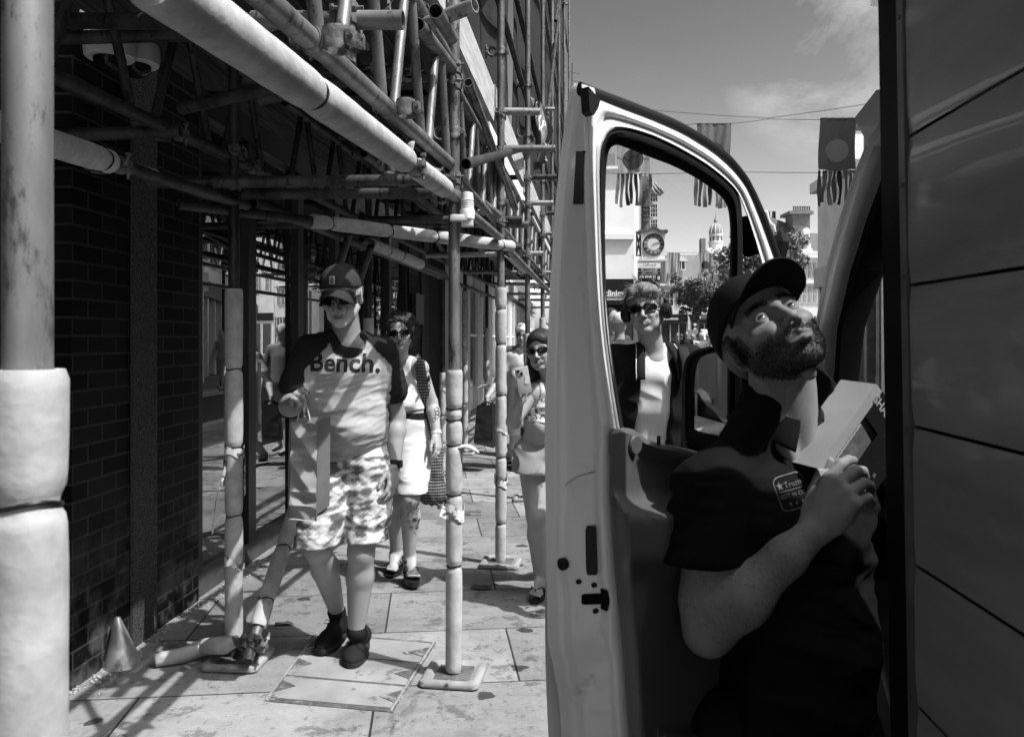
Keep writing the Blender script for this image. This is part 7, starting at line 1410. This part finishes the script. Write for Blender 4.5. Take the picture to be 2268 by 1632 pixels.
for o_ in (V(0, 0, 0), V(.02, .14, 0)): mb = MB(); q = P(1078, 889, 8.72); mb.tube([P(1062, 900, Zz) + o_, P(1069, 892, Zz) + o_ * .6, q, P(1085, 892, Zz) + o_ * .6, P(1088, 900, Zz) + o_], .008, 6); mb.build('handle', M_LEATHER, bb)

# ================= man with headphones
Zh = 4.05
hd = Head(dict(er=(1407, 686), el=(1442, 684), nose=(1422, 700), mouth=(1426, 713), chin=(1429, 733)), Zh, 1.08)
shL, shR = P(1366, 796, 4.1), P(1525, 796, 4.16); hv, hq, hc = hd.geo(.003, .37, .2, .12, ear=False, neck=(shL + shR) / 2); hipc = P(1436, 1010, 4.2)
NK = Vol(*bounds([hd.w((0, 0, -.05)), (shL + shR) / 2], .16), .005); NK.cone(hd.w((0, -.02, -.06)), (shL + shR) / 2 + V(0, .0, .02), .056, .066, .02); NK.ell((shL + shR) / 2 + V(0, -.02, -.01), (.08, .06, .05), k=.03)
hR = arm_geo(P(1350, 930, 4.1), P(1345, 1000, 4.05), P(1350, 1050, 3.98), (.04, .036, .036, .028), .008, dict(d=V(0, -.1, -1), back=V(-1, 0, 0), side=1)); hL = arm_geo(P(1545, 930, 4.1), P(1552, 1000, 4.1), P(1548, 1050, 4.05), (.04, .036, .036, .028), .008, dict(d=V(0, -.1, -1), back=V(1, 0, 0), side=-1))
w5 = skinobj([(hv, hq, hc), NK.mesh(), hR, hL], 'young man in headphones and dark glasses, white T-shirt under an open dark jacket', skin=.42)
T5 = Vol(*bounds([shL, shR, hipc], .22), .006); c, lat, up, fw, H = torso(T5, shL, shR, hipc, (0, -1, 0), .165, .11, .15, .10, .16, infl=.004); T5.cone(hd.w((0, -.02, -.05)), c + up * .10 + fw * .04, .055, .060, .008, op='s'); T5.ell(c + up * .085 + fw * .09, (.072, .06, .052), np.stack([lat, fw, up], 1), k=.008, op='s'); T5.plane(hipc, (0, 0, -1), .01)
T5.build('t_shirt', M_CLOTH, w5, lambda v: np.full(len(v), .70), lambda v: v + fw * (vf(v, .014, 81, 14, (1.3, 1, 1.6)))[:, None])
JK = Vol(*bounds([shL, shR, hipc, P(1330, 1050, 4), P(1570, 1050, 4.1)], .2), .007); torso(JK, shL, shR, hipc, (0, -1, 0), .180, .125, .172, .12, .18, infl=.012); JK.cone(shL, P(1344, 925, 4.1), .078, .062, .03); JK.cone(P(1344, 925, 4.1), P(1346, 1035, 4.02), .060, .05, .02); JK.cone(shR, P(1550, 925, 4.12), .078, .062, .03); JK.cone(P(1550, 925, 4.12), P(1550, 1035, 4.07), .06, .05, .02); JK.plane(hipc + V(0, 0, .02), (0, 0, -1), .01)
JK.cone(c + fw * .14 + up * .12 - lat * .005, c + fw * .16 - up * .75 - lat * .05, .080, .082, .01, op='s', sq=(1, 1.6), up=fw); JK.cone(hd.w((0, -.02, -.05)), c + up * .05 + fw * .04, .063, .092, .01, op='s')
JK.build('jacket', M_CLOTH, w5, lambda v: np.full(len(v), .014), lambda v: v + unit_rows((v - c) * V(1, 1, 0)) * vf(v, .016, 82, 13)[:, None])
mb = MB(); wt_ = MB()
for s_ in (-1, 1):
    pts = [c + lat * s_ * (.060 + .03 * math.sin(t * 1.7)) + fw * (.015 + .125 * math.sin(t * 1.35) ** .8) + up * (.085 - .15 * t) for t in np.linspace(0, 1.1, 12)]; pts = [p + lat * s_ * .018 for p in pts]
    mb.tube(pts, .024, 10, flat=.55); [mb.tube([p - lat * s_ * .022 + fw * .0155, p + lat * s_ * .022 + fw * .0155], .002, 4) for p in [pts[0] * (1 - e) + pts[-1] * e for e in ()]]
    wt_.tube([p + lat * s_ * .024 + fw * .006 for p in pts], .0028, 6)
mb.build('ribbed_collar', M_CLOTH, w5, col=np.full(sum(len(x) for x in mb.v), .02), ang=0); wt_.build('collar_piping', M_FRAME, w5, ang=0)
mb = MB(); mb.tube([P(1512, 770, 4.08), P(1520, 800, 3.99), P(1522, 860, 3.99), P(1522, 920, 4.02)], .028, 8, flat=.25, up=(0, 1, 0)); mb.build('shoulder_strap', M_CLOTH, w5, col=np.full(sum(len(x) for x in mb.v), .03), ang=0)
TR = Vol(*bounds([hipc, P(1400, 1390, 4.2), P(1480, 1380, 4.2)], .25), .012); TR.cone(P(1412, 1010, 4.2), P(1408, 1200, 4.1), .11, .085, .04); TR.cone(P(1408, 1200, 4.1), P(1408, 1350, 4.2), .085, .065, .02); TR.cone(P(1462, 1010, 4.2), P(1466, 1190, 4.25), .11, .085, .04); TR.cone(P(1466, 1190, 4.25), P(1470, 1325, 4.5), .085, .065, .02); TR.build('trousers', M_CLOTH, w5, lambda v: np.full(len(v), .03))
shoe(w5, P(1408, 1340, 4.2), V(*P(1408, 0, 4.25)[:2], 0), V(*P(1404, 0, 3.98)[:2], 0), h=.008); shoe(w5, P(1470, 1325, 4.5), V(*P(1470, 0, 4.55)[:2], 0), V(*P(1470, 0, 4.28)[:2], 0), h=.008)
hd.glasses(w5, .027, .018, 3.2, .105, .0032)
hd.hair(w5, [('e', (0, -.02, .052), (.086, .1, .086)), ('e', (0, -.05, .0), (.076, .06, .08)), ('e', (.0, .06, .085), (.068, .045, .038)), ('e', (.03, .075, .070), (.035, .025, .026)), ('e', (-.03, .07, .075), (.04, .03, .028)), ('e', (0, .12, -.035), (.062, .07, .075), 's')], 11, .17, h=.004, amp=.011, kk=42)
def messy(p, rn): return unit(V(p[0] * 4 + .2, p[1] * 3 + .5, .12) + rn.randn(3) * .4)
hd.strands(w5, 420, .06, .16, 4, (.03, .075), .0012, messy, (.086, .1, .092)); hd.strands(w5, 90, .085, .14, 6, (.05, .08), .0016, lambda p, rn: unit(V(rn.randn() * .5, .8, -.7)), (.07, .085, .08), region=lambda p: p[1] > .035)
hp = MB(); hp.tube([V(.098 * math.cos(t), -.012 - .01 * math.sin(t), .005 + .148 * math.sin(t)) for t in np.linspace(-.05, math.pi + .05, 22)], .0075, 8, flat=2.2, up=(0, 1, 0)); hpo = hd.lowpoly('headphones', M_SHADE, w5, hp, ang=0)
for q in (1, -1):
    mb = MB(); mb.lathe([(.028, -.018), (.038, -.012), (.040, .004), (.036, .016), (.026, .020)], (q * .096, -.004, -.008), 24, rotm(ry=90 * q)); hd.lowpoly('ear_cup', M_LEATHER, hpo, mb); mb = MB(); mb.lathe([(.019, .0), (.0215, .003), (.019, .004)], (q * .117, -.004, -.008), 20, rotm(ry=90 * q)); hd.lowpoly('cup_ring', M_ALU, hpo, mb)

# ================= delivery man between the open door and the van
hd = Head(dict(er=(1686, 697), el=(1753, 677), nose=(1760, 698), mouth=(1764, 742), chin=(1806, 797), ear_r=(1630, 806)), 1.6, 1.0, wt=dict(ear_r=.8, nose=1))
MSK = mat('tanned skin', .88, 1.1, rough=.58, scale=14, attr=True, bump=.45, bscale=260, bdist=.0009, spec=.3)
shL, shR = P(1585, 1078, 1.55), P(1893, 990, 1.72)
hv, hq, hc = hd.geo(.0022, .16, .09, .010, .95, .009, mouth=.006, browt=1.7, eo=.0064, neck=(shL + shR) / 2 + V(-.03, 0, .02)); hipc = P(1730, 1640, 1.66)
elL, wrL = P(1570, 1395, 1.50), P(1797, 1182, 1.48); kn_ = P(1838, 1095, 1.50)
V_ = Vol(*bounds([elL, wrL, P(1562, 1150, 1.52), P(1940, 1000, 1.5)], .10), .0035); V_.cone(P(1568, 1205, 1.525), P(1568, 1330, 1.505), .050, .051, .02); V_.cone(P(1568, 1330, 1.505), elL, .051, .042, .02); V_.cone(elL, P(1640, 1325, 1.49), .043, .050, .03); V_.cone(P(1640, 1325, 1.49), P(1740, 1232, 1.48), .050, .036, .03); V_.cone(P(1740, 1232, 1.48), wrL, .036, .029, .02)
hand(V_, wrL, d=P(1858, 1098, 1.47) - wrL, back=V(-.62, -.62, .42), side=-1, s=1.16, curl=(.50, .72, .82, .9), thumb=(.85, .35, .0), spread=.12, tcurl=.6)
NK = Vol(*bounds([hd.w((0, -.02, -.05)), (shL + shR) / 2 + V(0, 0, .02)], .14), .004); NK.cone(hd.w((0, -.025, -.05)), (shL + shR) / 2 + V(-.0, .02, .01), .060, .076, .03); [NK.cone(hd.w((q * .055, -.02, -.05)), (shL + shR) / 2 + V(-.015 * q, -.07, .02), .011, .013, .022) for q in (1, -1)]; NK.ell(hd.w((0, .035, -.115)), .014, k=.02)
arm2 = arm_geo(shR, P(1960, 1330, 1.84), P(2000, 1560, 1.84), (.06, .05, .045, .03), .008)
w6 = skinobj([(hv, hq, hc), V_.mesh(), NK.mesh(), arm2], 'bearded delivery man in black cap and polo looking up, between van door and box body', skin=.19); w6.data.materials[0] = MSK
T6 = Vol(*bounds([shL, shR, hipc, P(1520, 1250, 1.5)], .2), .006); c, lat, up, fw, H = torso(T6, shL, shR, hipc, (.2, -1, 0), .19, .125, .175, .125, .17, belly=.02, infl=.006, slope=.085, top=.06); T6.cone(shL, P(1560, 1235, 1.53), .070, .078, .03); T6.cone(shR, P(1945, 1210, 1.80), .074, .076, .03); T6.plane(P(1560, 1252, 1.5) - V(5, 0, 0), (-1, 0, 0), .001)
T6.cone(hd.w((0, -.03, -.04)), c + up * .16 + fw * .02, .064, .068, .008, op='s')
def cutsl(Vv):
    X, Y, Z_ = Vv.coords(); zc = P(1560, 1248, 1.5)[2]; xa = P(1652, 0, 1.53)[0]; m = (Z_ < zc) & (X < xa) & (Y < 5); Vv.F = np.where(m, np.maximum(Vv.F, (zc - Z_).astype(np.float32)), Vv.F).astype(np.float32)
cutsl(T6)
tp_ = T6.build('polo_shirt', M_CLOTH, w6, lambda v: np.full(len(v), .006), lambda v: v + unit_rows((v - c) * V(1, 1, .2)) * (vf(v, .016, 91, 15) + vf(v, .005, 92, 42))[:, None])
mb = MB(); ncx = hd.w((0, -.02, -.06)) * .50 + (c + up * .07 + fw * .01) * .50; cu_ = unit(hd.w((0, -.02, -.06)) - c); rows = [[ncx + cu_ * (.022 - .05 * s_ - .004 * (k_ > 3)) + (.060 + .028 * s_) * (lat * math.cos(t) + fw * math.sin(t)) - cu_ * .034 * (math.sin(t) + .6) * (1 + .5 * s_ * max(0, math.sin(t)) ** 3) for t in np.concatenate([np.linspace(math.pi / 2 + .45 + .25 * s_, math.pi * 2.5 - .45 - .25 * s_, 48)])] for k_, s_ in enumerate((0, .06, .5, .95, 1, .9, .1))]; mb.grid(rows); mb.build('collar', M_CLOTH, w6, col=np.full(sum(len(x) for x in mb.v), .012), ang=0)
bq = []; u2 = unit(V(.93, .25, .16)); w2v = unit(V(-.10, 0, .99)); bo = P(1798, 1100, 1.45)
M_BADGE = mat('badge thread', .09, .13, rough=.7)
def badge():
    vs, fs, n = [], [], 0
    def add(v, f):
        nonlocal n
        vs.extend(list(v)); fs.extend([tuple(i + n for i in q) for q in f]); n += len(v)
    W_, H_ = .036, .030; ring = [(W_ * np.sign(math.cos(t)) * abs(math.cos(t)) ** .35, H_ * np.sign(math.sin(t)) * abs(math.sin(t)) ** .35) for t in np.linspace(0, 2 * math.pi, 48, endpoint=False)]; r2 = [(a * .955, b * .945) for a, b in ring]; add(ring + r2, [(i, (i + 1) % 48, 48 + (i + 1) % 48, 48 + i) for i in range(48)])
    st_ = lambda cx, cy, r: add([(cx, cy)] + [(cx + (r if i % 2 == 0 else r * .4) * math.sin(i * math.pi / 5), cy + (r if i % 2 == 0 else r * .4) * math.cos(i * math.pi / 5)) for i in range(10)], [(0, 1 + i, 1 + (i + 1) % 10) for i in range(10)])
    st_(-.024, .014, .008); [st_(x, -.019, .004) for x in (-.014, 0, .014, .028)]
    for t_, x, y, s_ in (('Trustp', -.014, .013, .0140), ('BEST IN CIT', -.031, -.005, .0095)): v, f = text_geo(t_, s_, .00005, 1.14, 'LEFT'); add([(a + x, b + y) for a, b in v], f)
    add([(-.03, .0035), (.03, .0035), (.03, .0045), (-.03, .0045)], [(0, 1, 2, 3)]); return np.array(vs), fs
bv_, bf_ = badge(); decal(tp_, tp_, bv_, bf_, bo, u2, w2v, M_BADGE, 'badge', .0015, .01)
TR = Vol(*bounds([hipc, P(1650, 2500, 1.6)], .3), .012)
hz = -.11; gX = [V(.46, 1.62, hz), V(.66, 1.75, hz)]
TR = Vol((.2, 1.35, hz), (1.0, 2.0, .95), .012); [TR.chain([hipc + V(q * .1, q * .03, 0), V(g_[0], g_[1], .42), V(g_[0], g_[1], .0)], [.12, .085, .07], .03) for q, g_ in zip((-1, 1), gX)]; TR.build('trousers', M_CLOTH, w6, lambda v: np.full(len(v), .012))
for g_ in gX: shoe(w6, g_ + V(0, 0, .09), g_ + V(-.02, .05, 0), g_ + V(.06, -.22, 0), h=.008)
hd.eyes(w6, (.05, .88, .46), .018, .16)
# eyelashes and eyebrow hairs, beard strands
rn = np.random.RandomState(3); mb = MB()
for q in (1, -1):
    for i in range(120):
        t = rn.rand(); x = q * (.011 + .041 * t); z = .0165 + .0055 * math.sin(t * math.pi) + rn.randn() * .0022; y = .099 - 12 * (abs(x) - .005) ** 2 * 1.0; mb.tube([V(x, y - .003, z), V(x + q * .006, y - .001, z + .002)], [.0005, .0001], 3, caps=False)
hd.lowpoly('eyebrow_hairs', M_SHADE, w6, mb, ang=0)
# beard stubble and forearm hair as short strands standing on the skin
gv, gq = hd.gl; a_, b_, c_, d_ = (gv[gq[:, i]] for i in range(4)); fc = (a_ + b_ + c_ + d_) / 4; fn = unit_rows(np.cross(c_ - a_, d_ - b_)); x, y, z = fc.T; ax = np.abs(x)
mk = (z < -.046 + .30 * np.maximum(ax - .028, 0)) & (z > -.125) & (y > .012) & ~((ax < .025) & (np.abs(z + .067) < .0125)) | ((ax < .03) & (np.abs(z + .0545) < .004) & (y > .085)) | ((ax > .058) & (y > -.002) & (y < .022) & (z < .02) & (z > -.08))
idx = np.where(mk)[0]; idx = rn.choice(idx, 5500); mb = MB()
for i in idx: p = fc[i] + rn.randn(3) * .0008; d = unit(fn[i] * .5 + V(0, .1, -1) + rn.randn(3) * .35); L_ = rn.uniform(.003, .006); mb.tube([p - fn[i] * .0005, p + d * L_ * .5 + fn[i] * .0008, p + d * L_ + fn[i] * .0005], [.0004, .00036, .0001], 3, caps=False)
hd.lowpoly('beard', M_SHADE, w6, mb, ang=0)
av, aq = V_.mesh(); fc = av[aq].mean(1); fn = unit_rows(np.cross(av[aq[:, 2]] - av[aq[:, 0]], av[aq[:, 3]] - av[aq[:, 1]])); fa = unit(wrL - elL); t_ = (fc - elL) @ fa; idx = np.where((t_ > .0) & (t_ < .26) & (fn[:, 1] < .1))[0]; idx = rn.choice(idx, 800); mb = MB()
for i in idx: p = fc[i]; d = unit(V(.2, -.2, -.9) + fa * .5 + rn.randn(3) * .3); d = d - fn[i] * (d @ fn[i]) + fn[i] * .25; L_ = rn.uniform(.006, .012); mb.tube([p, p + d * L_ * .5, p + d * L_], [.00022, .0002, .0001], 3, caps=False)
mb.build('arm_hair', M_SHADE, w6, ang=0)
Hc = M_CLOTH; cp = hd.cap(w6, .010, brim=.080, curve=4.5, droop=.0, crown=.135, flat=True, wid=.085, lift=.004)
hd.hair(w6, [('e', (0, -.022, .02), (.077, .097, .082)), ('e', (0, .075, .0), (.1, .065, .15), 's'), ('e', (0, 0, .12), (.13, .13, .08), 's'), ('e', (0, .05, -.08), (.12, .105, .085), 's')], 13, .02, amp=.002, name='cropped_hair')
# the toy-like carton he holds
cb = thing('carton', 'window carton with torn pale flaps held up by the man in the black cap', 'box', P(1830, 1030, 1.53)); M_CARD = mat('pale card', .26, .32, rough=.5); M_CARDK = mat('dark printed card', .012, .03, rough=.35, scale=60, lo=.6, hi=.7); M_FILM = mat('plastic film', .10, .20, rough=.08, spec=.9, bump=.8, bscale=22, bdist=.01)  # film highlights are painted in as lighter tones of its base colour
A, B_ = P(1808, 1036, 1.50), P(1940, 850, 1.56); ux = unit(B_ - A); L = np.linalg.norm(B_ - A); pr_ = V(186, 0, -132) / 228; D_ = .085; fx = unit(pr_ * .9 + V(0, .40, 0)); fx = unit(fx - ux * (fx @ ux)); wx = np.cross(fx, ux); wx = wx if wx[0] < 0 else -wx
def card(name, m, pts, th=.0015, par=cb):
    v = [A + ux * a + wx * b + fx * c_ for a, b, c_ in pts]; nn = unit(np.cross(v[1] - v[0], v[2] - v[0])); n = len(v); mb = MB(); mb.add(v + [q - nn * th for q in v], [tuple(range(n)), tuple(range(n, 2 * n))[::-1]] + [(i, n + i, n + (i + 1) % n, (i + 1) % n) for i in range(n)]); return mb.build(name, m, par, smooth=False)
Wb = .155
card('side_panel', M_CARD, [(0, 0, 0), (L, 0, 0), (L, D_, 0), (0, D_, 0)]); card('top_panel', M_CARD, [(L, 0, 0), (L, 0, Wb), (L, D_, Wb), (L, D_, 0)])
card('front_border', M_CARD, [(.0, 0, .0), (L, 0, 0), (L, -.001, .022), (.0, -.001, .022)]); card('front_panel', M_CARDK, [(L * .70, -.002, .022), (L, -.002, .022), (L, -.002, Wb), (L * .70, -.002, Wb)])
card('front_panel', M_CARDK, [(-.02, -.003, .075), (L * .7, -.003, .075), (L * .7, -.003, Wb), (-.02, -.003, Wb)]); card('window_film', M_FILM, [(.03, .006, .022), (L * .7, .004, .022), (L * .7, .006, .08), (.03, .004, .08)])
card('torn_flap', M_FRAME, [(.0, -.002, .004), (.03, -.022, .03), (.012, -.024, .07), (-.018, -.010, .045)]); card('torn_flap', M_CARD, [(.03, -.022, .03), (.045, -.004, .05), (.03, -.003, .085), (.012, -.024, .07)]); card('back_panel', M_CARDK, [(0, D_, 0), (L, D_, 0), (L, D_, Wb), (0, D_, Wb)])
mb = MB(); mb.tube([A + ux * (.03 + i * .006) + wx * .001 + fx * (.024 + .002 * (i % 2)) - wx * .004 for i in range(18)], .0016, 5); mb.build('perforated_edge', M_CARD, cb)
mb = MB(); text_on(mb, 'SHARIN', .026, A + ux * (L * .90) + fx * .06 - wx * .0032, fx, ux, .0006, lift=.0005); 
mb.build('lettering', M_GREYS, cb); mb = MB()
for i in range(3):
    for j in range(2):
        for a in (-.0022, .0022):
            for b in (-.0022, .0022): q = A + ux * (.005 + i * .035 + (j % 2) * .015 + a) + fx * (.10 + j * .028 + b) - wx * .0042; mb.box(q, (.002, .002, .002))
mb.build('dot_pattern', M_GREYS, cb)
# ------------------------------------------------------------------ passers-by further off
def walker(pos, H, lab, yaw=180, top=.3, bottom=.05, hair=.05, skin=.38, skirt=False, stride=.22, group=None, h=.014, ph=0., capc=None, armup=0.):
    k = H / 1.75; rz = rotm(rz=yaw); b = np.asarray(pos, float) * V(1, 1, 0) + V(0, 0, pos[2] if len(pos) > 2 else 0)
    w = lambda p: rz @ (np.asarray(p, float) * k) + b
    s = math.sin(ph) * stride; BV = Vol(b + V(-.5, -.5, -.01) * k, b + V(.5, .5, 1.85) * k, h * k)
    hp_ = [w((.09, 0, .92)), w((-.09, 0, .92))]; kn = [w((.10, s * .55 + .03, .50)), w((-.10, -s * .55 + .03, .50))]; an = [w((.10, s, .09)), w((-.10, -s, .09 + .05 * abs(math.sin(ph))))]
    for i in (0, 1): BV.chain([hp_[i], kn[i], an[i]], [.085 * k, .058 * k, .040 * k], .03); BV.cone(an[i] - V(0, 0, .04 * k), an[i] + rz @ V(0, .16 * k, -.055 * k), .038 * k, .03 * k, .02)
    if skirt: BV.cone(w((0, 0, .98)), w((0, 0, .5)), .12 * k, .23 * k, .03, sq=(1.1, .8))
    up_ = rz @ V(0, 1, 0); BV.cone(w((0, 0, 1.30)), w((0, 0, .95)), .115 * k, .118 * k, .05, sq=(1.35, 1), up=up_); BV.cone(w((.15, 0, 1.40)), w((-.15, 0, 1.40)), .06 * k, .06 * k, .06)
    for i, q in enumerate((1, -1)):
        sw = -s * q * .8; e_ = w((q * .24, sw * .3, 1.12)); hd_ = w((q * .25, sw + .05, .86)) if not (armup and q == 1) else w((.17, .22, 1.22)); BV.chain([w((q * .19, 0, 1.40)), e_, hd_], [.052 * k, .040 * k, .026 * k], .02); BV.cone(hd_, hd_ + (hd_ - e_) * .35, .030 * k, .02 * k, .01)
    BV.cone(w((0, 0, 1.42)), w((0, .01, 1.56)), .055 * k, .05 * k, .03); BV.ell(w((0, .015, 1.635)), V(.075, .092, .112) * k, rz, .01); BV.ell(w((0, .105, 1.62)), V(.014, .02, .022) * k, rz, .015); BV.ell(w((0, .075, 1.56)), V(.03, .03, .02) * k, rz, .02)
    def cf(v):
        z = (v[:, 2] - b[2]) / k; loc = (v - b) @ rz / k; arm = np.abs(loc[:, 0]) > .195; c = np.where(z > 1.47, skin, top); c = np.where((z < .97) & ~arm, bottom, c); c = np.where((z < (.50 if skirt or bottom > .25 else .13)) & ~arm, skin, c); c = np.where(z < .055, .03, c); return np.where(arm & (z < 1.20), skin, c)
    o = BV.build('person', M_CLOTH, None, cf); tagit(o, lab, 'person', group)
    HV = Vol(w((0, 0, 1.64)) - .2 * k, w((0, 0, 1.64)) + .2 * k, .009 * k); HV.ell(w((0, -.012, 1.665)), V(.086, .1, .098) * k, rz, .01); HV.ell(w((0, .10, 1.60)), V(.068, .075, .1) * k, rz, .01, 's'); HV.plane(w((0, 0, 1.58 if capc is None else 1.645)), (0, 0, -1), .02)
    if capc is not None: HV.ell(w((0, .09, 1.68)), V(.07, .08, .012) * k, rz, .01)
    HV.build('hair' if capc is None else 'cap', M_HAIR if capc is None else M_CLOTH, o, lambda v: np.full(len(v), hair if capc is None else capc)); return o
def gp_(x, Z): return V((x - 1134) / F * Z, Z, 0)
walker(gp_(1373, 8.3), 1.72, 'person in a white baseball cap seen from behind, left of the man with headphones', 20, .06, .1, capc=.75, ph=.6)
walker(gp_(1354, 9.2), 1.80, 'dark-haired person beyond the white-capped one, at the edge of the door window', 200, .08, .05, .03, ph=1)
walker(gp_(1207, 10.6), 1.66, 'dark-haired person just showing above the phone woman\'s head', 185, .2, .05, .02, ph=.7)
CG = 'pedestrians in the distance seen through the door window'
for x, Z, H, t_, b_, hr, sk, y_, lab, ph in ((1500, 33, 1.72, .05, .04, .02, 0, 190, 'far pedestrian in dark clothes beside the headphones', 1.1), (1521, 30, 1.76, .04, .03, .03, 0, 170, 'far pedestrian in black between the headphones and the white van', .5), (1534, 34, 1.66, .45, .3, .4, 0, 200, 'fair-haired far pedestrian in a pale top', 1.4), (1554, 27, 1.66, .72, .5, .6, 1, 185, 'white-haired far pedestrian in white before the white van', .9), (1545, 38, 1.7, .3, .1, .1, 0, 10, 'small far pedestrian walking away behind the pale ones', 1.2), (1568, 36, 1.7, .12, .1, .05, 0, 160, 'far pedestrian at the left flank of the white van', .3), (1509, 40, 1.7, .25, .1, .1, 0, 0, 'tiny far pedestrian walking away by the traffic light', 1.0)):
    walker(gp_(x, Z) - V(0, 0, .0), H, lab, y_, t_, b_, hr, .38, bool(sk), group=CG, h=.02, ph=ph)
walker(RR(23.2, -1.7, 0), 1.25, 'girl in a pale dress on the far right pavement, seen through the windscreen', 150, .6, .55, .3, .42, True, ph=1.2)
walker(RR(25.5, -1.2, 0), 1.7, 'woman behind the girl on the far right pavement', 190, .4, .1, .1, .38, False, ph=.5)
# the walkers whose reflections the shop glass shows
walker(V(.12, 9.9, 0), 1.64, 'woman with a pale bob and long dark dress behind the white-haired woman', 182, .10, .035, .5, .4, True, ph=.5)
for x, y, t_, lab in ((3.0, 11.0, .55, 'pedestrian in a pale shirt crossing the road beyond the van'), (7.15, 21.5, .3, 'pedestrian with folded arms on the right-hand pavement'), (7.7, 22.4, .6, 'pedestrian in shorts waiting on the right-hand pavement')): walker(V(x, y, -.1 if x < 5 else 0), 1.7, lab, 185, t_, .3 if x > 6 else .05, .1, .36, ph=.8)
# street lamp on the right pavement, mirrored in the shop window
ln_ = thing('street_lamp', 'old-fashioned street lamp on the right-hand pavement', 'street lamp', V(7.4, 22.0, 0)); mb = MB(); mb.lathe([(.11, 0), (.1, .5), (.06, .6), (.05, 3.4), (.07, 3.5)], (7.4, 22.0, 0), 12); mb.build('post', M_SIGNK, ln_)
mb = MB(); mb.lathe([(.12, 3.5), (.26, 4.1), (.28, 4.12), (.1, 4.35), (.02, 4.45)], (7.4, 22.0, 0), 4); mb.build('lantern', M_SIGNK, ln_)
